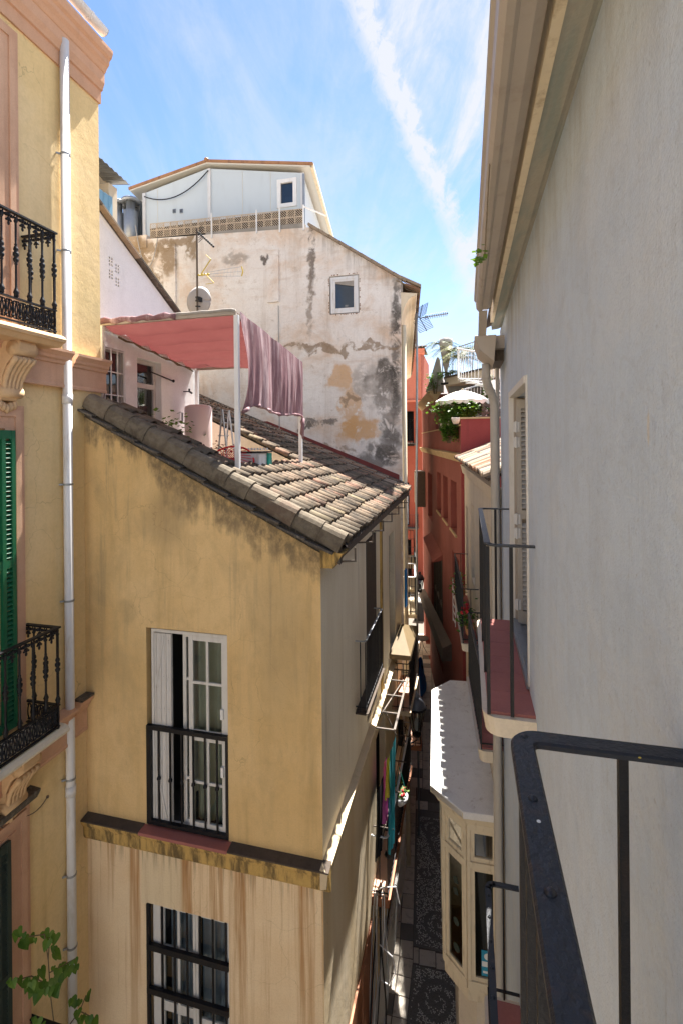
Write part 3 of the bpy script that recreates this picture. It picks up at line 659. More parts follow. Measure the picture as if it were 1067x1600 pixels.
    def ring(cell):
        mb = MB()
        for sx in (-1, 1):
            pts = [(0, sx*(.022+.030*math.cos(a)), .12+.088*math.sin(a)) for a in [2*math.pi*i/14 for i in range(15)]]; mb.tube(pts, .0075, 5, cap=False)
        mb.ball((0, 0, .06), .018, 6, 4); mb.ball((0, 0, .18), .018, 6, 4); mb.ball((0, 0, .12), .02, 6, 4, (1, .8, 1.6))
        for sz in (.04, .20): mb.ball((0, .04, sz), .014, 6, 4); mb.ball((0, -.04, sz), .014, 6, 4)
        return mesh('frieze_ring', mb, 'iron')
    RING = ring(.08)
    mb = MB()
    for sx in (-1, 1): mb.tube([(0, sx*.068, -.005), (0, sx*.052, -.045), (0, sx*.025, -.05), (0, sx*.022, -.02)], .007, 5); mb.ball((0, sx*.03, -.035), .018, 6, 4)
    mb.ball((0, 0, -.03), .022, 6, 4); mb.ball((0, 0, -.075), .024, 6, 4, (.7, 1, 1)); mb.ball((0, 0, -.115), .014, 6, 4, (.7, 1, 1.6)); mb.ball((0, .024, -.085), .012, 6, 4); mb.ball((0, -.024, -.085), .012, 6, 4)
    DROP = mesh('rail_drop', mb, 'iron')
    for zb in (1.20, -3.10, -7.46):
        ue = 4.43; nn = .42; m = MB()
        m.sweep(fr, [(0, zb-.13), (.40, -.13+zb), (.44, zb-.09), (.47, zb-.08), (.48, zb-.05), (.46, zb-.02), (.42, zb), (0, zb)], 1.8, ue+.1)
        b = part('balcony', m, 'carved_stone' if zb > 0 else 'cove_plaster', h)
        m = MB()
        for z, w, t in ((zb+.025, .03, .014), (zb+.255, .035, .016), (zb+1.10, .05, .018)):
            m.bar(fr.p(1.8, nn, z), fr.p(ue+w/2, nn, z), w, t); m.bar(fr.p(ue, nn-w/2-.002, z), fr.p(ue, 0, z), w, t)
        m.bar(fr.p(ue, nn, zb), fr.p(ue, nn, zb+1.09), .02, .02)
        part('handrail', m, 'iron', b)
        for i in range(13):
            u = ue-i*.157
            piece('baluster', BAL, b, fr.p(u, nn, zb+.265)); piece('rail_drop', DROP, b, fr.p(u-.0785, nn, zb+1.09))
            for k in (.25, .75): piece('frieze_ring', RING, b, fr.p(u-.157*k, nn, zb+.02))
        for i in range(3):
            if i: piece('baluster', BAL, b, fr.p(ue, nn-i*.157, zb+.265))
            if i < 3 and nn-i*.157-.0785 > 0: piece('rail_drop', DROP, b, fr.p(ue, nn-i*.157-.0785, zb+1.09), (0, 0, math.pi/2))
            for k in (.25, .75):
                if nn-i*.157-.157*k > .02: piece('frieze_ring', RING, b, fr.p(ue, nn-i*.157-.157*k, zb+.02), (0, 0, math.pi/2))
    # louvred shutters folded back on the wall
    for zt, zb, ur, mat in ((.15, -3.0, 4.233, 'shutter_green'), (-4.15, -7.3, 4.14, 'shutter_dark')):
        m = MB(); u0 = ur-.5
        for a, b2 in ((u0, u0+.07), (ur-.045, ur), (ur-.16, ur-.115)): m.fbox(fr, a, b2, .055, .095, zb, zt)
        for z in (zt-.09, zt-1.45, zb): m.fbox(fr, u0+.07, ur-.045, .058, .092, z, z+.09)
        sh = part('shutter', m, mat, h); mb = MB(); mb.box(-.022, .022, -.0345, .0345, -.004, .004); SL = mesh('slat', mb, mat); z = zb+.12
        while z < zt-.11:
            if abs(z-(zt-1.405)) > .07: piece('slat', SL, sh, fr.p(ur-.08, .075, z), (0, .75, 0))
            z += .05
    # thin black cables tied to the pipe
    for k in range(2):
        m = MB(); m.tube([(-4.62+.012*k, u+.01+.018*k+.012*math.sin(i*1.3+k*2), -3.0-i*.55) for i in range(14)], .006, 5)
        m.tube(sag((-4.62+.012*k, u+.01+.018*k, -3.0), (-4.72, u-.9, -3.15+.06*k), -.16-.05*k, 12), .006, 5); part('cable', m, 'rubber', h)
    m = MB(); a = onX(2, 1292, -4.72); b3 = onX(40, 1275, -4.72); c3 = onX(75, 1245, -4.72); m.tube(sag(a, b3, .06, 6)+sag(b3, c3, .05, 6), .005, 4); m.ball(b3, .022); m.ball(c3, .018); part('cable', m, 'wood_dark', h)
townhouse()

# ================================================================== ochre house whose end wall faces us, with the tiled roof
EX = -1.36
def leaf_door(h, fr, u0, u1, z0, z1, n, cols, rows, fw=.055, mb=.032, frame='frame_white', curtain='curtain_green', name='window_sash', glass='glass'):
    m = MB(); t = .02
    m.fbox(fr, u0, u0+fw, n-t, n+t, z0, z1); m.fbox(fr, u1-fw, u1, n-t, n+t, z0, z1); m.fbox(fr, u0+fw, u1-fw, n-t+.001, n+t-.001, z1-fw, z1); m.fbox(fr, u0+fw, u1-fw, n-t+.001, n+t-.001, z0, z0+fw*1.5)
    for i in range(1, cols): u = u0+fw+(u1-u0-2*fw)*i/cols; m.fbox(fr, u-mb/2, u+mb/2, n-t+.003, n+t-.003, z0+fw*1.5, z1-fw)
    for r in rows:
        z, w = r if hasattr(r, '__len__') else (r, mb); m.fbox(fr, u0+fw, u1-fw, n-t+.005, n+t-.005, z-w/2, z+w/2)
    s = part(name, m, frame, h, bevel=.003)
    g = MB(); g.quad(fr.p(u0+fw, n, z0+fw*1.5), fr.p(u1-fw, n, z0+fw*1.5), fr.p(u1-fw, n, z1-fw), fr.p(u0+fw, n, z1-fw)); part('pane', g, glass, s)
    if curtain:
        g = MB(); ph = random.random()*6
        g.grid(lambda a, b: fr.p(u0+.03+(u1-u0-.06)*a, n-.12-.022*math.sin(a*(u1-u0)*44+ph+.7*math.sin(b*3)), z0+.03+(z1-z0-.06)*b), 28, 6); part('curtain', g, curtain, s, smooth=True)
    return s
def middle_house():
    h = empty('ochre_house', (-3.2, 5.31, GZ), 'ochre plastered house with tiled roof whose stained end wall faces the camera', 'house')
    fr = END; m = MB(); H1 = (-3.86, -2.76, -4.74, -2.28, .13); H2 = (-3.88, -2.77, -8.2, -5.70, .13)
    m.wall(fr, -4.75, -1.6, GZ, -1.42, [H1, H2], room=1.2)
    m.prism([(-4.75, 5.31, -1.42), (-1.6, 5.31, -1.42), (-1.6, 5.31, roofz(-1.6, 5.31)-.17), (-4.75, 5.31, roofz(-4.75, 5.31)-.17)], [(-4.75, 5.55, -1.42), (-1.6, 5.55, -1.42), (-1.6, 5.55, roofz(-1.6, 5.31)-.17), (-4.75, 5.55, roofz(-4.75, 5.31)-.17)])
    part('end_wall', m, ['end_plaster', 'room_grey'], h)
    fr2 = SIDE; uu = lambda px, py, n=0: SIDE.uv(px, py, n)
    g1, g2 = 7.85, 8.75; m = MB()
    m.wall(fr2, 5.31, 12.2, GZ, -1.22, [(g1, g2, -4.6, -1.62, .10), (10.3, 11.1, -4.6, -2.0, .12), (8.6, 9.6, -7.5, -5.3, .12), (9.3, 10.4, GZ+.1, -8.2, .2), (5.9, 7.0, GZ+.1, -8.3, .2)])
    part('alley_wall', m, ['side_plaster', 'interior'], h)
    m = MB(); m.fbox(fr2, 9.15, 9.32, 0, .03, -4.75, -1.25); part('pilaster', m, 'ledge_plaster', h)
    # string course, sill
    m = MB(); m.sweep(fr, [(0, -5.02), (.05, -5.02), (.07, -4.98), (.075, -4.86), (.11, -4.80), (.12, -4.76), (0, -4.73)], -4.75, -1.50); part('string_course', m, 'ledge_plaster', h, bevel=.006)
    m = MB(); m.sweep(fr, [(-.01, -4.733), (.10, -4.752), (.128, -4.757), (.128, -4.74), (.1, -4.735), (-.01, -4.715)], -4.74, -3.9); part('ledge_capping', m, 'tile_pan', h); m = MB(); m.sweep(fr, [(-.01, -4.733), (.10, -4.752), (.128, -4.757), (.128, -4.74), (.1, -4.735), (-.01, -4.715)], -2.72, -1.5); part('ledge_capping', m, 'tile_pan', h)
    m = MB(); m.sweep(fr2, [(0, -4.95), (.07, -4.93), (.085, -4.78), (.10, -4.75), (0, -4.72)], 5.19, 12.2); part('string_course', m, 'ledge_side', h)
    m = MB(); m.fbox(fr, -3.90, -2.72, -.12, .14, -4.765, -4.725)
    sl = part('sill', m, 'wood_brown', h, bevel=.006); sl.data.materials[0] = M['terracotta_floor']
    # tall window: folded slatted shutter, gap, sash with curtain
    n = -.05; m = MB(); u0, u1, z0, z1 = H1[:4]
    m.fbox(fr, u0+.05, u0+.085, n-.05, n+.02, z0+.02, z1-.02); m.fbox(fr, u1-.04, u1, n-.05, n+.02, z0+.02, z1-.02); m.fbox(fr, u0+.085, u1-.04, n-.05, n+.02, z1-.06, z1-.02); m.fbox(fr, u0+.085, u1-.04, n-.05, n+.02, z0+.0, z0+.05)
    win = part('french_window', m, 'frame_white', h, bevel=.003)
    def fold(name, ua, ub, a0):
        me = None; k = 7; w = (ub-ua)/k
        m = MB(); m.fbox(fr, ua, ub, n-.012, n-.002, z0+.06, z1-.07); s = part(name, m, 'shutter_white', h)
        mb = MB(); mb.box(-w*.46, w*.46, -.010, .010, 0, z1-z0-.13); me = mesh('slat', mb, 'shutter_white')
        for i in range(k): piece('slat', me, s, fr.p(ua+w*(i+.5), n+.010, z0+.06), (0, 0, .16 if i % 2 else -.16))
        m = MB(); m.bar(fr.p(ua+.02, n+.028, z1-.75), fr.p(ub-.10, n+.028, z1-.1), .022, .008, (0, 1, 0)); m.bar(fr.p(ua+.04, n+.028, z1-1.78), fr.p(ub-.08, n+.028, z0+.12), .022, .008, (0, 1, 0))
        for z in (z1-.15, z1-.6, z1-1.0, z1-1.5, z1-2.0):
            for i in range(1, k): m.ball(fr.p(ua+w*i, n+.026, z), .006, 5, 3)
        part('batten', m, 'shutter_white', s)
    fold('folded_shutter', u0+.09, u0+.33, 0)
    leaf_door(h, fr, u0+.46, u0+.60, z0+.05, z1-.06, n-.045, 1, [z1-.62, z1-1.28, z0+.62], .045, curtain=None)
    leaf_door(h, fr, u0+.565, u1-.035, z0+.05, z1-.06, n+.0, 2, [z1-.63, (z1-1.27, .13), z0+.62], .06)
    m = MB(); m.fbox(fr, u1-.10, u1-.065, n+.02, n+.05, z1-1.02, z1-.9); m.fbox(fr, u1-.10, u1-.065, n+.02, n+.05, z0+.75, z0+.87); part('catch', m, 'white_paint', win)
    g = MB(); g.grid(lambda a, b: fr.p(u0+.40+.14*a+.05*b*(1-a), n-.25-.03*math.sin(a*9), z0+.3+(z1-z0-.4)*b), 10, 6); part('curtain', g, 'curtain', win, smooth=True)
    # window guard of plain bars with a knot in each
    rz, rb = -3.51, -4.70; m = MB(); a, b2 = u0-.0, u1+.0
    m.fbox(fr, a, b2, -.03, .02, rz-.025, rz+.025); m.fbox(fr, a, b2, -.03, .02, rb, rb+.045); m.fbox(fr, a, a+.06, -.028, .018, rb+.045, rz-.025); m.fbox(fr, b2-.03, b2, -.028, .018, rb+.045, rz-.025)
    gd = part('window_guard', m, 'iron', h); mb = MB(); mb.box(-.009, .009, -.009, .009, 0, rz-rb-.03); mb.lathe([(.01, .52), (.024, .535), (.026, .55), (.02, .565), (.01, .58)], n=8); me = mesh('bar', mb, 'iron')
    for i in range(6): piece('bar', me, gd, fr.p(a+.16+i*.158, -.005, rb+.02))
    # lower window and its grille
    u0, u1, z0, z1 = H2[:4]; n = -.07
    m = MB(); m.fbox(fr, u0+.06, u0+.16, n-.05, n+.03, z0, z1-.01); m.fbox(fr, u0, u1, n-.05, n+.02, z0, z0+.06); m.fbox(fr, u0+.16, u1, n-.05, n+.02, z1-.04, z1-.01); part('window_frame', m, 'frame_white', h)
    mid = (u0+.16+u1)/2
    leaf_door(h, fr, u0+.17, mid, z0+.06, z1-.03, n, 2, [z1-.55, (z1-1.28, .12), z1-1.9], .035, .035, curtain='curtain_blue', glass='glass')
    leaf_door(h, fr, mid+.005, u1-.01, z0+.06, z1-.03, n+.002, 2, [z1-.6, (z1-1.36, .12), z1-1.9], .035, .035, curtain='curtain_blue', glass='glass')
    m = MB()
    for z in (z1-.53, z1-1.07, z1-1.6, z1-2.1): m.fbox(fr, u0, u1, -.025, .02, z-.035, z+.035)
    m.fbox(fr, u0, u0+.035, -.026, .018, z0, z1)
    gd = part('window_grille', m, 'iron', h); mb = MB(); mb.box(-.010, .010, -.010, .010, 0, z1-z0); me = mesh('bar', mb, 'iron')
    for i in range(6): piece('bar', me, gd, fr.p(u0+.19+i*.173, -.03, z0))
    # ---- roof: deck, pans, cover tiles
    m = MB(); dk = lambda x, y: (x, y, roofz(x, y)-.02)
    def deck(x0, x1, y0, y1): m.grid(lambda a, b: dk(x0+(x1-x0)*a, y0+(y1-y0)*b), 3, 3)
    deck(EX-.03, -2.85, 5.33, 12.2); deck(-2.85, -5.05, 5.33, 6.1); deck(-2.85, -5.05, 8.62, 12.2); deck(-5.05, -7.5, 8.62, 12.2)
    roof = part('roof', m, 'tile_dark', h)
    m = MB(); m.quad((-1.6, 5.33, -1.22), (EX-.02, 5.33, -1.3), (EX-.02, 12.2, -1.3), (-1.6, 12.2, -1.22)); m.fbox(SIDE, 5.33, 12.2, .20, .225, -1.32, -1.235)
    part('eave_board', m, 'wood_dark', roof)
    m = MB(); zz = lambda x, d: roofz(x, 5.31)+d
    m.prism([(-4.75, 5.325, zz(-4.75, -.17)), (EX-.02, 5.325, zz(EX, -.17)), (EX-.02, 5.325, zz(EX, .03)), (-4.75, 5.325, zz(-4.75, .03))], [(-4.75, 5.44, zz(-4.75, -.17)), (EX-.02, 5.44, zz(EX, -.17)), (EX-.02, 5.44, zz(EX, .03)), (-4.75, 5.44, zz(-4.75, .03))])
    part('verge_mortar', m, 'tile_dark', roof)
    # corner where the eave turns: a corbelled cement block
    m = MB(); m.hexa([(-1.6, 5.30, -1.42), (-1.45, 5.30, -1.42), (-1.45, 5.62, -1.42), (-1.6, 5.62, -1.42), (-1.6, 5.29, -1.2), (-1.34, 5.29, -1.25), (-1.34, 5.62, -1.25), (-1.6, 5.62, -1.2)]); part('eave_corbel', m, 'ledge_plaster', roof)
    def tile(r0, r1, L, hh=.9, t=.016, n=8, rough=0, rn=None):
        mb = MB(); rg = lambda r, x, q: [(x+(rn.uniform(-rough, rough) if rn else 0), -r*math.cos(math.pi*i/n), r*hh*math.sin(math.pi*i/n)-.01+q) for i in range(n+1)]
        O0, O1, I0, I1 = rg(r0, 0, 0), rg(r1, L, 0), rg(r0-t, 0, 0), rg(r1-t, L-.001, 0)
        for i in range(n):
            mb.quad(O0[i], O0[i+1], O1[i+1], O1[i]); mb.quad(I0[i], I1[i], I1[i+1], I0[i+1]); mb.quad(O1[i], O1[i+1], I1[i+1], I1[i]); mb.quad(O0[i], I0[i], I0[i+1], O0[i+1])
        for a in (0, n): mb.quad(O0[a], O1[a], I1[a], I0[a])
        me = mesh('roof_tile', mb, 'tile', weld=True)
        for p in me.polygons:
            p.use_smooth = abs(p.normal.x) < .5
        return me
    rn = random.Random(11); TL = [tile(.072, .090, .375, .95, rough=.006, rn=rn) for _ in range(5)]; VT = []
    for _ in range(4):                                          # verge tiles: barrel on top, cement cheek hanging down the wall side
        mb = MB(); L = .37; n = 7; O = [(-.115*math.cos(math.pi*i/n), .105*math.sin(math.pi*i/n)-.01) for i in range(n+1)]
        O = [(-.118, -.135+rn.uniform(-.02, .02)), (-.124, -.06)]+O+[(.115, -.04), (-.02, -.06), (-.07, -.14)]; ex = rn.uniform(-.008, .008)
        mb.prism([(0, y*.90, z*.86) for y, z in O], [(L+ex, y, z) for y, z in O]); me = mesh('roof_tile', mb, 'tile', weld=True)
        VT.append(me)
    cand = []; pan = MB(); P = .200; ncol = 34
    def blocked(x, y): return (-5.2 < x < -2.86 and 6.02 < y < 8.66) or (x < -5.0 and y < 8.7)
    for c in range(ncol):
        y = 5.385+c*P
        for k in range(23):
            xl = EX+.02-k*.275; xu = xl-.335
            if xu < -4.85 and y < 8.7: break
            if y > 12.12: break
            if xu < -7.4: break
            if blocked(xl-.1, y): continue
            th = math.atan(roofm(y)); yj = y+rn.uniform(-.010, .010); xj = xl+rn.uniform(-.02, .02)
            L = .37*math.cos(th); cand.append((xj-L, yj, roofz(xj-L, y)+.052+(0.03 if c == 0 else 0)+rn.uniform(-.006, .006), th-.045, rn.uniform(-.03, .03), c))
            yp = y+P/2                                       # pan between two covers
            if not blocked(xl-.1, yp) and yp < 12.1:
                z0 = roofz(xu, yp)+.012; z1 = roofz(xl, yp)+.032; n = 4
                A = [(xu, yp-.085*math.cos(math.pi*i/n), z0+.05-.055*math.sin(math.pi*i/n)) for i in range(n+1)]; B = [(xl+.01, yp-.095*math.cos(math.pi*i/n), z1+.05-.06*math.sin(math.pi*i/n)) for i in range(n+1)]
                for i in range(n): pan.quad(A[i], B[i], B[i+1], A[i+1])
                for i in range(n): a, b3 = B[i], B[i+1]; pan.quad(a, b3, (b3[0], b3[1], b3[2]-.018), (a[0], a[1], a[2]-.018))
    part('pan_tile', pan, 'tile_pan', roof, kind='stuff')
    cand.sort(key=lambda q: q[0]**2+q[1]**2)
    rest = []
    for i, (x, y, z, th, yaw, c) in enumerate(cand):
        me = rn.choice(VT if c == 0 else TL)
        if i < 296: piece('roof_tile', me, roof, (x, y, z), (0, th, yaw))
        else: rest.append((me, Matrix.Translation((x, y, z)) @ Matrix.Rotation(yaw, 4, 'Z') @ Matrix.Rotation(th, 4, 'Y')))
    if rest:
        mb = MB()
        for me, mt in rest:
            b0 = len(mb.v); mb.v += [tuple(mt @ v.co) for v in me.vertices]
            for p in me.polygons: mb.f.append(tuple(b0+i for i in p.vertices)); mb.mi.append(rn.randrange(3))
        o = part('far_roof_tile', mb, ['tile_pale', 'tile_pan', 'tile_rust'], roof, kind='stuff')
    # stepped thin tiles showing under the verge
    mb = MB(); mb.box(0, .36, -.075, .03, -.012, .012); UT = [mesh('verge_tile', mb, 'tile_dark')]
    for k in range(11):
        x = EX-.05-k*.31-.36; th = math.atan(.512); piece('verge_tile', UT[0], roof, (x, 5.27, roofz(x, 5.31)-.115+rn.uniform(-.012, .012)), (rn.uniform(-.12, .05), th-.10+rn.uniform(-.02, .02), rn.uniform(-.03, .03)))
    # lead and mortar flashing against the tall wall
    m = MB(); m.prism([(-1.5, 12.12, roofz(-1.5, 12.1)+.02), (-7.4, 12.12, roofz(-7.4, 12.1)+.02), (-7.4, 12.12, roofz(-7.4, 12.1)+.12), (-1.5, 12.12, roofz(-1.5, 12.1)+.12)], [(-1.5, 12.2, roofz(-1.5, 12.1)+.02), (-7.4, 12.2, roofz(-7.4, 12.1)+.02), (-7.4, 12.2, roofz(-7.4, 12.1)+.14), (-1.5, 12.2, roofz(-1.5, 12.1)+.14)]); part('mortar_fillet', m, 'tile_dark', roof)
    m = MB(); m.prism([(-1.62, 12.17, roofz(-1.6, 12.1)+.13), (-5.3, 12.17, roofz(-5.3, 12.1)+.10), (-5.1, 12.17, roofz(-5.1, 12.1)+.19), (-1.62, 12.17, roofz(-1.6, 12.1)+.27)], [(-1.62, 12.2, roofz(-1.6, 12.1)+.13), (-5.3, 12.2, roofz(-5.3, 12.1)+.10), (-5.1, 12.2, roofz(-5.1, 12.1)+.19), (-1.62, 12.2, roofz(-1.6, 12.1)+.27)]); part('flashing', m, 'flash_red', roof)
    # bare gutter brackets under the eave
    for i, y in enumerate((5.5, 6.6, 7.5, 8.4, 9.3, 10.2, 11.1)):
        m = MB(); m.bar((-1.6, y, -1.40), (-1.27, y+.12, -1.40), .012, .02); m.bar((-1.27, y+.12, -1.41), (-1.27, y+.12, -1.24), .012, .02); part('gutter_bracket', m, 'wood_dark', roof)
    # ---- roof terrace sunk into the slope
    m = MB(); zt = -.82; X0, X1, Y0, Y1 = -5.05, -2.85, 6.1, 8.62
    m.quad((X0, Y0, zt), (X1, Y0, zt), (X1, Y1, zt), (X0, Y1, zt))
    for (xa, ya), (xb, yb) in (((X0, Y0), (X1, Y0)), ((X0, Y1), (X1, Y1)), ((X1, Y0), (X1, Y1))): m.quad((xa, ya, zt), (xb, yb, zt), (xb, yb, roofz(xb, yb)+.03), (xa, ya, roofz(xa, ya)+.03))
    part('terrace', m, 'cream_plaster', h)
    # alley-side: shuttered window with its guard, awning-like canopy board, cables
    m = MB(); m.fbox(fr2, g1, g2, -.06, -.02, -4.6, -1.62); sh = part('shutter', m, 'wood_dark', h); mb = MB(); mb.box(-.012, .014, -.016, .016, 0, 2.9); me = mesh('slat', mb, 'wood_dark')
    for i in range(18): piece('slat', me, sh, fr2.p(g1+.03+i*.05, -.01, -4.55))
    b = iron_balcony(h, fr2, 7.0, 8.5, .19, -3.95, 1.03, .10, .035, ('tile_pan', 'tile_pan', 'iron', 'galv'), .03, .028)
    return h
HOUSE2 = middle_house()

# ================================================================== white house behind, its terrace wall facing the alley
def white_house():
    fr = WHT; h = empty('white_house', (-5.05, 7.1, -.8), 'white gable house with barred window and door opening on the small roof terrace', 'house')
    zt = lambda y: 3.38-(y-5.9)*.533; m = MB(); holes = []
    W1 = (5.70, 6.50, .0, 1.41, .09); D1 = (6.78, 7.42, -.82, 1.37, .16)
    m.wall(fr, 5.6, 8.58, -.85, 1.75, [W1, D1], room=1.0)
    vents = [(6.16, 2.62, 2, 3), (6.30, 2.56, 2, 3), (6.16, 2.43, 2, 3), (6.30, 2.36, 2, 3)]; vh = []
    for u, z, a, b in vents:
        for i in range(2):
            for j in range(3): vh.append((u+i*.05, u+i*.05+.032, z+j*.048, z+j*.048+.034, .05))
    m.wall(fr, 5.6, 6.5, 1.75, 2.95, vh, room=.1)
    X = -5.05; Pz = lambda u, z: fr.p(u, 0, z)
    m.quad(Pz(6.5, 1.75), Pz(8.58, 1.75), Pz(8.58, zt(8.58)), Pz(6.5, zt(6.5))); m.quad(Pz(5.6, 2.95), Pz(6.5, 2.95), Pz(6.5, zt(6.5)), Pz(5.6, zt(5.6)))
    m.quad((-5.05, 8.58, -.85), (-8.2, 8.58, -.85), (-8.2, 8.58, zt(8.58)), (-5.05, 8.58, zt(8.58)))
    part('wall', m, ['white_plaster', 'interior'], h)
    m = MB(); m.prism([(-5.05, 5.6, zt(5.6)-.02), (-5.05, 8.66, zt(8.66)-.02), (-5.05, 8.66, zt(8.66)+.04), (-5.05, 5.6, zt(5.6)+.04)], [(-8.3, 5.6, zt(5.6)-.02), (-8.3, 8.66, zt(8.66)-.02), (-8.3, 8.66, zt(8.66)+.04), (-8.3, 5.6, zt(5.6)+.04)]); rf = part('roof', m, 'tile_dark', h)
    mb = MB(); n = 6; L, r = .34, .075
    A = [(-.055, 0, 0), (.075, 0, 0), (.075, 0, .03), (.03, 0, .075), (-.055, 0, .085)]; mb.prism(A, [(x*1.15, L, z*1.1-.02) for x, y, z in A]); VT = [mesh('verge_tile', mb, q) for q in ('tile_pan', 'tile_pale', 'tile_dark')]
    a = math.atan(-.533)
    for k in range(11): y = 5.62+k*.28; piece('verge_tile', VT[(k*k+k//3) % 3], rf, (-5.03, y, zt(y)+.015), (a+.02, 0, 0))
    # barred window and glazed door
    m = MB(); u0, u1, z0, z1, d = W1
    m.fbox(fr, u1-.05, u1, -.09, -.04, z0, z1); m.fbox(fr, u0, u1-.05, -.09, -.04, z1-.05, z1); w = part('window_frame', m, 'shutter_grey', h)
    g = MB(); g.quad(fr.p(u0, -.08, z0), fr.p(u1, -.08, z0), fr.p(u1, -.08, z1), fr.p(u0, -.08, z1)); part('pane', g, 'glass', w)
    g = MB(); g.quad(fr.p(u0, -.3, z0), fr.p(u1, -.3, z0), fr.p(u1, -.3, z1), fr.p(u0, -.3, z1)); part('blind', g, 'wood_dark', w)
    m = MB(); m.box(-.008, .008, -.008, .008, 0, z1-z0); me = mesh('bar', m, 'white_paint'); gr = MB()
    for z in (.02, .36, .72, 1.06, 1.39): gr.fbox(fr, u0, u1, -.022, -.008, z-.008, z+.008)
    gr = part('window_grille', gr, 'white_paint', h)
    for i in range(6): piece('bar', me, gr, fr.p(u0+.08+i*.14, -.012, z0))
    m = MB(); u0, u1, z0, z1, d = D1
    for a2, b2, c, e in ((u0, u0+.06, z0, z1), (u1-.06, u1, z0, z1), (u0+.06, u1-.06, z1-.06, z1), (u0+.06, u1-.06, z1-.46, z1-.38), (u0+.06, u1-.06, z0, z0+.5)): m.fbox(fr, a2, b2, -.16, -.11, c, e)
    dr = part('door', m, 'frame_white', h); g = MB(); g.quad(fr.p(u0, -.14, z0), fr.p(u1, -.14, z0), fr.p(u1, -.14, z1), fr.p(u0, -.14, z1)); part('pane', g, 'glass', dr)
    g = MB(); g.grid(lambda a, b: fr.p(u0+.05+(u1-u0-.1)*a, -.25-.015*math.sin(a*60), z0+.1+(z1-z0-.55)*b), 40, 1); part('curtain', g, 'wood_dark', dr, smooth=True)
    m = MB(); m.tube([fr.p(u0+.25, .04, 1.18), fr.p(u1+.28, .04, 1.10)], .012, 6); m.ball(fr.p(u1+.3, .04, 1.10), .028); part('curtain_rod', m, 'iron', h)
    m = MB(); m.tube([fr.p(8.1, 0, .95), fr.p(8.1, .12, .95)], .01, 5); m.tube([fr.p(8.1, .12, 1.0), fr.p(8.1, .12, .95), fr.p(8.16, .14, .92)], .018, 6); part('wall_lamp', m, 'iron', h)
    m = MB(); m.tube([fr.p(7.98, .05, .4), fr.p(7.98, .05, .55)], .02, 6); m.tube([fr.p(7.98, .05, .55), fr.p(7.9, .05, .56)], .008, 5); part('tap', m, 'galv', h)
white_house()

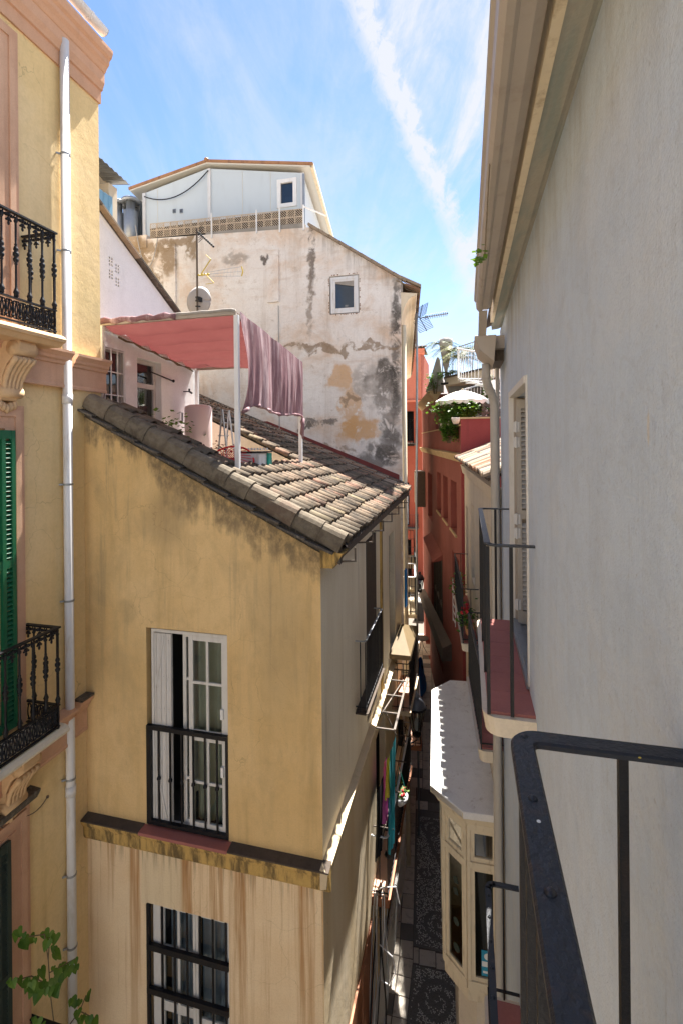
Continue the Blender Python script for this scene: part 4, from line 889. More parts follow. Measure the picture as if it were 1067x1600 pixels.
def pergola():
    X0, X1, Y0, Y1 = -5.0, -2.9, 5.92, 8.45; Z0, Z1 = 1.69, 1.42
    h = empty('pergola', (-3.95, 7.2, -.82), 'terrace awning of white poles with faded red canvas roof and hanging side curtain', 'awning')
    zf = lambda y: Z0+(Z1-Z0)*(y-Y0)/(Y1-Y0)
    for x, y, zb in ((X1, Y0, -.82), (X1, Y1, roofz(X1, Y1)+.02), (X0+.02, Y0, -.82), (X0+.02, Y1, -.82)):
        m = MB(); m.box(x-.03, x+.03, y-.03, y+.03, zb, zf(y)-.02); part('post', m, 'white_paint', h, bevel=.004)
    m = MB(); m.bar((X0, Y0-.0, Z0+.0), (X1, Y0, Z0+.01), .045, .045); part('crossbar', m, 'beige_metal', h)
    m = MB(); m.bar((X1+.0, Y0+.03, Z0-.01), (X1, Y1, Z1), .045, .04); part('crossbar', m, 'beige_metal', h)
    m = MB(); m.bar((X0, Y0+.03, Z0-.03), (X0, Y1, Z1-.02), .045, .045); part('crossbar', m, 'white_paint', h)
    m = MB(); m.bar((X0+.03, Y1, Z1-.01), (X1-.03, Y1, Z1-.01), .045, .045); part('crossbar', m, 'beige_metal', h)
    def top(a, b):
        x = X0+(X1-X0)*a; y = Y0+.02+(Y1-Y0-.04)*b; k = b*5.0
        s = abs(math.sin(math.pi*k)); return (x, y, zf(y)+.03-.12*s**.75*(.55+.45*math.sin(math.pi*a))-.025*math.sin(7*a+3*b)*s-.012*math.sin(23*a+9*b+2*math.sin(11*b))*s)
    m = MB(); m.grid(top, 26, 48); part('canvas', m, 'awning', h, smooth=True)
    m = MB()                                                   # roll of canvas lashed along the front edge
    m.tube([(X0+(X1-X0)*.58*i/14, Y0-.01, Z0+.035+.012*math.sin(i*1.7)) for i in range(15)], [.045+.010*math.sin(i*2.3) for i in range(15)], 8); part('canvas_roll', m, 'awning_side', h, smooth=True)
    m = MB(); m.tube([(X0+(X1-X0)*(.55+.42*i/8), Y0-.005, Z0+.045+.004*math.sin(i*2)) for i in range(9)]+[(X1-.02, Y0, Z0+.03)], .03, 8); part('front_tube', m, 'cement', h, smooth=True)
    def side(a, b):
        y = Y0+.02+(Y1-Y0+.02)*a; zt = zf(y)+.035; zb = .50-.06*a-.10*max(0, 1-a*7)+.03*math.sin(a*9); z = zt+(zb-zt)*b
        w1 = a*22+2.2*math.sin(a*5+b)+1.3*math.sin(a*13.7); x = X1+.035+.04*math.sin(w1+.8*b)*(.25+.75*b)*(.6+.4*math.sin(a*4.1))+.012*math.sin(a*71+b*5+2*math.sin(a*9))*b+.05*b*(1-b)
        if a < .16: x += .12*b*(1-a/.16)*math.sin(b*3.0); y += .10*(1-a/.16)*b*(1-b)*2
        return (x, y, z)
    m = MB(); m.grid(side, 90, 22); part('side_curtain', m, 'awning_side', h, smooth=True)
    m = MB()                                                   # gathered hem and the tail tied round the far post
    m.tube([(X1+.05+.02*math.sin(i*2.1), Y0+.05+(Y1-Y0-.05)*i/20, side(i/20, 1)[2]-.0) for i in range(21)], [.022+.010*math.sin(i*1.9) for i in range(21)], 7); part('hem', m, 'awning_side', h, smooth=True)
    m = MB(); m.tube([(X1+.02, Y1+.02, .42), (X1+.05, Y1-.02, .30), (X1+.03, Y1-.01, .16), (X1+.05, Y1, .05)], [.05, .035, .04, .012], 7); part('curtain_tie', m, 'awning_side', h, smooth=True)
    m = MB(); m.tube([(X0+.03, Y0, 1.55), (X0+.08, Y0-.03, 1.2), (X0+.05, Y0-.02, 1.0), (X0+.10, Y0-.03, .8), (X0+.06, Y0-.02, .62)], .009, 5); m.tube([(X0+.05, Y0, 1.3), (X0+.12, Y0-.02, 1.05), (X0+.06, Y0, .85)], .007, 5); part('rope', m, 'cable_grey', h)
    m = MB(); r = random.Random(2)
    m.tube([(X0+.0+.06, Y0+.3+i*.17, zf(Y0+.3+i*.17)-.09-.015*math.sin(i*2.2)) for i in range(13)], [.016+.008*math.sin(i*3) for i in range(13)], 6); part('vine_stem', m, 'stem', h)
pergola()

def terrace_things():
    zt = -.82
    # water tank
    m = MB(); n = 20; cx, cy = -4.66, 7.95; prof = [(.02, 0), (.235, 0), (.24, .03), (.24, 1.44), (.225, 1.475), (.16, 1.5), (.02, 1.505)]; m.lathe(prof, (cx, cy, zt), 26)
    o = single('water_tank', m, 'tank_pink', 'tall pale pink drum standing against the terrace wall under the awning', 'tank', smooth=True); soften(o, .01)
    # green plant
    t = empty('potted_plant', (-4.72, 7.0, zt), 'leafy green potted plant between the terrace door and the pale drum', 'plant')
    m = MB(); m.lathe([(.09, 0), (.13, .28), (.14, .3), (.12, .3), (.11, .26)], (-4.72, 7.0, zt), 12); part('pot', m, 'pot', t)
    m = MB(); r = random.Random(5); b = MB()
    for i in range(150):
        p = Vector((-4.68+r.gauss(0, .13), 7.15+r.gauss(0, .2), zt+.85+abs(r.gauss(.2, .13)))); leaf(m, p, r, .085)
    for i in range(6): b.tube([(-4.72, 7.0, zt+.25), (-4.72+r.uniform(-.15, .15), 7.0+r.uniform(-.15, .15), zt+.9)], .008, 4)
    part('foliage', m, 'leaf', t); part('stems', b, 'stem', t)
    # step ladder
    t = empty('step_ladder', (-4.35, 8.25, zt), 'folding metal step ladder standing beside the pale drum', 'ladder'); a = onY(322, 640, 8.2)
    for k, (dx, mt) in enumerate(((-.10, 'galv'), (.12, 'galv'))):
        m = MB()
        for dy in (-.16, .16): m.bar((-4.25+dx*1.4, 8.2+dy, zt), (-4.25, 8.2+dy*.8, zt+1.42), .03, .02)
        if k == 0:
            for i in range(5): q = (i+1)/6; m.bar((-4.25+dx*1.4*(1-q), 8.2-.16, zt+1.42*q), (-4.25+dx*1.4*(1-q), 8.2+.16, zt+1.42*q), .06, .015, (0, 0, 1))
        part('ladder_frame', m, mt, t)
    # planter with purple leaves
    t = empty('planter', (-3.8, 6.9, zt), 'dark trough planter full of purple leaves behind the red chair', 'planter')
    m = MB(); m.box(-4.22, -3.52, 6.85, 7.15, zt, zt+.58); part('trough', m, 'rubber', t, bevel=.01)
    m = MB(); r = random.Random(8)
    for i in range(130): leaf(m, Vector((-3.82+r.uniform(-.28, .24), 7.0+r.uniform(-.15, .15), zt+.62+abs(r.gauss(.06, .06)))), r, .05)
    part('foliage', m, 'purple_leaf', t)
    m = MB()
    for i in range(14): leaf(m, Vector((-4.25+r.uniform(-.08, .12), 6.95+r.uniform(-.1, .1), zt+.66+r.uniform(0, .08))), r, .055)
    part('herb', m, 'leaf', t)
    # red string chair
    t = empty('string_chair', (-3.25, 6.55, zt), 'red round string chair on the terrace behind the near awning post', 'chair')
    cx, cy, cz = -3.36, 6.62, -.30; c2 = Vector((cx, cy, cz)); ax = Vector((1, .05, 0)).normalized(); up = Vector((.0, .45, .9)).normalized(); nn = ax.cross(up)
    rim = [c2+ax*.36*math.cos(2*math.pi*i/28)+up*.27*math.sin(2*math.pi*i/28) for i in range(29)]
    m = MB(); m.tube(rim, .014, 6, cap=False); part('rim', m, 'red_plastic', t, smooth=True)
    m = MB()
    for i in range(28): m.tube([rim[i], c2+(rim[i]-c2)*.45+nn*(.16), c2-up*.1+(rim[i]-c2)*.1+nn*.2], .006, 4)
    part('strings', m, 'red_plastic', t)
    for i in range(3):
        a = 2*math.pi*i/3; m = MB(); m.tube([(cx+.15*math.cos(a), cy-.1+.15*math.sin(a), cz-.2), (cx+.27*math.cos(a), cy-.1+.27*math.sin(a), zt)], .01, 5); part('leg', m, 'iron', t)
    # white tub with a teal side
    t = empty('laundry_tub', (-3.02, 6.75, zt), 'white tub with dark lid and teal side beside the red chair', 'tub')
    m = MB(); m.hexa([(-3.22, 6.7, zt), (-2.94, 6.7, zt), (-2.94, 7.0, zt), (-3.22, 7.0, zt), (-3.27, 6.66, -.16), (-2.92, 6.66, -.16), (-2.92, 7.05, -.16), (-3.27, 7.05, -.16)]); part('bin', m, 'pvc_white', t, bevel=.01)
    m = MB(); m.box(-2.915, -2.885, 6.93, 7.05, -.6, -.165); part('side_panel', m, 'teal', t)
    m = MB(); m.box(-3.28, -2.88, 6.65, 7.06, -.155, -.135); m2 = part('lid', m, 'rubber', t, bevel=.005)
    m = MB()
    for i in range(8): m.tube([(-3.25+i*.05, 6.9, -.12), (-3.25+i*.05, 6.9, -.085)], .016, 6)
    part('clothes_peg', m, 'pvc_white', t, kind='stuff')
def leaf(m, p, r, s, m_i=0, droop=.5):
    a = r.uniform(0, 6.28); t = r.uniform(-1.0, .6)*droop; d = Vector((math.cos(a)*math.cos(t), math.sin(a)*math.cos(t), math.sin(t))); s = s*r.uniform(.7, 1.25)
    w = d.cross(Vector((0, 0, 1)))
    w = (w.normalized() if w.length > .01 else Vector((1, 0, 0)))*s*.38; u = w.cross(d).normalized()*s*.12
    w = w+Vector((0, 0, r.uniform(-.3, .3)*s))
    m.quad(p, p+d*s*.45+w, p+d*s, p+d*s*.5+u*-1, m=m_i); m.quad(p, p+d*s*.5-u, p+d*s, p+d*s*.45-w, m=m_i)
terrace_things()

# ================================================================== tall peeling house with the prefab on its roof
def big_house():
    fr = BIG; h = empty('peeling_house', (-5, 12.2, GZ), 'tall house with peeling whitewashed blank side wall above the tiled roof', 'house')
    m = MB(); W = (-3.37, -2.60, 3.27, 4.25, .11)
    m.wall(fr, -10.6, -2.2, GZ, 4.4, [W], room=.8)
    Pz = lambda x, z: (x, 12.2, z)
    m.quad(Pz(-2.2, GZ), Pz(-1.54, GZ), Pz(-1.54, 4.01), Pz(-2.2, 4.455)); m.quad(Pz(-10.6, 4.4), Pz(-2.2, 4.4), Pz(-2.2, 4.455), Pz(-3.87, 5.58), Pz(-10.6, 5.9))
    part('wall', m, ['big_plaster', 'interior'], h)
    m = MB(); m.prism([(-10.6, 12.22, 5.85), (-3.87, 12.22, 5.54), (-1.5, 12.22, 3.96), (-1.5, 12.22, 3.7), (-10.6, 12.22, 5.6)], [(-12.5, 25, 5.85), (-5.8, 25, 5.54), (-3.2, 25, 3.96), (-3.2, 25, 3.7), (-12.5, 25, 5.6)]); part('roof', m, 'cement', h)
    # ragged reveal, window
    m = MB(); r = random.Random(4)
    for k in range(40):
        s, t = k % 4, r.random(); u, z = ((W[0]-.02, W[2]+(W[3]-W[2])*t), (W[1]+.02, W[2]+(W[3]-W[2])*t), (W[0]+(W[1]-W[0])*t, W[2]-.02), (W[0]+(W[1]-W[0])*t, W[3]+.025))[s]
        m.ball(fr.p(u, -.005, z), .02, 6, 4, (1, .5, 1) if s > 1 else (.8, .5, 1.5))
    part('broken_reveal', m, 'tile_rust', h, kind='stuff')
    m = MB(); u0, u1, z0, z1 = -3.34, -2.62, 3.29, 4.22
    for a, b, c, d in ((u0, u0+.07, z0, z1), (u1-.07, u1, z0, z1), (u0+.07, u1-.07, z1-.07, z1), (u0+.07, u1-.07, z0, z0+.08)): m.fbox(fr, a, b, -.045, -.0, c, d)
    for a, b, c, d in ((u0+.07, u0+.12, z0+.08, z1-.07), (u1-.12, u1-.07, z0+.08, z1-.07), (u0+.12, u1-.12, z1-.12, z1-.07), (u0+.12, u1-.12, z0+.08, z0+.13)): m.fbox(fr, a, b, -.043, -.012, c, d)
    w = part('window', m, 'pvc_white', h, bevel=.004); g = MB(); g.quad(fr.p(u0+.1, -.03, z0+.1), fr.p(u1-.1, -.03, z0+.1), fr.p(u1-.1, -.03, z1-.1), fr.p(u0+.1, -.03, z1-.1)); part('pane', g, 'glass_blue', w)
    g = MB(); g.quad(fr.p(u0+.1, -.12, z0+.1), fr.p(u1-.1, -.12, z0+.1), fr.p(u1-.1, -.12, z1-.1), fr.p(u0+.1, -.12, z1-.1)); part('blind', g, 'curtain_blue', w)
    # pilaster strips and old chimney chase
    for a, b, z0, z1, n in ((-8.32, -7.80, -1, 5.55, .045), (-5.07, -4.74, 3.7, 5.08, .07)):
        m = MB(); m.fbox(fr, a, b, -.01, n, z0, z1); part('pilaster', m, 'big_plaster', h, bevel=.01)
    m = MB(); m.tube([(-4.76, 12.17, -1), (-4.76, 12.17, 3.6)], .012, 5); part('cable', m, 'cable_grey', h)
    m = MB(); m.fbox(fr, -10.6, -8.72, -.3, .03, 5.55, 5.93); part('parapet', m, 'big_plaster', h, bevel=.02)
    # verge tiles down the right-hand shoulder
    mb = MB(); A = [(0, -.12, -.02), (0, .06, -.02), (0, .06, .03), (0, -.02, .055), (0, -.12, .04)]; mb.prism(A, [(.36, y, z-.018) for x, y, z in A]); VT = mesh('verge_tile', mb, 'tile_pale'); a = math.atan(.674)
    for k in range(9): x = -3.90+k*.272; piece('verge_tile', VT, h, (x, 12.19, 5.60-.674*(x+3.87)), (0, a-.03, 0))
    # breeze-block parapet
    m = MB(); m.prism([(-6.9, 12.23, 5.55), (-4.05, 12.23, 5.55), (-4.05, 12.23, 5.73), (-6.9, 12.23, 5.80)], [(-6.9, 12.4, 5.55), (-4.05, 12.4, 5.55), (-4.05, 12.4, 5.73), (-6.9, 12.4, 5.80)]); bw = part('breeze_wall', m, 'cement', h)
    s = .2186; me = []
    for flip in (0, 1):
        mb = MB(); e = .012; d0, d1 = -.009, .009
        for x0, x1, z0, z1 in ((0, s-.004, 0, e), (0, s-.004, s-.016-e, s-.016), (0, e, e, s-.016-e), (s-.004-e, s-.004, e, s-.016-e)): mb.box(x0, x1, d0, d1, z0, z1)
        hh = s-.016
        for c in (-.125, -.0625, 0, .0625, .125):
            # diagonal bar clipped to the block
            pts = []
            for off in (c-.012, c+.012):
                lo = max(e, e-off); hi = min(s-.004-e, hh-e-off) if True else 0
                lo = max(e, e-off); hi = min(s-.004-e, hh-e-off)
                pts.append((lo, lo+off, hi, hi+off))
            q = [(pts[0][0], pts[0][1]), (pts[0][2], pts[0][3]), (pts[1][2], pts[1][3]), (pts[1][0], pts[1][1])]
            if flip: q = [(s-.004-x, z) for x, z in q]
            mb.prism([(x, d0+.002, z) for x, z in q], [(x, d1-.002, z) for x, z in q])
        me.append(mesh('breeze_block', mb, 'breeze'))
    for i in range(21):
        for j in range(2):
            x = -8.69+i*s; zb = 5.865-(i/21)*.135; piece('breeze_block', me[(i+j) % 2], bw, (x, 12.29, zb+j*(s-.014)), (0, .03, 0))
    m = MB(); m.box(-8.7, -4.1, 12.304, 12.31, 5.6, 6.14); part('breeze_gap_shade', m, 'interior', bw)  # added near-black sheet, stands in for the shade seen through the gaps
    for px, y0, y1 in ((331, 333, 372), (401, 328, 364), (437, 322, 363), (474, 320, 360)):
        a = onY(px, y0, 12.17); b = onY(px, y1, 12.17); m = MB(); m.bar((a.x, 12.17, b.z), (a.x, 12.17, a.z), .035, .03); part('railing_post', m, 'white_paint', h)
    a = onY(473, 322, 12.17); m = MB(); m.bar(a, (a.x+.42, 12.9, a.z+.02), .035, .03); part('railing_bar', m, 'white_paint', h)
    # hanging loop of cable on the brown corner
    m = MB(); m.tube(sag(onY(212, 352, 12.12), onY(247, 372, 12.12), 1.0, 14), .012, 5); part('cable', m, 'cable_grey', h)
    return h
BH = big_house()

def prefab():
    h = empty('rooftop_cabin', (-6.8, 12.9, 5.7), 'pale blue panelled cabin with rusty gabled roof on top of the peeling house', 'cabin')
    D = Vector((-.15, .99, 0)); Y = 12.9; dp = 6.0; P = lambda x, z, d=0: Vector((x, Y, z))+D*d
    m = MB(); A = [(-9.31, 5.6), (-4.3, 5.6), (-4.3, 7.42), (-7.19, 7.96), (-9.31, 7.52)]
    W = (-5.0, -4.52, 6.58, 7.27)
    # front as panels round the window
    def q(x0, x1, z0, z1): m.quad(P(x0, z0), P(x1, z0), P(x1, z1), P(x0, z1))
    zt = lambda x: 7.52+(x+9.31)*(.44/2.12) if x < -7.19 else 7.96-(x+7.19)*(.54/2.89)
    m.quad(P(-9.31, 5.6), P(-7.19, 5.6), P(-7.19, 7.96), P(-9.31, 7.52)); m.quad(P(-7.19, 5.6), P(W[0], 5.6), P(W[0], zt(W[0])), P(-7.19, 7.96)); m.quad(P(W[1], 5.6), P(-4.3, 5.6), P(-4.3, 7.42), P(W[1], zt(W[1])))
    q(W[0], W[1], 5.6, W[2]); m.quad(P(W[0], W[3]), P(W[1], W[3]), P(W[1], zt(W[1])), P(W[0], zt(W[0])))
    m.quad(P(-4.3, 5.6), P(-4.3, 5.6, dp), P(-4.3, 7.42, dp), P(-4.3, 7.42)); m.quad(P(-9.31, 5.6), P(-9.31, 5.6, dp), P(-9.31, 7.52, dp), P(-9.31, 7.52)); m.quad(P(-9.31, 5.6, dp), P(-4.3, 5.6, dp), P(-4.3, 7.42, dp), P(-7.19, 7.96, dp), P(-9.31, 7.52, dp))
    part('wall', m, 'prefab', h)
    m = MB(); ov = -.10
    for (xa, za), (xb, zb) in (((-9.75, 7.60), (-7.19, 8.05)), ((-7.19, 8.05), (-4.02, 7.50))):
        m.prism([P(xa, za, ov), P(xb, zb, ov), P(xb, zb+.035, ov), P(xa, za+.035, ov)], [P(xa, za, dp+.2), P(xb, zb, dp+.2), P(xb, zb+.035, dp+.2), P(xa, za+.035, dp+.2)])
    rf = part('roof', m, 'prefab_trim', h)
    for (xa, za), (xb, zb) in (((-9.78, 7.635), (-7.19, 8.085)), ((-7.19, 8.085), (-3.99, 7.535))):
        m = MB(); m.prism([P(xa, za, ov-.03), P(xb, zb, ov-.03), P(xb, zb+.075, ov-.03), P(xa, za+.075, ov-.03)], [P(xa, za, dp+.2), P(xb, zb, dp+.2), P(xb, zb+.04, dp+.2), P(xa, za+.04, dp+.2)]); part('roof_sheet', m, 'rust_sheet', rf)
    m = MB(); m.prism([P(-4.06, 7.47, ov), P(-3.97, 7.47, ov), P(-3.97, 7.60, ov), P(-4.06, 7.60, ov)], [P(-4.06, 7.47, dp), P(-3.97, 7.47, dp), P(-3.97, 7.60, dp), P(-4.06, 7.60, dp)]); part('fascia', m, 'cream_wood', rf)
    m = MB(); m.ball(P(-7.19, 8.16, ov), .07, 8, 5); part('ridge_cap', m, 'rust_sheet', rf)
    for x, mt, w in ((-9.29, 'pvc_white', .10), (-7.13, 'pvc_white', .09), (-4.30, 'pvc_white', .09)):
        m = MB(); m.box(x-w/2, x+w/2, Y-.05, Y, 5.6, zt(max(-9.3, min(-4.31, x)))-.02); part('post', m, mt, h)
    for x in (-8.85, -6.1, -5.25):
        m = MB(); m.box(x-.006, x+.006, Y-.008, Y+.01, 5.6, zt(x)-.03); part('panel_joint', m, 'prefab_trim', h)
    for px in (272.5, 283.5):
        a = onY(px, 329.5, Y-.02); m = MB(); m.box(a.x-.05, a.x+.05, Y-.02, Y+.01, a.z-.06, a.z+.06); v = part('vent_grille', m, 'galv', h)
        mb = MB()
        for k in range(3): mb.box(a.x-.04, a.x+.04, Y-.026, Y-.021, a.z-.04+k*.03, a.z-.025+k*.03)
        part('louvre', mb, 'rubber', v, kind='stuff')
    u0, u1, z0, z1 = W; m = MB()
    for a, b, c, d in ((u0-.05, u0+.06, z0-.05, z1+.05), (u1-.06, u1+.05, z0-.05, z1+.05), (u0+.06, u1-.06, z1-.06, z1+.05), (u0+.06, u1-.06, z0-.05, z0+.06)): m.box(a, b, Y-.035, Y+.03, c, d)
    w = part('window', m, 'white_paint', h, bevel=.004); g = MB(); g.quad(P(u0, z0, .02), P(u1, z0, .02), P(u1, z1, .02), P(u0, z1, .02)); part('pane', g, 'glass_blue', w)
    g = MB(); g.quad(P(u0, z0, .12), P(u1, z0, .12), P(u1, z1, .12), P(u0, z1, .12)); part('blind', g, 'curtain_blue', w)
    m = MB(); m.tube(sag(onY(226, 307, Y-.08), onY(326, 266, Y-.08), .38, 14), .016, 5); part('cable', m, 'rubber', h)
    m = MB(); m.tube([P(-4.26, 5.7, -.07), P(-4.26, 7.35, -.07)], .035, 8); part('downpipe', m, 'galv', h)
prefab()

def roof_clutter():
    # metal flue cowls
    for i, (px, yt) in enumerate(((185, 313), (205, 309))):
        p = onY(px, 345, 12.7); z1 = onY(px, yt, 12.7).z
        t = empty('flue_cowl', (p.x, 12.7, 5.6), ('galvanised flue with round cowl, left of the pair beside the cabin', 'galvanised flue with round cowl, right of the pair beside the cabin')[i], 'flue', 'flues beside the rooftop cabin')
        m = MB(); m.lathe([(.20, 0), (.20, z1-5.6-.42), (.17, z1-5.6-.40), (.13, z1-5.6-.38), (.13, z1-5.6-.12)], (p.x, 12.7, 5.6), 16); part('flue', m, 'galv', t, smooth=True)
        m = MB(); m.lathe([(.05, z1-5.6-.10), (.26, z1-5.6-.14), (.27, z1-5.6-.08), (.22, z1-5.6-.03), (.02, z1-5.6)], (p.x, 12.7, 5.6), 16); part('cap', m, 'galv', t, smooth=True)
    p = onY(217, 330, 13.3); t = empty('fan_housing', (p.x, 13.3, 5.6), 'round metal fan housing tucked between the flues and the cabin', 'fan')
    m = MB(); m.tube([(p.x, 12.95, p.z), (p.x, 13.5, p.z)], .30, 18); m.box(p.x-.3, p.x+.3, 12.97, 13.5, 5.6, p.z-.02); part('casing', m, 'galv', t)
    m = MB()
    for k in range(8): a = math.pi*k/8; m.bar((p.x-.26*math.cos(a), 12.94, p.z-.26*math.sin(a)), (p.x+.26*math.cos(a), 12.94, p.z+.26*math.sin(a)), .02, .01, (0, 1, 0))
    part('grille', m, 'rubber', t)
    # hut with corrugated canopy and blue panels, far left
    fr = Fr((-8.4, 0), (0, 1), (1, 0)); t = empty('rooftop_hut', (-9.5, 10.2, 1.5), 'rooftop lean-to with grey corrugated canopy and blue panels beyond the white gable', 'hut')
    def U(px, py, n=0): return fr.uv(px, py, n)
    ua = 8.6; ub, _ = U(174, 320); m = MB(); zb, zt = 4.0, U(160, 292)[1]
    m.fbox(fr, ua, ub+.35, -2.6, -.35, 1.5, U(170, 296)[1]+.75); part('wall', m, 'cream_plaster', t)
    m = MB(); k = 0; u = ua; mb = MB(); mb.hexa([(0, 0, 0), (.012, 0, 0), (.012, .16, 0), (0, .16, 0), (0, 0, 1.7), (.03, .03, 1.7), (.03, .13, 1.7), (0, .16, 1.7)]); PN = mesh('blue_panel', mb, 'blue_panel')
    ztop = U(172, 306)[1]
    while u < ub: piece('blue_panel', PN, t, fr.p(u, -.02, ztop-1.7)); u += .165
    m = MB(); m.fbox(fr, ub, ub+.30, -.4, -.06, 1.5, U(178, 288)[1]); part('pillar', m, 'cream_plaster', t)
    m = MB(); z0 = U(168, 275)[1]-.2; n = 0
    zr = lambda u: U(190, 292)[1]+(ub+.40-u)*.10
    for i in range(26):
        a, b = ua+(ub+.40-ua)*i/26, ua+(ub+.40-ua)*(i+1)/26; w = .03*(i % 2)
        m.hexa([fr.p(a, -2.6, zr(a)+.35+.03*(1-i % 2)), fr.p(b, -2.6, zr(b)+.35+w), fr.p(b, .25, zr(b)+w), fr.p(a, .25, zr(a)+.03*(1-i % 2)), fr.p(a, -2.6, zr(a)+.36+.03*(1-i % 2)), fr.p(b, -2.6, zr(b)+.36+w), fr.p(b, .25, zr(b)+.01+w), fr.p(a, .25, zr(a)+.01+.03*(1-i % 2))])
    part('canopy', m, 'galv', t)
    m = MB(); m.fbox(fr, ua+.2, ub-.1, -.34, -.30, U(160, 270)[1]-.9, U(160, 270)[1]-.35); part('window', m, 'glass_olive', t)
    # mast with aerials and dish in front of the peeling wall
    yd = 9.8; a = onY(308, 357, yd); t = empty('aerial_mast', (a.x, yd, 1.0), 'thin rusty mast with dish and two aerials above the awning', 'mast')
    m = MB(); m.tube([(a.x, yd, .7), (a.x, yd, a.z)], .022, 8); part('mast', m, 'wood_dark', t)
    c = onY(303, 466, yd-.06); rr = .30; m = MB(); ax = Vector((.25, -1, .12)).normalized(); e1 = Vector((1, .25, 0)).normalized(); e2 = Vector((0, .12, 1)).normalized()
    cc = Vector(c)+Vector((0, .14, 0))
    m.grid(lambda q, s: cc+(e1*math.cos(2*math.pi*s)*.92+e2*math.sin(2*math.pi*s)*1.16)*rr*q+Vector((0, 1, 0))*(.09*(q*q)), 6, 28)
    d = part('dish', m, 'dish', t, smooth=True); md = d.modifiers.new('solid', 'SOLIDIFY'); md.thickness = .012
    m = MB()
    for dz, w in ((.03, .09), (-.05, .07), (-.17, .08)): m.bar((a.x-.03, yd-.02, c.z+dz), (a.x+w, yd-.02, c.z+dz-.01), .03, .025)
    m.bar((a.x, yd-.02, c.z), (a.x+.03, yd+.12, c.z), .06, .1); part('dish_bracket', m, 'rubber', t)
    m = MB(); p, q = onY(309, 362, yd), onY(334, 385, yd-.3); m.tube([p, q], .014, 5); dd = Vector(q)-Vector(p)
    for k in range(9):
        s = Vector(p)+dd*(.15+.85*k/8); m.ball(s, .028, 5, 3)
    s = Vector(p)+dd*.25
    for sgn in (-1, 1):
        for j in range(4): m.tube([s+Vector((-.07, 0, sgn*.05*j)), s+Vector((.09, -.1, sgn*.05*j+.03))], .006, 4)
    part('small_aerial', m, 'rubber', t)
    m = MB(); p = onY(309, 430, yd); q = onY(378, 424, yd-.5); dd = Vector(q)-Vector(p); w2 = Vector((0, 0, 1))
    for off in (-.09, 0, .09): m.tube([Vector(p)+dd*.28+w2*off*.5, Vector(q)+w2*off*1.1], .005, 4)
    for k in range(10):
        s = Vector(p)+dd*(.32+.66*k/9); g = .045+.055*k/9; m.tube([s-w2*g, s+w2*g+dd*.02], .004, 4)
    part('aerial_elements', m, 'steel', t)
    m = MB()
    for k in range(4): m.ball(Vector(p)+dd*(.05+.07*k), .035, 6, 4, (1.3, 1, .6+.3*(k % 2)))
    m.tube([Vector(p)+dd*.08, onY(330, 405, yd)], .012, 4); m.tube([onY(330, 405, yd), onY(322, 398, yd)], .010, 4); m.tube([Vector(p)+dd*.2, onY(335, 442, yd)], .010, 4); m.tube([onY(335, 442, yd), onY(322, 444, yd)], .008, 4); m.tube([Vector(q)+w2*.1, Vector(q)+Vector((.03, 0, 0)), Vector(q)-w2*.1], .014, 4)
    part('yellow_aerial', m, 'yellow_plastic', t)
roof_clutter()

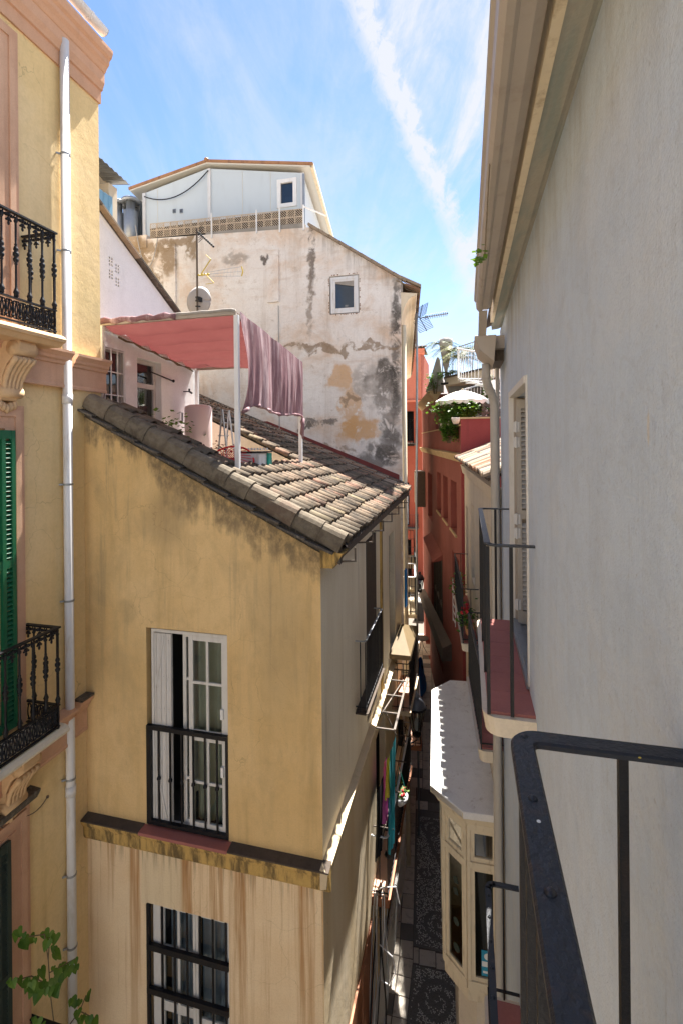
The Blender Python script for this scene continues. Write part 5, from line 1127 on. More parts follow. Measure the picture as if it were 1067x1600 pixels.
# ================================================================== peeling house: its alley side, bending left
def alley_left():
    h = BH; fr = LF2
    m = MB(); hs = [(1.2, 2.2, -4.6, -2.0, .15), (1.0, 2.3, -8.0, -5.6, .15), (3.6, 4.6, -4.6, -2.0, .15), (3.4, 4.7, -8.0, -5.6, .15), (6.5, 7.5, -4.6, -2.0, .15), (6.5, 7.5, -8, -5.6, .15), (2.5, 3.5, 0, 2.2, .15), (6.2, 7.2, 0, 2.2, .15), (10, 11, -4.6, -2.0, .15), (10, 11, 0, 2.2, .15)]
    m.wall(fr, 0, 22, GZ, 3.25, hs); part('alley_wall', m, ['cove_plaster', 'interior'], h)
    pr = [(0, 2.95)]+[(.02+.36*(1-math.cos(a)), 2.95+.66*math.sin(a)) for a in [math.pi/2*i/6 for i in range(7)]]+[(.40, 3.66), (0, 3.7)]
    m = MB(); m.sweep(fr, pr, .02, 16); cv = part('cove_cornice', m, 'cove_plaster', h)
    m = MB(); m.hexa([fr.p(-.02, -.1, 3.98), fr.p(16, -.1, 3.98), fr.p(16, .46, 3.72), fr.p(-.02, .46, 3.72), fr.p(-.02, -.1, 4.0), fr.p(16, -.1, 4.0), fr.p(16, .46, 3.74), fr.p(-.02, .46, 3.74)]); part('eave_bed', m, 'tile_pale', h)
    def arch(mat):
        mb = MB(); n = 6; O = [(-.09*math.cos(math.pi*i/n), .075*math.sin(math.pi*i/n)) for i in range(n+1)]; I = [(x*.8, z*.78) for x, z in O]
        A = [(x, -.34, z+.12) for x, z in O+I[::-1]]; B = [(x, .03, z-.045) for x, z in O+I[::-1]]; mb.prism(A, B); return mesh('eave_tile', mb, mat)
    ET = [arch('tile_rust'), arch('tile_pale'), arch('tile_rust')]; ang = math.atan2(fr.nd[1], fr.nd[0])-math.pi/2
    for i in range(72): piece('eave_tile', ET[i % 3], h, fr.p(.05+i*.2, .46, 3.74), (0, 0, ang))
    m = MB(); m.hexa([fr.p(-.06, .0, 4.03), fr.p(.12, .0, 4.03), fr.p(.12, .50, 3.78), fr.p(-.06, .50, 3.78), fr.p(-.06, 0, 4.10), fr.p(.12, 0, 4.10), fr.p(.12, .5, 3.85), fr.p(-.06, .5, 3.85)]); part('verge_cap', m, 'tile_pale', h)
    m = MB(); m.tube([fr.p(.12, .07, 2.9), fr.p(.12, .07, GZ)], .055, 10); part('downpipe', m, 'cream_wood', h, smooth=True)
    # balconies hung on this side
    iron_balcony(h, fr, 1.0, 2.5, .36, -4.65, 1.0, .12, .10, ('ledge_side', 'ledge_side', 'iron', 'white_paint'), .03, .05)
    iron_balcony(h, fr, 3.3, 4.8, .40, -4.65, 1.0, .12, .10, ('ledge_side', 'ledge_side', 'iron', 'iron'), .03, .03)
    iron_balcony(h, fr, 6.2, 8.0, .42, -4.65, 1.0, .12, .10, ('ledge_side', 'ledge_side', 'iron', 'iron'), .03, .03)
    iron_balcony(h, fr, 9.0, 11.5, .46, -.1, 1.05, .14, .12, ('wood_dark', 'wood_dark', 'iron', 'iron'), .03, .03)
    iron_balcony(h, fr, .8, 2.7, .45, -8.05, 1.0, .12, .12, ('salmon_floor', 'wood_brown', 'iron', 'white_paint'), .03, .04)
    # pyramidal canopy over a doorway
    c = empty('canopy_box', fr.p(.3, .2, -4.4), 'small pale yellow hipped canopy sticking out over the alley balcony', 'canopy')
    P0 = [SIDE.p(10.2, .0, -4.55), SIDE.p(10.2, .44, -4.55), SIDE.p(11.9, .44, -4.55), SIDE.p(11.9, 0, -4.55)]; P1 = [p+Vector((0, 0, .10)) for p in P0]; ap = SIDE.p(11.05, .16, -4.12)
    m = MB(); m.hexa(P0+P1); part('rim', m, 'canopy_yellow', c); m = MB()
    for i in range(4): m.quad(P1[i], P1[(i+1) % 4], ap)
    part('hipped_top', m, 'canopy_yellow', c)
    # long aerial pole rising past the eave
    x, y = onY(650, 475, 13.3).x, 13.3; zt = onY(651, 492, 13.3).z
    t = empty('aerial_pole', (x, y, GZ), 'long galvanised pole with grid television aerial rising past the eave above the alley', 'mast')
    m = MB(); m.tube([(x-.06, y, GZ), (x-.05, y, -2), (x, y, 2.0), (x, y, zt+.05)], .030, 8); part('pole', m, 'galv', t, smooth=True)
    c0 = Vector(onY(655, 497, 13.3)); q = Vector(onY(699, 490, 12.9))
    m = MB(); m.tube([(x, y, zt), c0, c0+(q-c0)*.2], .013, 5); m.tube([c0+(q-c0)*.1, q], .016, 5)
    d = q-c0
    for k in range(13):
        s = c0+d*(.2+.76*k/12); m.tube([s-Vector((0, .08, .03)), s+Vector((0, .08, .03))], .008, 4); m.tube([s-Vector((.0, -.03, .055)), s+Vector((.02, -.03, .055))], .008, 4)
    part('boom', m, 'iron_blue', t)
    m = MB()
    for sg, (pa, pb) in ((1, ((668, 473), (650, 483))), (-1, ((676, 511), (655, 520)))):
        A, B = Vector(onY(*pa, 13.1)), Vector(onY(*pb, 13.5)); m.tube([c0, (A+B)/2+(A+B-2*c0)*.05], .014, 4)
        for k in range(9):
            f = .08+.92*k/8; C0 = c0+((A+B)/2-c0)*f; hw = (A-B)*.5; m.tube([C0-hw, C0+hw], .007, 4)
        for e in (1, -1): m.tube([c0+((A+B)/2-c0)*.08+e*(A-B)*.5, (A+B)/2+e*(A-B)*.5], .007, 4)
    part('reflector_grid', m, 'iron_blue', t)
alley_left()

def left_alley_things():
    h = HOUSE2; fr = SIDE
    # low balcony with its rack of tan bars and the laundry
    b = iron_balcony(h, fr, 8.1, 11.6, .31, -7.62, 1.0, .12, .16, ('salmon_floor', 'wood_brown', 'iron', 'white_paint'), .03, .035)
    iron_balcony(h, fr, 10.45, 12.1, .42, -5.75, 1.0, .11, .10, ('salmon_floor', 'ledge_side', 'iron', 'iron'), .03, .03)
    r = empty('drying_rack', fr.p(9.2, .2, -4.8), 'tan metal rack of cross bars reaching out over the laundry balcony', 'rack')
    z = -4.82
    for n in (.02, .40):
        m = MB(); m.bar(fr.p(8.15, n, z), fr.p(10.35, n, z), .035, .03); part('long_bar', m, 'tan_metal', r)
    for u in (8.15, 8.65, 9.25, 9.85, 10.33):
        m = MB(); m.bar(fr.p(u, .03, z+.002), fr.p(u, .39, z+.002), .025, .02); part('cross_bar', m, 'tan_metal', r)
    m = MB(); m.bar(fr.p(8.3, .04, z-.03), fr.p(10.2, .36, z-.03), .02, .015); m.bar(fr.p(9.0, .02, z), fr.p(9.0, .30, -5.4), .02, .015); part('brace', m, 'tan_metal', r)
    r = empty('clothes_rail', fr.p(9.2, .2, -6.6), 'rusty clothes rail of thin bars above the salmon balcony floor', 'rack'); z = -6.60
    for u in (8.3, 9.2, 10.1, 11.0):
        m = MB(); m.tube([fr.p(u, .0, z), fr.p(u, .34, z)], .012, 5); part('cross_bar', m, 'tan_metal', r)
    for n in (.10, .20):
        m = MB(); m.tube([fr.p(8.1, n, z+.015), fr.p(11.4, n, z+.015)], .010, 5); part('long_bar', m, 'wood_dark', r)
    def cloth(name, px, py, z, n, w, L, mat, label, seed):
        u, _ = fr.uv(px, py, n); u = u; m = MB(); rr = random.Random(seed); ph = rr.uniform(0, 6)
        m.grid(lambda a, q: fr.p(u-w/2+w*a*(1-.55*q), n+.03*math.sin(a*14+ph+q*2)*(.4+q), z-L*q-.03*math.sin(a*9+ph)), 18, 10)
        single(name, m, mat, label, 'laundry', 'laundry on the alley balcony', smooth=True)
    cloth('towel', 612, 1150, -5.35, .30, .75, 1.55, 'turq_cloth', 'long turquoise towel hanging over the laundry balcony', 1)
    cloth('scarf', 601, 1180, -5.5, .20, .35, .95, 'multi_cloth', 'pink striped scarf hanging left of the turquoise towel', 2)
    cloth('scarf', 605, 1150, -5.4, .26, .25, .60, 'yellow_cloth', 'short yellow cloth hanging between the pink scarf and turquoise towel', 3)
    cloth('garment', 594, 1215, -5.9, .12, .8, 1.0, 'black_cloth', 'black garment hanging against the wall of the laundry balcony', 4)
    cloth('garment', 607, 1240, -5.9, .18, .6, 1.0, 'black_cloth', 'black garment hanging below the turquoise towel', 6)
    u, _ = LF2.uv(617, 900, .2); m = MB(); m.grid(lambda a, q: fr.p(11.3+.35*a, .20+.03*math.sin(a*12+q), -3.0-.85*q), 10, 6); single('garment', m, 'blue_cloth', 'bright blue garment hanging from the balcony above the yellow canopy', 'laundry', 'laundry on the alley balcony', smooth=True)
    # round bowls and a small flower pot
    for (px, py, mt, lb, rad) in ((592, 1326, 'pot_white', 'small white dish lying on the salmon balcony floor', .09),):
        p = fr.p(8.9, .17, -7.6); m = MB(); m.lathe([(.02, 0), (rad*.7, .01), (rad, .05), (rad*.92, .05), (rad*.6, .02), (.01, .018)], p, 14); single('dish', m, mt, lb, 'dish', smooth=True)
    p = fr.p(9.55, .28, -7.6); t = empty('hanging_basket', p, 'basket of red flowers and green leaves below the turquoise towel', 'plant')
    m = MB(); m.lathe([(.05, .5), (.15, .6), (.17, .70), (.15, .70)], p, 12); part('bowl', m, 'pvc_white', t, smooth=True)
    m = MB(); rr = random.Random(4)
    for i in range(60): leaf(m, p+Vector((rr.gauss(0, .07), rr.gauss(0, .09), .72+abs(rr.gauss(0, .05)))), rr, .06)
    part('foliage', m, 'bush_leaf', t); m = MB()
    for i in range(8): m.ball(p+Vector((rr.gauss(0, .06), rr.gauss(0, .08), .80)), .028, 6, 4)
    part('flower', m, 'flower_red', t, kind='stuff'); m = MB()
    for a in range(3): m.tube([p+Vector((.14*math.cos(a*2.1), .14*math.sin(a*2.1), .7)), p+Vector((0, 0, 1.25))], .006, 4)
    part('cord', m, 'teal', t)
    # bundle of cables climbing the corner of the alley wall
    t = empty('cable_bundle', fr.p(8.0, .05, GZ), 'tangled bundle of grey and black cables running down the alley wall', 'cables'); rr = random.Random(9)
    for k in range(11):
        m = MB(); pts = []
        ph = rr.uniform(0, 6)
        for i in range(16):
            q = i/15; z = -7.55-q*3.0; u = 8.05-.9*q+.10*math.sin(q*7+ph); pts.append(fr.p(u+k*.02, .05+.025*k*(.4+.6*math.sin(q*3+ph)**2), z))
        m.tube(pts, rr.uniform(.008, .016), 5); part('cable', m, ('cable_grey', 'rubber', 'cable_grey', 'pvc_white')[k % 4], t)
    m = MB(); c = fr.p(7.9, .14, -8.55); m.tube([c+Vector((.02, .0, .35)), c+Vector((.22, .05, .15)), c+Vector((.27, .05, -.1)), c+Vector((.18, 0, -.28)), c+Vector((0, 0, -.2))], .009, 5); part('cable', m, 'pvc_white', t)
    m = MB(); c = fr.p(8.1, .1, -7.5); m.tube([c, c+Vector((.1, -.1, .15)), c+Vector((.3, .02, .1)), c+Vector((.35, .1, -.25))], .009, 5); part('cable', m, 'pvc_white', t)
    # doorway on the street: brown frame, pale plinth, step
    m = MB(); m.fbox(fr, 5.8, 8.0, 0, .03, GZ+.5, -7.9); m.fbox(fr, 7.1, 7.25, .03, .06, GZ, -7.9); part('door_frame', m, 'wood_brown', h)
    m = MB(); m.fbox(fr, 8.1, 12, 0, .06, GZ, GZ+1.0); m.fbox(fr, 5.4, 8.1, .0, .05, GZ, GZ+.5); part('plinth', m, 'white_plaster', h, bevel=.01)
    m = MB(); m.fbox(fr, 8.5, 9.3, 0, .16, -8.35, -7.95); part('shop_sign_box', m, 'yellow_trim', h)
    # wall lanterns
    def lantern(p, wall, label):
        t = empty('wall_lantern', p, label, 'lantern', 'lanterns along the alley'); x, y, z = p
        m = MB(); m.lathe([(.20, 0), (.235, .02), (.24, .045), (.215, .06)], (x, y, z), 8); m.lathe([(.09, -.62), (.11, -.58), (.10, -.55)], (x, y, z), 8)
        for k in range(8): a = 2*math.pi*k/8+math.pi/8; m.tube([(x+.095*math.cos(a), y+.095*math.sin(a), z-.56), (x+.215*math.cos(a), y+.215*math.sin(a), z+.01)], .011, 4)
        for k in range(8): a = 2*math.pi*k/8+math.pi/8; m.ball((x+.235*math.cos(a), y+.235*math.sin(a), z+.06), .018, 5, 3)
        part('frame', m, 'iron', t)
        m = MB(); m.lathe([(.21, .055), (.20, .10), (.165, .17), (.11, .215), (.06, .23), (.055, .27), (.085, .30), (.07, .33), (.03, .36), (.012, .42)], (x, y, z), 16); part('dome', m, 'dome_sky_sheen', t, smooth=True)
        m = MB(); m.lathe([(.088, -.55), (.205, .0)], (x, y, z), 8); part('glazing', m, 'glass', t)
        m = MB(); m.lathe([(.01, -.5), (.05, -.45), (.06, -.3), (.03, -.22)], (x, y, z), 10); part('lamp_bulb', m, 'pvc_white', t, smooth=True)
        w = Vector(wall); m = MB(); m.tube([w+Vector((0, 0, -.7)), w+Vector((.12, 0, -.78)), Vector((x-.12, y, z-.80)), Vector((x, y, z-.72)), Vector((x, y, z-.6))], .018, 6); m.tube([w+Vector((0, 0, -.35)), w+Vector((.2, 0, -.55)), w+Vector((.25, 0, -.72))], .012, 5); m.tube([w+Vector((.1, .0, -.78)), w+Vector((.2, .05, -.95)), w+Vector((.3, .0, -.85))], .012, 5)
        part('bracket', m, 'iron', t); m = MB(); m.bar(w+Vector((.01, 0, -.9)), w+Vector((.01, 0, -.3)), .05, .12); part('wall_plate', m, 'iron', t)
    d = ray(650, 1108); s = 11.4; lantern(Vector((d[0]*s, d[1]*s, d[2]*s)), (-1.55, d[1]*s+.0, d[2]*s), 'black wall lantern with blue-grey dome over the alley, nearest one')
    d = ray(655, 905); s = 24; lantern(Vector((d[0]*s, d[1]*s, d[2]*s)), (d[0]*s-.55, d[1]*s, d[2]*s), 'small black wall lantern deep in the shaded alley')
left_alley_things()

# ================================================================== far end of the alley
def end_house():
    fr = ENDB; h = empty('orange_house', (-5, 38, GZ), 'orange red house with tall brick-red stair tower closing the end of the alley', 'house')
    m = MB(); m.wall(fr, -9, -3.3, GZ, 3.1, [(-5.2, -4.3, -6.5, -3.2, .2), (-4.6, -3.9, 0, 2.3, .2), (-5.2, -4.2, -10.4, -7.6, .3)]); part('wall', m, ['orange_red', 'interior'], h)
    m = MB(); m.quad((-3.3, 38, GZ), (-3.3, 46, GZ), (-3.3, 46, 7.0), (-3.3, 38, 7.0)); m.quad((-9, 46, GZ), (-3.3, 46, GZ), (-3.3, 46, 3.1), (-9, 46, 3.1)); part('side_wall', m, 'orange_red', h)
    m = MB(); m.box(-7.5, -3.31, 38.02, 43, 3.05, 6.9); part('tower', m, 'brick_red', h)
    m = MB(); m.sweep(fr, [(0, 3.0), (.08, 3.02), (.12, 3.15), (0, 3.2)], -9, -3.25); part('string_course', m, 'brick_red', h)
    m = MB(); m.sweep(fr, [(-.1, 6.6), (.1, 6.7), (.2, 6.95), (.25, 7.05), (-.1, 7.1)], -7.6, -3.05); part('cornice', m, 'brick_red', h)
    mb = MB(); O = [(-.14*math.cos(math.pi*i/5), .12*math.sin(math.pi*i/5)) for i in range(6)]; mb.prism([(x, -.4, z) for x, z in O], [(x, .9, z+.3) for x, z in O]); ET = mesh('eave_tile', mb, 'tile_pan')
    for i in range(17): piece('eave_tile', ET, h, (-7.5+i*.28, 38, 7.1))
    m = MB(); m.hexa([(-7.6, 37.8, 7.08), (-3.0, 37.8, 7.08), (-3.0, 41, 7.08), (-7.6, 41, 7.08), (-7.6, 37.8, 7.12), (-3.0, 37.8, 7.12), (-4, 41, 8.0), (-7, 41, 8.0)]); part('roof', m, 'tile_pan', h)
    m = MB(); m.fbox(fr, -4.9, -4.4, .02, .06, -6.4, -3.3); s = part('white_shutter', m, 'white_paint', h)
    iron_balcony(h, fr, -5.4, -3.6, .6, -6.6, 1.0, .14, .12, ('wood_dark', 'wood_dark', 'iron', 'iron'), .04, .05)
    iron_balcony(h, fr, -5.6, -3.7, .6, -.2, 1.1, .16, .14, ('wood_dark', 'wood_dark', 'iron', 'iron'), .04, .05)
end_house()

# ================================================================== red house on the right with its roof garden
def red_house():
    fr = RED; h = empty('red_house', (-.12, 13.1, GZ), 'dark red house with tall narrow windows and planted roof terrace, right of the alley', 'house')
    m = MB(); hs = [(5.55, 6.85, -2.75, -1.22, .3), (3.55, 4.85, -2.75, -1.22, .3), (1.55, 2.85, -2.75, -1.22, .3), (8.9, 11.0, -3.6, -1.5, .2), (5.3, 9.6, -8.6, -4.3, .5), (1.2, 2.6, -5.3, -3.4, .3), (10.6, 13.2, GZ, -8.2, .4), (3.5, 5.0, GZ, -8.5, .3), (11.8, 12.8, .15, 1.15, .15), (9.6, 10.6, .15, 1.15, .15)]
    m.wall(fr, 0, 14.3, GZ, .40, [q for q in hs if q[3] < .3]); m.wall(fr, 7.3, 14.3, .40, 1.85, [(11.6, 12.8, .45, 1.35, .15), (9.3, 10.6, .45, 1.35, .15)])
    part('wall', m, ['red_plaster', 'orange_red', 'interior'], h)
    w = [o for o in h.children if o.name.startswith('wall')][0]; w.data.materials[1] = M['orange_red']
    # end wall above the cream roof, parapet copings
    m = MB(); m.box(-.14, 6, 13.1, 13.3, -2.5, .56); m.box(-.14, .1, 13.102, 13.3, GZ, -2.5); part('end_wall', m, 'dark_red', h)
    m = MB(); m.box(-.17, 6, 13.06, 13.34, .56, .60); part('coping', m, 'yellow_trim', h)
    m = MB(); m.sweep(fr, [(0, -.60), (.06, -.58), (.10, -.50), (.14, -.42), (.15, -.36), (0, -.34)], -.02, 14.4); part('cornice', m, 'yellow_trim', h)
    m = MB(); m.sweep(fr, [(-.12, .40), (.03, .40), (.04, .44), (-.12, .45)], 0.05, 14.35); part('parapet_coping', m, 'yellow_trim', h)
    # set-back attic with a curved cornice
    m = MB(); pr = [(-.02, 1.62), (.05, 1.66), (.12, 1.76), (.24, 1.86), (.30, 1.94), (.30, 2.0), (-.3, 2.05)]; m.sweep(fr, pr, 7.0, 14.4); part('attic_cornice', m, 'yellow_trim', h)
    m = MB(); A = fr.p(7.3, 0, 0); m.hexa([fr.p(7.3, -.01, .2), fr.p(14.3, -.01, .2), fr.p(14.3, -5, .2), fr.p(7.3, -5, .2), fr.p(7.3, -.01, 1.9), fr.p(14.3, -.01, 1.9), fr.p(14.3, -5, 1.9), fr.p(7.3, -5, 1.9)]); part('attic', m, 'red_plaster', h)
    m = MB(); m.quad(fr.p(0, -.02, .02), fr.p(14.3, -.02, .02), fr.p(14.3, -8, .02), fr.p(-1, -8, .02)); part('roof_terrace', m, 'terracotta_floor', h)
    # narrow window reveals: mullions
    for q in hs[:3]:
        m = MB(); m.fbox(fr, q[0], q[1], -.30, -.26, q[2], q[3]); part('window_panel', m, 'orange_red', h)
        m = MB(); m.fbox(fr, q[0]-.05, q[1]+.05, -.02, .05, q[2]-.06, q[2]); part('sill', m, 'yellow_trim', h)
    # shopfront gallery under a board
    m = MB()
    for u in (5.4, 6.4, 7.4, 8.5, 9.5): m.fbox(fr, u, u+.09, -.25, -.1, -8.6, -4.3)
    m.fbox(fr, 5.3, 9.6, -.24, -.12, -6.6, -6.48); gl = part('gallery_frame', m, 'wood_dark', h)
    g = MB(); g.quad(fr.p(5.3, -.2, -8.6), fr.p(9.6, -.2, -8.6), fr.p(9.6, -.2, -4.3), fr.p(5.3, -.2, -4.3)); part('pane', g, 'glass_olive', gl)
    m = MB(); m.hexa([fr.p(5.2, 0, -4.35), fr.p(9.7, 0, -4.35), fr.p(9.7, .35, -4.45), fr.p(5.2, .35, -4.45), fr.p(5.2, 0, -4.15), fr.p(9.7, 0, -4.15), fr.p(9.7, .35, -4.4), fr.p(5.2, .35, -4.4)]); part('canopy', m, 'red_plaster', h)
    m = MB(); m.hexa([fr.p(2.9, 0, -7.0), fr.p(13.6, 0, -8.3), fr.p(13.6, .30, -8.3), fr.p(2.9, .32, -7.0), fr.p(2.9, 0, -6.45), fr.p(13.6, 0, -7.9), fr.p(13.6, .28, -7.95), fr.p(2.9, .28, -6.6)]); part('fascia_board', m, 'wood_dark', h)
    m = MB(); m.fbox(fr, .9, 1.5, .0, .45, -5.9, -4.6); 
    ld = MB()
    for k in range(6): ld.bar(fr.p(1.8, .03+.0, -5.4+k*.22), fr.p(2.3, .03, -5.4+k*.22), .02, .02)
    for u in (1.8, 2.3): ld.bar(fr.p(u, .03, -5.5), fr.p(u, .03, -4.2), .025, .025)
    part('window_guard', ld, 'pvc_white', h)
    b = MB(); b.fbox(fr, 12.6, 14.1, 0, .45, -3.4, -1.6); bw = part('oriel', b, 'wood_dark', h)
    for i in range(6):
        b = MB(); b.fbox(fr, 12.65+i*.25, 12.75+i*.25, .451, .47, -3.3, -1.7); part('mullion', b, 'shutter_grey', bw)
    # flower pots and scalloped edge along the parapet
    for i in range(9):
        u = 1.0+i*.62; p = fr.p(u, -.07, .45); t = empty('flower_pot', p, ('first', 'second', 'third', 'fourth', 'fifth', 'sixth', 'seventh', 'eighth', 'ninth')[i]+(' terracotta', ' pale', ' dark')[i % 3]+' flower pot from the near corner of the red parapet', 'pot', 'pots along the red parapet')
        m = MB(); m.lathe([(.07, 0), (.10, .16), (.11, .18), (.09, .18)], p, 10); part('pot', m, ('pot', 'pot_white', 'wood_dark')[i % 3], t, smooth=True)
        m = MB(); r = random.Random(i)
        for k in range(45): leaf(m, p+Vector((r.gauss(0, .10), r.gauss(0, .12), .2+abs(r.gauss(0, .11)))), r, .10)
        part('foliage', m, 'bush_leaf', t)
    return h
RH = red_house()

def bush(name, c, rad, n, s, mat, label, cat, seed, group=None, stems=True, flat=1.0):
    t = empty(name, (c[0], c[1], c[2]-rad[2]), label, cat, group); r = random.Random(seed); m = MB(); C0 = Vector(c)
    cl = [Vector((r.gauss(0, .42)*rad[0], r.gauss(0, .42)*rad[1], r.uniform(-.75, .75)*rad[2])) for _ in range(max(5, n//70))]
    for i in range(n):
        q = r.choice(cl); k = .36; leaf(m, C0+q+Vector((r.gauss(0, k*.6)*rad[0], r.gauss(0, k*.6)*rad[1], r.gauss(0, k*.6)*rad[2]*flat)), r, s)
    part('foliage', m, mat, t)
    if stems:
        b = MB()
        for q in cl[:12]: b.tube([C0+Vector((q.x*.2, q.y*.2, -rad[2]*1.3)), C0+q*.6, C0+q], [.02, .012, .005], 4)
        part('stem', b, 'stem', t)
    return t
def frond_plant(name, base, n, L, mat, label, seed, rise=.7, w=.03):
    t = empty(name, base, label, 'palm'); r = random.Random(seed); B = Vector(base)
    for i in range(n):
        a = 2*math.pi*i/n+r.uniform(-.3, .3); l = L*r.uniform(.75, 1.15); up = rise*r.uniform(.5, 1.3); pts = []
        for k in range(8):
            q = k/7; pts.append(B+Vector((math.cos(a)*l*q, math.sin(a)*l*q, l*(up*q-.95*q*q*(.6+.4*up)))))
        m = MB(); m.tube(pts, [.010-.001*k for k in range(8)], 4)
        for k in range(1, 8):
            for j in range(3):
                p = pts[k-1].lerp(pts[k], j/3); d = (pts[k]-pts[k-1]).normalized(); sd = d.cross(Vector((0, 0, 1))).normalized()
                for sg in (-1, 1):
                    e = p+(sd*sg*.8+d*.7+Vector((0, 0, -.15+r.uniform(-.1, .1)))).normalized()*L*.34*(1-.55*abs(k/7-.35)); m.quad(p-d*w*.4, p+d*w*.4, e)
        part('frond', m, mat, t)
    return t
def roof_garden():
    # big leafy bush, parasol, palms
    p = onY(722, 643, 14.6); bush('terrace_bush', (p.x, 14.6, p.z), (.60, .55, .34), 4200, .085, 'bush_leaf', 'dense bright green bush under the white parasol on the red terrace', 'bush', 1)
    p = onY(700, 672, 14.2); bush('terrace_bush', (p.x, 14.2, p.z), (.22, .35, .28), 1300, .075, 'leaf', 'smaller bush spilling over the red parapet left of the dense bush', 'bush', 2)
    p = onY(712, 690, 14.0); t = empty('flower_pot', (p.x, 13.8, .45), 'round pale pot standing on the corner of the red parapet', 'pot'); m = MB(); m.lathe([(.07, 0), (.11, .10), (.12, .18), (.10, .18)], (p.x, 13.8, .45), 14); part('pot', m, 'pot_white', t, smooth=True)
    c = onY(722, 626, 14.9); t = empty('parasol', (c.x+.05, 14.9, .02), 'cream scalloped garden parasol open on the red roof terrace', 'parasol'); R = .78; n = 10
    m = MB(); m.grid(lambda q, s: (c.x+R*q*math.cos(2*math.pi*s), 14.9+R*q*math.sin(2*math.pi*s), c.z+.30-.30*q**1.6-.03*q*abs(math.sin(math.pi*s*n))), 7, 60); part('canopy', m, 'parasol', t, smooth=True)
    m = MB(); m.grid(lambda q, s: (c.x+(R+.005)*math.cos(2*math.pi*s), 14.9+(R+.005)*math.sin(2*math.pi*s), c.z-.03*abs(math.sin(math.pi*s*n))-q*(.07+.05*abs(math.sin(math.pi*s*n*2)))), 2, 100); part('valance', m, 'parasol', t, smooth=True)
    m = MB(); m.tube([(c.x, 14.9, .02), (c.x, 14.9, c.z+.36)], .022, 8); part('pole', m, 'cream_wood', t)
    for k in range(n): a = 2*math.pi*k/n; m = MB(); m.tube([(c.x, 14.9, c.z+.27), (c.x+R*math.cos(a), 14.9+R*math.sin(a), c.z-.02)], .008, 4); part('rib', m, 'cream_wood', t)
    # spiral stair, white
    cx, cy = onY(757, 620, 16).x, 16.0; z0 = .02; t = empty('spiral_stair', (cx, cy, z0), 'white metal spiral staircase climbing from the red terrace to the upper garden', 'staircase')
    zt = onY(757, 548, 16).z; m = MB(); m.tube([(cx, cy, z0), (cx, cy, zt+.2)], .055, 10); part('post', m, 'white_paint', t, smooth=True)
    N = 20; R = .82; a0 = -math.pi/2
    def hp(i): a = a0-i*2*math.pi*1.25/N; return a, z0+.2+(zt-1.0-z0)*i/N
    for i in range(N):
        a, z = hp(i); b, _ = hp(i+1); m = MB(); P = lambda r, q, dz: (cx+r*math.cos(q), cy+r*math.sin(q), z+dz)
        m.hexa([P(.05, a, 0), P(R, a, 0), P(R, b, 0), P(.05, b, 0), P(.05, a, .03), P(R, a, .03), P(R, b, .03), P(.05, b, .03)]); part('tread', m, 'white_paint', t)
        m = MB()
        for k in range(3): q = a+(b-a)*k/3; zz = z+(hp(1)[1]-hp(0)[1])*k/3; m.tube([(cx+R*math.cos(q), cy+R*math.sin(q), zz), (cx+R*math.cos(q), cy+R*math.sin(q), zz+.92)], .014, 4)
        part('baluster', m, 'white_paint', t)
    m = MB(); m.tube([(cx+R*math.cos(hp(i/3)[0]), cy+R*math.sin(hp(i/3)[0]), hp(i/3)[1]+.93) for i in range(N*3+1)], .03, 6); part('handrail', m, 'white_paint', t, smooth=True)
    # upper terrace: slab and railing, rough peak, bottle-shaped lamp, green glass roof
    ua = onY(690, 612, 18); t = empty('upper_terrace', (ua.x+1.2, 19, .02), 'upper roof terrace with grey railing above the parasol', 'terrace')
    A = onY(694, 598, 18.0); B = onY(745, 562, 15.6)
    za, zb = A.z, B.z; zz = (za+zb)/2
    m = MB(); P = [Vector((A.x, 18.6, zz-.25)), Vector((B.x+.25, 16.6, zz-.25)), Vector((B.x+4, 16.6, zz-.25)), Vector((B.x+4, 22, zz-.25)), Vector((A.x, 22, zz-.25))]; m.prism(P, [q+Vector((0, 0, .28)) for q in P]); part('slab', m, 'cream_plaster', t)
    m = MB(); P2 = [q+Vector((-.06 if i in (0, 1) else 0, -.06 if i < 2 else 0, .281)) for i, q in enumerate(P)]; m.prism(P2, [q+Vector((0, 0, .05)) for q in P2]); part('edge', m, 'wood_dark', t)
    m = MB(); m.hexa([(A.x+.1, 18.8, .02), (B.x+4, 16.9, .02), (B.x+4, 21.5, .02), (A.x+.1, 21.5, .02), (A.x+.1, 18.8, zz-.26), (B.x+4, 16.9, zz-.26), (B.x+4, 21.5, zz-.26), (A.x+.1, 21.5, zz-.26)]); part('wall', m, 'shade_wall', t)
    p0, p1 = P[0]+Vector((0, 0, .33)), P[1]+Vector((0, 0, .33)); m = MB(); m.bar(p0+Vector((0, 0, .95)), p1+Vector((0, 0, .95)), .04, .03); part('handrail', m, 'grey_pipe', t)
    for k in range(19): q = p0.lerp(p1, k/18); m = MB(); m.tube([q, q+Vector((0, 0, .95))], .011, 4); part('railing_bar', m, 'grey_pipe', t)
    m = MB(); q = P[1]; m.hexa([(p0.x+.4, 17.4, zz-.55), (q.x+.1, 16.0, zz-.55), (q.x+.6, 16.6, zz-.45), (p0.x+.9, 18, zz-.45), (p0.x+.4, 17.4, zz-.53), (q.x+.1, 16.0, zz-.53), (q.x+.6, 16.6, zz-.43), (p0.x+.9, 18, zz-.43)]); part('glass_roof', m, 'glass', t)
    # rocky gable with climbers, at the left of the upper terrace
    c = onY(681, 590, 20); t = empty('stone_finial', (c.x, 20, 1.9), 'weathered curved gable end with small finial beside the upper terrace', 'wall')
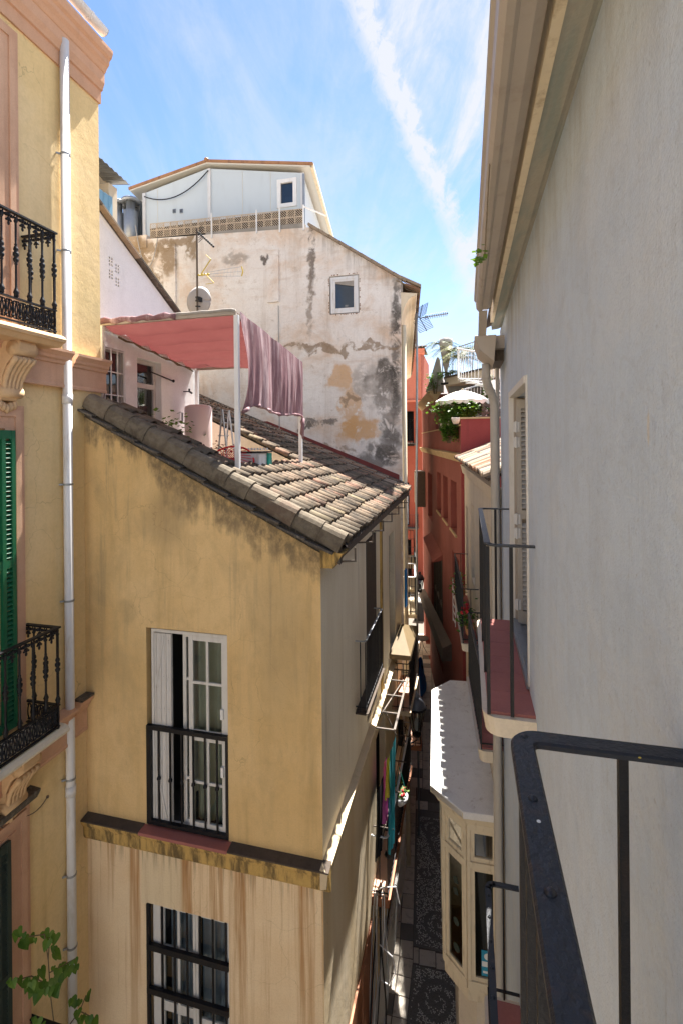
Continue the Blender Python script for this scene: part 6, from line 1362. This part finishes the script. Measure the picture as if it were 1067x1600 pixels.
    Q = [(664, 612), (672, 590), (678, 570), (681, 560), (683, 557), (686, 560), (688, 575), (692, 598), (692, 612)]; F0 = [onY(*q, 20) for q in Q]; m = MB(); m.prism(F0, [f+Vector((0, .6, 0)) for f in F0]); part('gable', m, 'cement', t, bevel=.02)
    c2 = onY(683, 596, 19.8); bush('climbing_plant', (c2.x-.1, 19.8, c2.z), (.38, .2, .38), 420, .07, 'bush_leaf', 'pale climber growing on the weathered gable end', 'plant', 5)
    # conical heater / lamp and palms
    c = onY(696, 550, 18.6); b = onY(696, 600, 18.6); t = empty('garden_lamp', (c.x, 18.6, b.z), 'tall grey folded sunshade standing among palms on the upper terrace', 'sunshade'); H2 = onY(696, 530, 18.6).z-b.z
    m = MB(); m.lathe([(.05, 0), (.06, H2*.3), (.12, H2*.45), (.25, H2*.9), (.24, H2), (.05, H2*1.03)], (c.x, 18.6, b.z), 14); part('shade', m, 'grey_pipe', t, smooth=True)
    m = MB(); m.lathe([(.2, 0), (.2, .06), (.03, .08), (.03, H2)], (c.x, 18.6, b.z-.02), 12); part('stand', m, 'rubber', t)
    zb = zz+.05
    for i, (px, py, Y, L, mt, lb) in enumerate(((706, 545, 18.3, 1.05, 'yellow_leaf', 'yellow green palm behind the railing, beside the folded sunshade'), (719, 556, 17.8, .9, 'yellow_leaf', 'yellow green palm behind the middle of the upper railing'), (737, 545, 17.4, 1.2, 'palm_leaf', 'tall green palm behind the spiral stair handrail'), (690, 535, 18.8, .75, 'palm_leaf', 'small green palm leaning out left of the folded sunshade'), (702, 580, 18.2, .6, 'palm_leaf', 'low dark green palm at the foot of the upper railing'))):
        p = onY(px, py, Y); frond_plant('palm', (p.x, Y, p.z-.1), 12, L, mt, lb, i+3)
        o = [q for q in bpy.data.objects if q.get('label') == lb][0]; m = MB(); m.tube([(p.x, Y, zb), (p.x+.03, Y, p.z-.1)], .018, 7); part('trunk', m, 'stem', o)
    # trellis with creeper, timber steps near the downpipe
    p = onY(764, 612, 15.2); bush('creeper', (p.x, 15.2, p.z), (.25, .3, .55), 380, .09, 'bush_leaf', 'yellow green creeper hanging in front of the spiral staircase', 'plant', 9, stems=True)
    t = empty('timber_steps', (p.x, 14.6, .5), 'weathered timber steps beside the end of the red parapet', 'steps'); 
    for k, py in enumerate((633, 645, 652)): a = onY(748, py, 14.4); m = MB(); m.box(a.x, a.x+1.2, 14.4, 14.7, a.z-.03, a.z+.03); part('step', m, 'tan_metal', t)
    for px in (752, ): a = onY(px, 640, 14.4); m = MB(); m.box(a.x, a.x+.1, 14.38, 14.44, .55, a.z+.2); part('stringer', m, 'tan_metal', t)
    m = MB(); p = onY(664, 592, 60); m.box(p.x-2, p.x+4, 60, 66, GZ, p.z); o = single('distant_house', m, 'white_plaster', 'pale distant house just showing between the red tower and the red house', 'house')
roof_garden()

# ================================================================== cream house on the right with glazed bay
def cream_house():
    fr = CRM; h = empty('cream_house', (.43, 6.4, GZ), 'cream house with old tiled eave and glazed bay between the grey and red houses', 'house')
    m = MB(); hs = [(4.0, 4.75, -3.0, -1.35, .2), (1.0, 2.0, -3.4, -1.3, .25), (5.6, 6.3, -3.75, -1.6, .2), (.2, 1.6, GZ, -8.4, .3), (2.3, 3.3, GZ, -8.5, .3)]
    m.wall(fr, -.1, 6.75, GZ, -.62, hs); m.quad((.43, 6.31, GZ), (3, 6.31, GZ), (3, 6.31, -.62), (.43, 6.31, -.62)); w = part('wall', m, ['cream_plaster', 'interior'], h)
    m = MB(); m.sweep(fr, [(0, -.85), (.05, -.83), (.08, -.7), (.10, -.62), (0, -.60)], -.1, 6.72); part('cornice', m, 'cream_plaster', h)
    z0 = -.50; m = MB(); m.hexa([fr.p(-.1, .18, z0), fr.p(6.74, .18, z0), fr.p(6.74, -3.5, z0+1.5), fr.p(-.1, -3.5, z0+1.5), fr.p(-.1, .18, z0+.03), fr.p(6.74, .18, z0+.03), fr.p(6.74, -3.5, z0+1.53), fr.p(-.1, -3.5, z0+1.53)]); rf = part('roof', m, 'tile_pan', h)
    def arch(mat, r, off):
        mb = MB(); n = 6; O = [(-r*math.cos(math.pi*i/n), r*.85*math.sin(math.pi*i/n)) for i in range(n+1)]; I = [(x*.84, z*.82) for x, z in O]
        mb.prism([(x*.9, -.42, z+.165+off) for x, z in O+I[::-1]], [(x, .02, z) for x, z in O+I[::-1]]); return mesh('roof_tile', mb, mat)
    ET = [arch(q, .092, 0) for q in ('tile_pale', 'tile_pan', 'tile_pale', 'tile_rust')]; ang = math.atan2(fr.nd[1], fr.nd[0])-math.pi/2; rr = random.Random(6)
    for i in range(33):
        for k in range(4): piece('roof_tile', rr.choice(ET), rf, fr.p(-.02+i*.205, .22-k*.36+rr.uniform(-.02, .02), z0+.04+k*.145), (rr.uniform(-.03, .03), 0, ang+rr.uniform(-.05, .05)))
    m = MB(); mb2 = MB()
    for q in hs[:3]:
        m = MB(); a, b, c, d = q[:4]
        for e, f, g1, g2 in ((a, a+.06, c, d), (b-.06, b, c, d), (a+.06, b-.06, d-.06, d), (a+.06, b-.06, c, c+.06), ((a+b)/2-.03, (a+b)/2+.03, c+.06, d-.06)): m.fbox(fr, e, f, -.2, -.15, g1, g2)
        w = part('window_frame', m, 'wood_brown', h); g = MB(); g.quad(fr.p(a, -.18, c), fr.p(b, -.18, c), fr.p(b, -.18, d), fr.p(a, -.18, d)); part('pane', g, 'glass', w)
    # small balconies
    iron_balcony(h, fr, -.12, 1.85, .33, -3.80, 1.02, .11, .15, ('terracotta_floor', 'cream_plaster', 'iron', 'iron_top'), .08, .035)
    iron_balcony(h, fr, 3.15, 6.15, .33, -3.82, 1.02, .12, .15, ('terracotta_floor', 'cream_plaster', 'iron', 'iron_top'), .08, .035)
    # ---- glazed bay
    zt, zb = -5.17, -7.55
    pts = [Vector((.40, 7.0)), Vector((-.04, 6.99)), Vector((-.37, 7.30)), Vector((-.56, 10.05)), Vector((-.30, 10.45)), Vector((.12, 10.5))]
    by = part('bay_window', (lambda q: (q.prism([(p.x, p.y, zb-.18) for p in pts], [(p.x, p.y, zb) for p in pts]), q)[1])(MB()), 'cream_wood', h, bevel=.01)
    rp = [Vector((.42, 6.93)), Vector((-.09, 6.90)), Vector((-.56, 7.33)), Vector((-.73, 10.15)), Vector((-.38, 10.65)), Vector((.14, 10.7))]
    m = MB(); m.prism([(p.x, p.y, zt) for p in rp], [(p.x, p.y, zt+.10) for p in rp]); m2 = part('bay_roof', m, 'bay_roof', by, bevel=.012)
    m = MB(); k = [Vector((p.x*.96+.01, p.y+.02)) for p in rp]; m.prism([((p.x+q.x)/2, (p.y+q.y)/2, zt-.10) for p, q in zip(pts, k)], [(q.x, q.y, zt-.002) for q in k]); part('bay_cornice', m, 'cream_wood', by)
    m = MB(); q3 = [Vector((p.x, p.y)) for p in rp[1:4]]
    for a, b in zip(q3, q3[1:]):
        dd = (b-a); n = Vector((-dd.y, dd.x)).normalized()*-.012
        m.prism([(a.x, a.y, zt+.005), (b.x, b.y, zt+.005), (b.x, b.y, zt+.085), (a.x, a.y, zt+.085)], [(a.x+n.x, a.y+n.y, zt+.005), (b.x+n.x, b.y+n.y, zt+.005), (b.x+n.x, b.y+n.y, zt+.085), (a.x+n.x, a.y+n.y, zt+.085)])
    part('bay_fascia', m, 'cream_wood', by)
    for i, (a, b) in enumerate(zip(pts, pts[1:])):
        d = (b-a); Lg = d.length; ud = d/Lg; nd = Vector((ud.y, -ud.x))
        if nd.dot(Vector((-1, -.3))) < 0: nd = -nd
        if i == 4: nd = Vector((-ud.y, ud.x)) if Vector((-ud.y, ud.x)).y > 0 else Vector((ud.y, -ud.x))
        f = Fr((a.x, a.y), (ud.x, ud.y), (nd.x, nd.y)); cols = 1 if Lg < 1 else 4; m = MB(); rail = zt-.10-.55
        for z0, z1, t in ((zb, zb+.12, .05), (rail-.05, rail+.03, .05), (zt-.18, zt-.10, .05)): m.fbox(f, 0, Lg, -.05, .03, z0, z1)
        for c in range(cols+1): u = Lg*c/cols; m.fbox(f, max(0, u-.045), min(Lg, u+.045), -.048, .026, zb+.12, zt-.18)
        fm = part('bay_frame', m, 'cream_wood', by, bevel=.004)
        for c in range(cols):
            ua, ub = Lg*c/cols+.045, Lg*(c+1)/cols-.045
            for z0, z1 in ((zb+.12, rail-.05), (rail+.03, zt-.18)):
                m = MB(); w = .055
                for e, g1, y0, y1 in ((ua, ua+w, z0, z1), (ub-w, ub, z0, z1), (ua+w, ub-w, z1-w, z1), (ua+w, ub-w, z0, z0+w)): m.fbox(f, e, g1, -.04, .006, y0, y1)
                m.quad(f.p(ua+w, -.015, z0+w), f.p(ub-w, -.015, z0+w), f.p(ub-w, -.015, z1-w), f.p(ua+w, -.015, z1-w), m=1)
                part('bay_sash', m, ['cream_wood', 'glass_olive'], by)
        if i in (0, 1):
            m = MB(); m.quad(f.p(.03, -.35, zb), f.p(Lg-.03, -.35, zb), f.p(Lg-.03, -.35, zt-.1), f.p(.03, -.35, zt-.1)); part('blind', m, 'room_grey', by)
        if i == 0:
            m = MB(); u0 = .07; m.fbox(f, u0, u0+.19, -.012, -.008, zb+.20, zb+.55); m.fbox(f, u0+.005, u0+.185, -.008, -.006, zb+.33, zb+.40, 1); m.tube([f.p(u0+.11, -.0085, zb+.47), f.p(u0+.11, -.005, zb+.47)], .045, 14, 1); m.fbox(f, u0+.09, u0+.17, -.008, -.006, zb+.24, zb+.27, 1); part('window_poster', m, ['sticker_blue', 'sign_white'], by)
        if i == 1:
            m = MB()
            for z, r in ((zb+.35, .06), (zb+.72, .055)): m.tube([f.p(Lg/2, -.013, z), f.p(Lg/2, -.009, z)], r, 14)
            for z in (zb+1.12, zb+1.28):
                m.prism([f.p(Lg/2-.05, -.013, z), f.p(Lg/2+.03, -.013, z-.03), f.p(Lg/2+.05, -.013, z+.05), f.p(Lg/2-.01, -.013, z+.09)], [f.p(Lg/2-.05, -.009, z), f.p(Lg/2+.03, -.009, z-.03), f.p(Lg/2+.05, -.009, z+.05), f.p(Lg/2-.01, -.009, z+.09)])
            part('window_sticker', m, 'shutter_dark', by, kind='stuff')
    # masonry under the bay, drain pipes
    m = MB(); m.prism([(p.x*.75+.1, p.y*.98+.17, GZ) for p in pts], [(p.x*.75+.1, p.y*.98+.17, zb-.18) for p in pts]); part('bay_base', m, 'cream_plaster', h)
    for u, n, mt, z1, z0 in ((.06, .08, 'grey_pipe', .75, GZ), (.20, .05, 'grey_pipe', -.7, -9.5)):
        m = MB(); m.tube([fr.p(u, n, z1), fr.p(u, n, z0)], .048, 12); part('downpipe', m, mt, h, smooth=True)
    # plants standing on the far small balcony
    for i, (u, z) in enumerate(((3.3, -3.7), (5.7, -3.7))):
        p = fr.p(u, .16, z); t = empty('balcony_plant', p, ('red flowering geranium at the near end of the cream house balcony', 'dark green potted plant at the far end of the cream house balcony')[i], 'plant')
        m = MB(); m.lathe([(.07, 0), (.1, .18), (.08, .18)], p, 10); part('pot', m, 'pot', t); m = MB(); r = random.Random(i+30)
        for k in range(110): leaf(m, p+Vector((r.gauss(-.05, .08), r.gauss(0, .12), .28+r.gauss(0, .12))), r, .09)
        part('foliage', m, 'leaf', t)
        if i == 0:
            m = MB()
            for k in range(7): m.ball(p+Vector((r.gauss(-.08, .05), r.gauss(0, .08), .48+r.uniform(-.05, .06))), .035, 6, 4)
            part('flower', m, 'flower_red', t, kind='stuff')
    m = MB(); p = fr.p(4.2, .22, -3.0); m.grid(lambda a, b: fr.p(3.7+1.0*a, .27+.02*math.sin(a*15), -2.82-.55*b), 14, 4); single('green_mesh', m, 'teal', 'strip of green netting tied to the far cream house balcony', 'netting', smooth=True)
cream_house()

# ================================================================== grey house we stand at
def grey_house():
    fr = RW; h = empty('grey_house', (.41, 2, GZ), 'grey rendered house along the right side with eave, shuttered door and iron balconies', 'house')
    D1 = (3.62, 4.86, -1.70, .40, .12); yE = 6.34
    m = MB(); m.wall(fr, -4, yE, GZ, 1.34, [D1, (3.4, 4.3, -4.9, -2.7, .12), (3.4, 4.3, -8.1, -6.2, .12)], room=.9)
    m.quad((.41, yE, GZ), (6, yE, GZ), (6, yE, 1.34), (.41, yE, 1.34)); part('wall', m, ['grey_plaster', 'room_grey'], h)
    # eave: plastered soffit, edge board, box gutter
    m = MB(); m.sweep(fr, [(-.05, 1.33), (.012, 1.32), (.03, 1.31), (.11, 1.30), (.115, 1.36), (-.05, 1.40)], -4, 6.05); part('soffit', m, 'soffit_plaster', h)
    m = MB(); m.sweep(fr, [(.111, 1.285), (.145, 1.285), (.15, 1.40), (.111, 1.42)], -4, 5.6); part('edge_board', m, 'cream_wood', h)
    def gutter(y0, y1, dz=0.):
        m = MB(); pr = [(.165, 1.30), (.20, 1.275), (.245, 1.275), (.26, 1.262), (.285, 1.262), (.305, 1.29), (.31, 1.35), (.325, 1.37), (.325, 1.40), (.318, 1.40), (.318, 1.372), (.30, 1.352), (.296, 1.30), (.28, 1.27), (.20, 1.285), (.172, 1.31), (.172, 1.42), (.165, 1.42)]
        m.sweep(fr, [(n, z+dz) for n, z in pr], y0, y1); return part('gutter', m, 'gutter_beige', h)
    gutter(-4, 5.0)
    m = MB(); m.sweep(fr, [(.17, 1.31), (.20, 1.28), (.30, 1.28), (.31, 1.36), (.17, 1.36)], 4.99, 5.0); part('gutter_end', m, 'gutter_beige', h)
    # hopper, swan neck and downpipe at the far corner
    m = MB(); m.hexa([fr.p(5.35, .12, .82), fr.p(6.0, .12, .82), fr.p(6.0, .27, .95), fr.p(5.35, .27, .95), fr.p(5.35, .10, 1.10), fr.p(6.0, .10, 1.10), fr.p(6.0, .32, 1.10), fr.p(5.35, .32, 1.10)]); hp = part('hopper', m, 'gutter_beige', h, bevel=.006)
    m = MB(); m.hexa([fr.p(5.36, .20, 1.1), fr.p(5.46, .20, 1.1), fr.p(5.46, .28, 1.1), fr.p(5.36, .28, 1.1), fr.p(5.0, .20, 1.27), fr.p(5.1, .20, 1.27), fr.p(5.1, .28, 1.27), fr.p(5.0, .28, 1.27)]); part('outlet', m, 'gutter_beige', hp)
    m = MB(); m.fbox(fr, 5.6, 6.33, .0, .13, 1.0, 1.14); part('eave_block', m, 'beige_metal', h); m = MB(); m.fbox(fr, 5.7, 6.33, .0, .10, .88, .998); part('eave_block', m, 'wood_dark', h)
    m = MB(); P = [fr.p(5.75, .19, .86), fr.p(5.78, .19, .70), fr.p(5.9, .165, .62), fr.p(6.02, .13, .57), fr.p(6.1, .10, .50), fr.p(6.12, .085, .40), fr.p(6.12, .085, -9.9)]; m.tube(P, .048, 12); dp = part('downpipe', m, 'grey_pipe', h, smooth=True)
    for i in range(1, 6):
        m = MB(); a = P[i]; d = (P[min(i+1, 6)]-P[i-1]).normalized(); m.tube([a-d*.01, a+d*.01], .053, 12); part('pipe_socket', m, 'grey_pipe', dp)
    m = MB(); m.tube([fr.p(6.27, .04, .9), fr.p(6.27, .04, -9)], .022, 8); part('conduit', m, 'grey_pipe', h)
    # door opening: pale frame, hinges, louvred leaf folded on the far jamb
    u0, u1, z0, z1, d = D1; m = MB()
    for a, b, c, e, n in ((u1-.005, u1+.05, z0, z1+.05, .022), (u0-.03, u0+.01, z0, z1+.05, .012), (u0+.01, u1-.005, z1-.005, z1+.05, .021)): m.fbox(fr, a, b, -.06, n, c, e)
    fm = part('door_frame', m, 'frame_white', h, bevel=.004)
    m = MB(); m.fbox(fr, u1-.03, u1-.004, -.12, -.02, z0, z1-.01); part('frame_stile', m, 'beige_metal', fm)
    for z in (.12, -.02, -.72, -.85, -1.5):
        m = MB(); m.fbox(fr, u1-.125, u1-.118, -.06, -.006, z-.045, z+.045); m.tube([fr.p(u1-.122, -.03, z-.05), fr.p(u1-.122, -.03, z+.05)], .012, 8); part('hinge', m, 'pvc_white', fm)
    X = lambda n: .41-n; m = MB(); ys = u1-.10
    for a, b, c, e in ((-.035, -.075, z0+.02, z1-.03), (-.49, -.55, z0+.02, z1-.03), (-.075, -.49, z1-.11, z1-.03), (-.075, -.49, z0+.02, z0+.14), (-.075, -.49, -.72, -.64)): m.box(X(a), X(b), ys-.018, ys+.018, c, e)
    sh = part('shutter', m, 'shutter_grey', h); mb = MB(); mb.box(-.209, .209, -.024, .024, -.004, .004); SL = mesh('slat', mb, 'shutter_white'); z = z0+.17
    while z < z1-.12:
        if abs(z+.68) > .06: piece('slat', SL, sh, (X(-.2825), ys, z), (.7, 0, 0))
        z += .044
    m = MB(); m.fbox(fr, u0, u1, -.15, .02, z0-.03, z0+.015); m.fbox(fr, u0, u1, -.05, .0, z0+.015, z0+.035); part('threshold', m, 'galv', h)
    # neighbouring balcony at our own floor, one below, and the one we lean from
    iron_balcony(h, fr, 3.26, 5.05, .325, -1.75, 1.08, .55, .13, ('terracotta_floor', 'cream_plaster', 'iron', 'iron_blue'), .10, .04, .022, low=False)
    b0 = iron_balcony(h, fr, 1.6, 4.55, .30, -4.92, 1.0, .35, .14, ('terracotta_floor', 'cream_plaster', 'iron', 'iron_blue'), .05, .05)
    m = MB()
    for i in range(12): m.ball(fr.p(4.4-i*.2, .26, -3.912), .014, 8, 4, (1, 1, .7))
    part('rivet', m, 'iron_blue', b0, kind='stuff')
    # near handrail: flat bar bent round the corner, rivets, balusters
    zf, zr = -1.62, -.62; b = part('near_balcony', (lambda q: (q.fbox(fr, -1.5, 1.08, -.01, .315, zf-.14, zf), q)[1])(MB()), 'cream_plaster', h, bevel=.03)
    def bar(path, w, t, zc):                                    # flat bar swept along a level path
        n = len(path); L, R = [], []
        for i, p in enumerate(path):
            d = (path[min(i+1, n-1)]-path[max(i-1, 0)]).normalized(); s = Vector((-d.y, d.x)); L.append(p+s*w/2); R.append(p-s*w/2)
        m = MB(); e = .004
        for i in range(n-1):
            l0, l1, r0, r1 = L[i], L[i+1], R[i], R[i+1]; il0, il1, ir0, ir1 = [a+(c-a).normalized()*e for a, c in ((L[i], R[i]), (L[i+1], R[i+1]), (R[i], L[i]), (R[i+1], L[i+1]))]
            z = lambda v, q: (v.x, v.y, q); T, B = zc+t/2, zc-t/2
            m.quad(z(il0, T), z(il1, T), z(ir1, T), z(ir0, T)); m.quad(z(l0, T-e), z(l1, T-e), z(il1, T), z(il0, T)); m.quad(z(r0, T-e), z(r1, T-e), z(ir1, T), z(ir0, T))
            m.quad(z(l0, B), z(l1, B), z(l1, T-e), z(l0, T-e)); m.quad(z(r0, B), z(r1, B), z(r1, T-e), z(r0, T-e)); m.quad(z(l0, B), z(l1, B), z(r1, B), z(r0, B))
        return m
    xo, yo, rc = .105, 1.085, .035
    path = [Vector((xo, -1.5)), Vector((xo, .2)), Vector((xo, .6)), Vector((xo, yo-rc))]+[Vector((xo+rc-rc*math.cos(a), yo-rc+rc*math.sin(a))) for a in [math.pi/2*i/8 for i in range(1, 9)]]+[Vector((xo+rc+.06, yo)), Vector((.43, yo+.004))]
    hr = part('handrail', bar(path, .046, .013, zr), 'iron_top', b, smooth=False)
    for (px, py) in ((828, 1247), (862, 1395)):
        p = onZ(px, py, zr+.0065); m = MB(); m.ball((xo, p.y, zr+.006), .0088, 12, 6, (1, 1, .62)); part('rivet', m, 'iron_top', hr, smooth=True)
    p = onZ(826, 1164, zr+.0065); m = MB(); m.ball((xo+.006, yo-.006, zr+.006), .008, 12, 6, (1, 1, .45)); part('rivet', m, 'iron_top', hr, smooth=True)
    p = onZ(841, 1283, zr+.007); m = MB(); m.tube([(p.x, p.y, zr+.006), (p.x, p.y, zr+.0072)], [.0036, .003], 12); part('paint_spot', m, 'white_paint', hr)
    for (px, py, r) in ((965, 1169, .004), (994, 1178, .003)):
        p = onZ(px, py, zr); m = MB(); m.ball((p.x, p.y-.018, zr+.004), r, 6, 4, (1, .5, .6)); part('paint_spot', m, 'yellow_plastic', hr)
    mb = MB(); w = .0085; mb.box(-w, w, -w, w, 0, zr-zf-.006); me = mesh('baluster', mb, 'iron')
    pb = onY(972, 1190, yo); piece('baluster', me, b, (pb.x, yo, zf))
    for y in (yo-.04, .93, .79, .65, .51, .37): piece('baluster', me, b, (xo, y, zf))
    # sprig growing out of the gutter
    p = onX(748, 398, .065); t = empty('gutter_weed', (.11, p.y, 1.4), 'tiny green weed growing out of the beige gutter', 'plant'); m = MB(); r = random.Random(3)
    for i in range(20): leaf(m, Vector((.068+r.gauss(0, .008), p.y+r.gauss(0, .03), p.z+r.gauss(0, .022))), r, .032)
    part('foliage', m, 'leaf', t); m = MB(); m.tube([(.12, p.y, 1.36), (.09, p.y, p.z)], .004, 4); part('stem', m, 'stem', t)
    # roof behind the gutter
    m = MB(); m.prism([(.25, -4, 1.38), (.25, 6.3, 1.38), (6, 6.3, 3.9), (6, -4, 3.9)], [(.25, -4, 1.44), (.25, 6.3, 1.44), (6, 6.3, 3.96), (6, -4, 3.96)]); part('roof', m, 'tile_pan', h)
grey_house()

# ================================================================== vine at the lower left, street furniture far down the alley
def vine():
    t = empty('climbing_vine', (-4.4, 4.4, -7.46), 'young climbing vine with heart-shaped leaves on the lowest balcony of the townhouse', 'plant'); r = random.Random(12)
    def P(px, py, n=-4.45): return onX(px, py, n)
    ST = [[(85, 1600), (80, 1560), (76, 1500), (78, 1465)], [(78, 1540), (50, 1525), (15, 1535)], [(78, 1520), (100, 1508), (118, 1498)], [(76, 1500), (70, 1460), (35, 1465)], [(110, 1600), (125, 1580), (135, 1555)], [(125, 1580), (150, 1592)]]
    for s in ST: m = MB(); m.tube([P(*q) for q in s], .006, 5); part('stem', m, 'stem', t)
    def heart(s):
        m = MB(); O = [(0, 0), (.18, -.16), (.42, -.12), (.52, .12), (.40, .42), (.2, .75), (0, 1.0)]
        for sg in (1, -1):
            for i in range(1, len(O)-1): m.quad((0, 0, 0), (sg*O[i][0]*s, -O[i][1]*s, .16*O[i][0]*s), (sg*O[i+1][0]*s, -O[i+1][1]*s, .16*O[i+1][0]*s)) if i < 5 else m.quad((0, 0, 0), (sg*O[i][0]*s, -O[i][1]*s, .16*O[i][0]*s), (0, -s, 0))
        return mesh('leaf', m, 'leaf')
    HM = [heart(q) for q in (.05, .065, .08, .095, .11)]
    LV = [(28, 1452), (38, 1458), (35, 1470), (45, 1470), (56, 1466), (70, 1455), (78, 1458), (88, 1460), (72, 1468), (86, 1478), (86, 1488), (64, 1514), (20, 1532), (30, 1528), (42, 1530), (50, 1535), (58, 1526), (44, 1540), (66, 1534), (72, 1545), (62, 1548), (84, 1510), (92, 1514), (98, 1520), (84, 1528), (92, 1535), (86, 1546), (104, 1508), (112, 1502), (118, 1498), (116, 1510), (106, 1518), (60, 1592), (68, 1598), (118, 1568), (126, 1562), (136, 1555), (122, 1578), (130, 1586), (140, 1588), (148, 1592), (126, 1596), (112, 1560), (38, 1534), (52, 1545), (96, 1506), (76, 1536)]
    LV += [(q[0]+r.uniform(-9, 9), q[1]+r.uniform(-7, 7)) for q in LV[::2]]
    for px, py in LV:
        p = P(px, py, -4.45+r.uniform(-.12, .12)); o = piece('leaf', r.choice(HM), t, p, (r.uniform(.7, 1.5), r.uniform(-.4, .4), .9+r.uniform(-.9, .9)))
vine()
def street_things():
    d = ray(655, 968); s = GZ/d[2]; x, y = d[0]*s, d[1]*s
    t = empty('menu_board', (x, y, GZ), 'black folding menu board standing far down the alley', 'sign board')
    for k in (-1, 1):
        m = MB(); m.hexa([(x-.3, y+k*.22-.015, GZ), (x+.3, y+k*.22-.015, GZ), (x+.3, y+k*.22+.015, GZ), (x-.3, y+k*.22+.015, GZ), (x-.3, y+k*.03-.015, GZ+1), (x+.3, y+k*.03-.015, GZ+1), (x+.3, y+k*.03+.015, GZ+1), (x-.3, y+k*.03+.015, GZ+1)]); part('panel', m, 'rubber', t)
    for i, (px, py, lb) in enumerate(((652, 955, 'small white cafe table with thin black legs at the far end of the alley'), (658, 1020, 'dark cafe table standing midway down the alley'))):
        d = ray(px, py); s = GZ/d[2]; x, y = d[0]*s, d[1]*s; t = empty('cafe_table', (x, y, GZ), lb, 'table')
        m = MB(); m.lathe([(.01, .72), (.36, .72), (.37, .735), (.36, .75), (.01, .75)], (x, y, GZ), 16); part('top', m, ('white_paint', 'wood_dark')[i], t)
        for k in range(3): a = k*2.1; m = MB(); m.tube([(x, y, GZ+.72), (x+.1*math.cos(a), y+.1*math.sin(a), GZ+.3), (x+.28*math.cos(a), y+.28*math.sin(a), GZ)], .014, 5); part('leg', m, 'iron', t)
    for i, (px, py, lb) in enumerate(((645, 948, 'black metal cafe chair left of the white cafe table'), (660, 946, 'black metal cafe chair right of the white cafe table'))):
        d = ray(px, py); s = GZ/d[2]; x, y = d[0]*s, d[1]*s; t = empty('cafe_chair', (x, y, GZ), lb, 'chair', 'cafe chairs at the end of the alley')
        m = MB(); m.box(x-.2, x+.2, y-.2, y+.2, GZ+.43, GZ+.46); part('seat', m, 'wood_dark', t)
        for a in (-.18, .18):
            for c in (-.18, .18): m = MB(); m.tube([(x+a, y+c, GZ), (x+a, y+c, GZ+(.88 if c > 0 else .43))], .013, 5); part('leg', m, 'iron', t)
        m = MB(); m.box(x-.19, x+.19, y+.17, y+.19, GZ+.6, GZ+.88); part('backrest', m, 'wood_dark', t)
    # blue covered scooter beneath the lantern
    d = ray(655, 1075); s = GZ/d[2]; x, y = d[0]*s, d[1]*s; m = MB()
    m.grid(lambda a, b: (x+(.28+.05*math.sin(a*20))*math.cos(2*math.pi*b)*(1-.55*a), y-.75+1.5*(.5+.5*math.sin(2*math.pi*b)*(1-.3*a)), GZ+1.0*a-.12*math.cos(2*math.pi*b*2)*a), 8, 24); single('covered_scooter', m, 'blue_cloth', 'scooter under dark blue cover parked beside the left alley wall', 'scooter', smooth=True)
street_things()
for o in list(bpy.data.objects):
    if o.type == 'EMPTY' and not o.children: print('EMPTY NO CHILD', o.name)
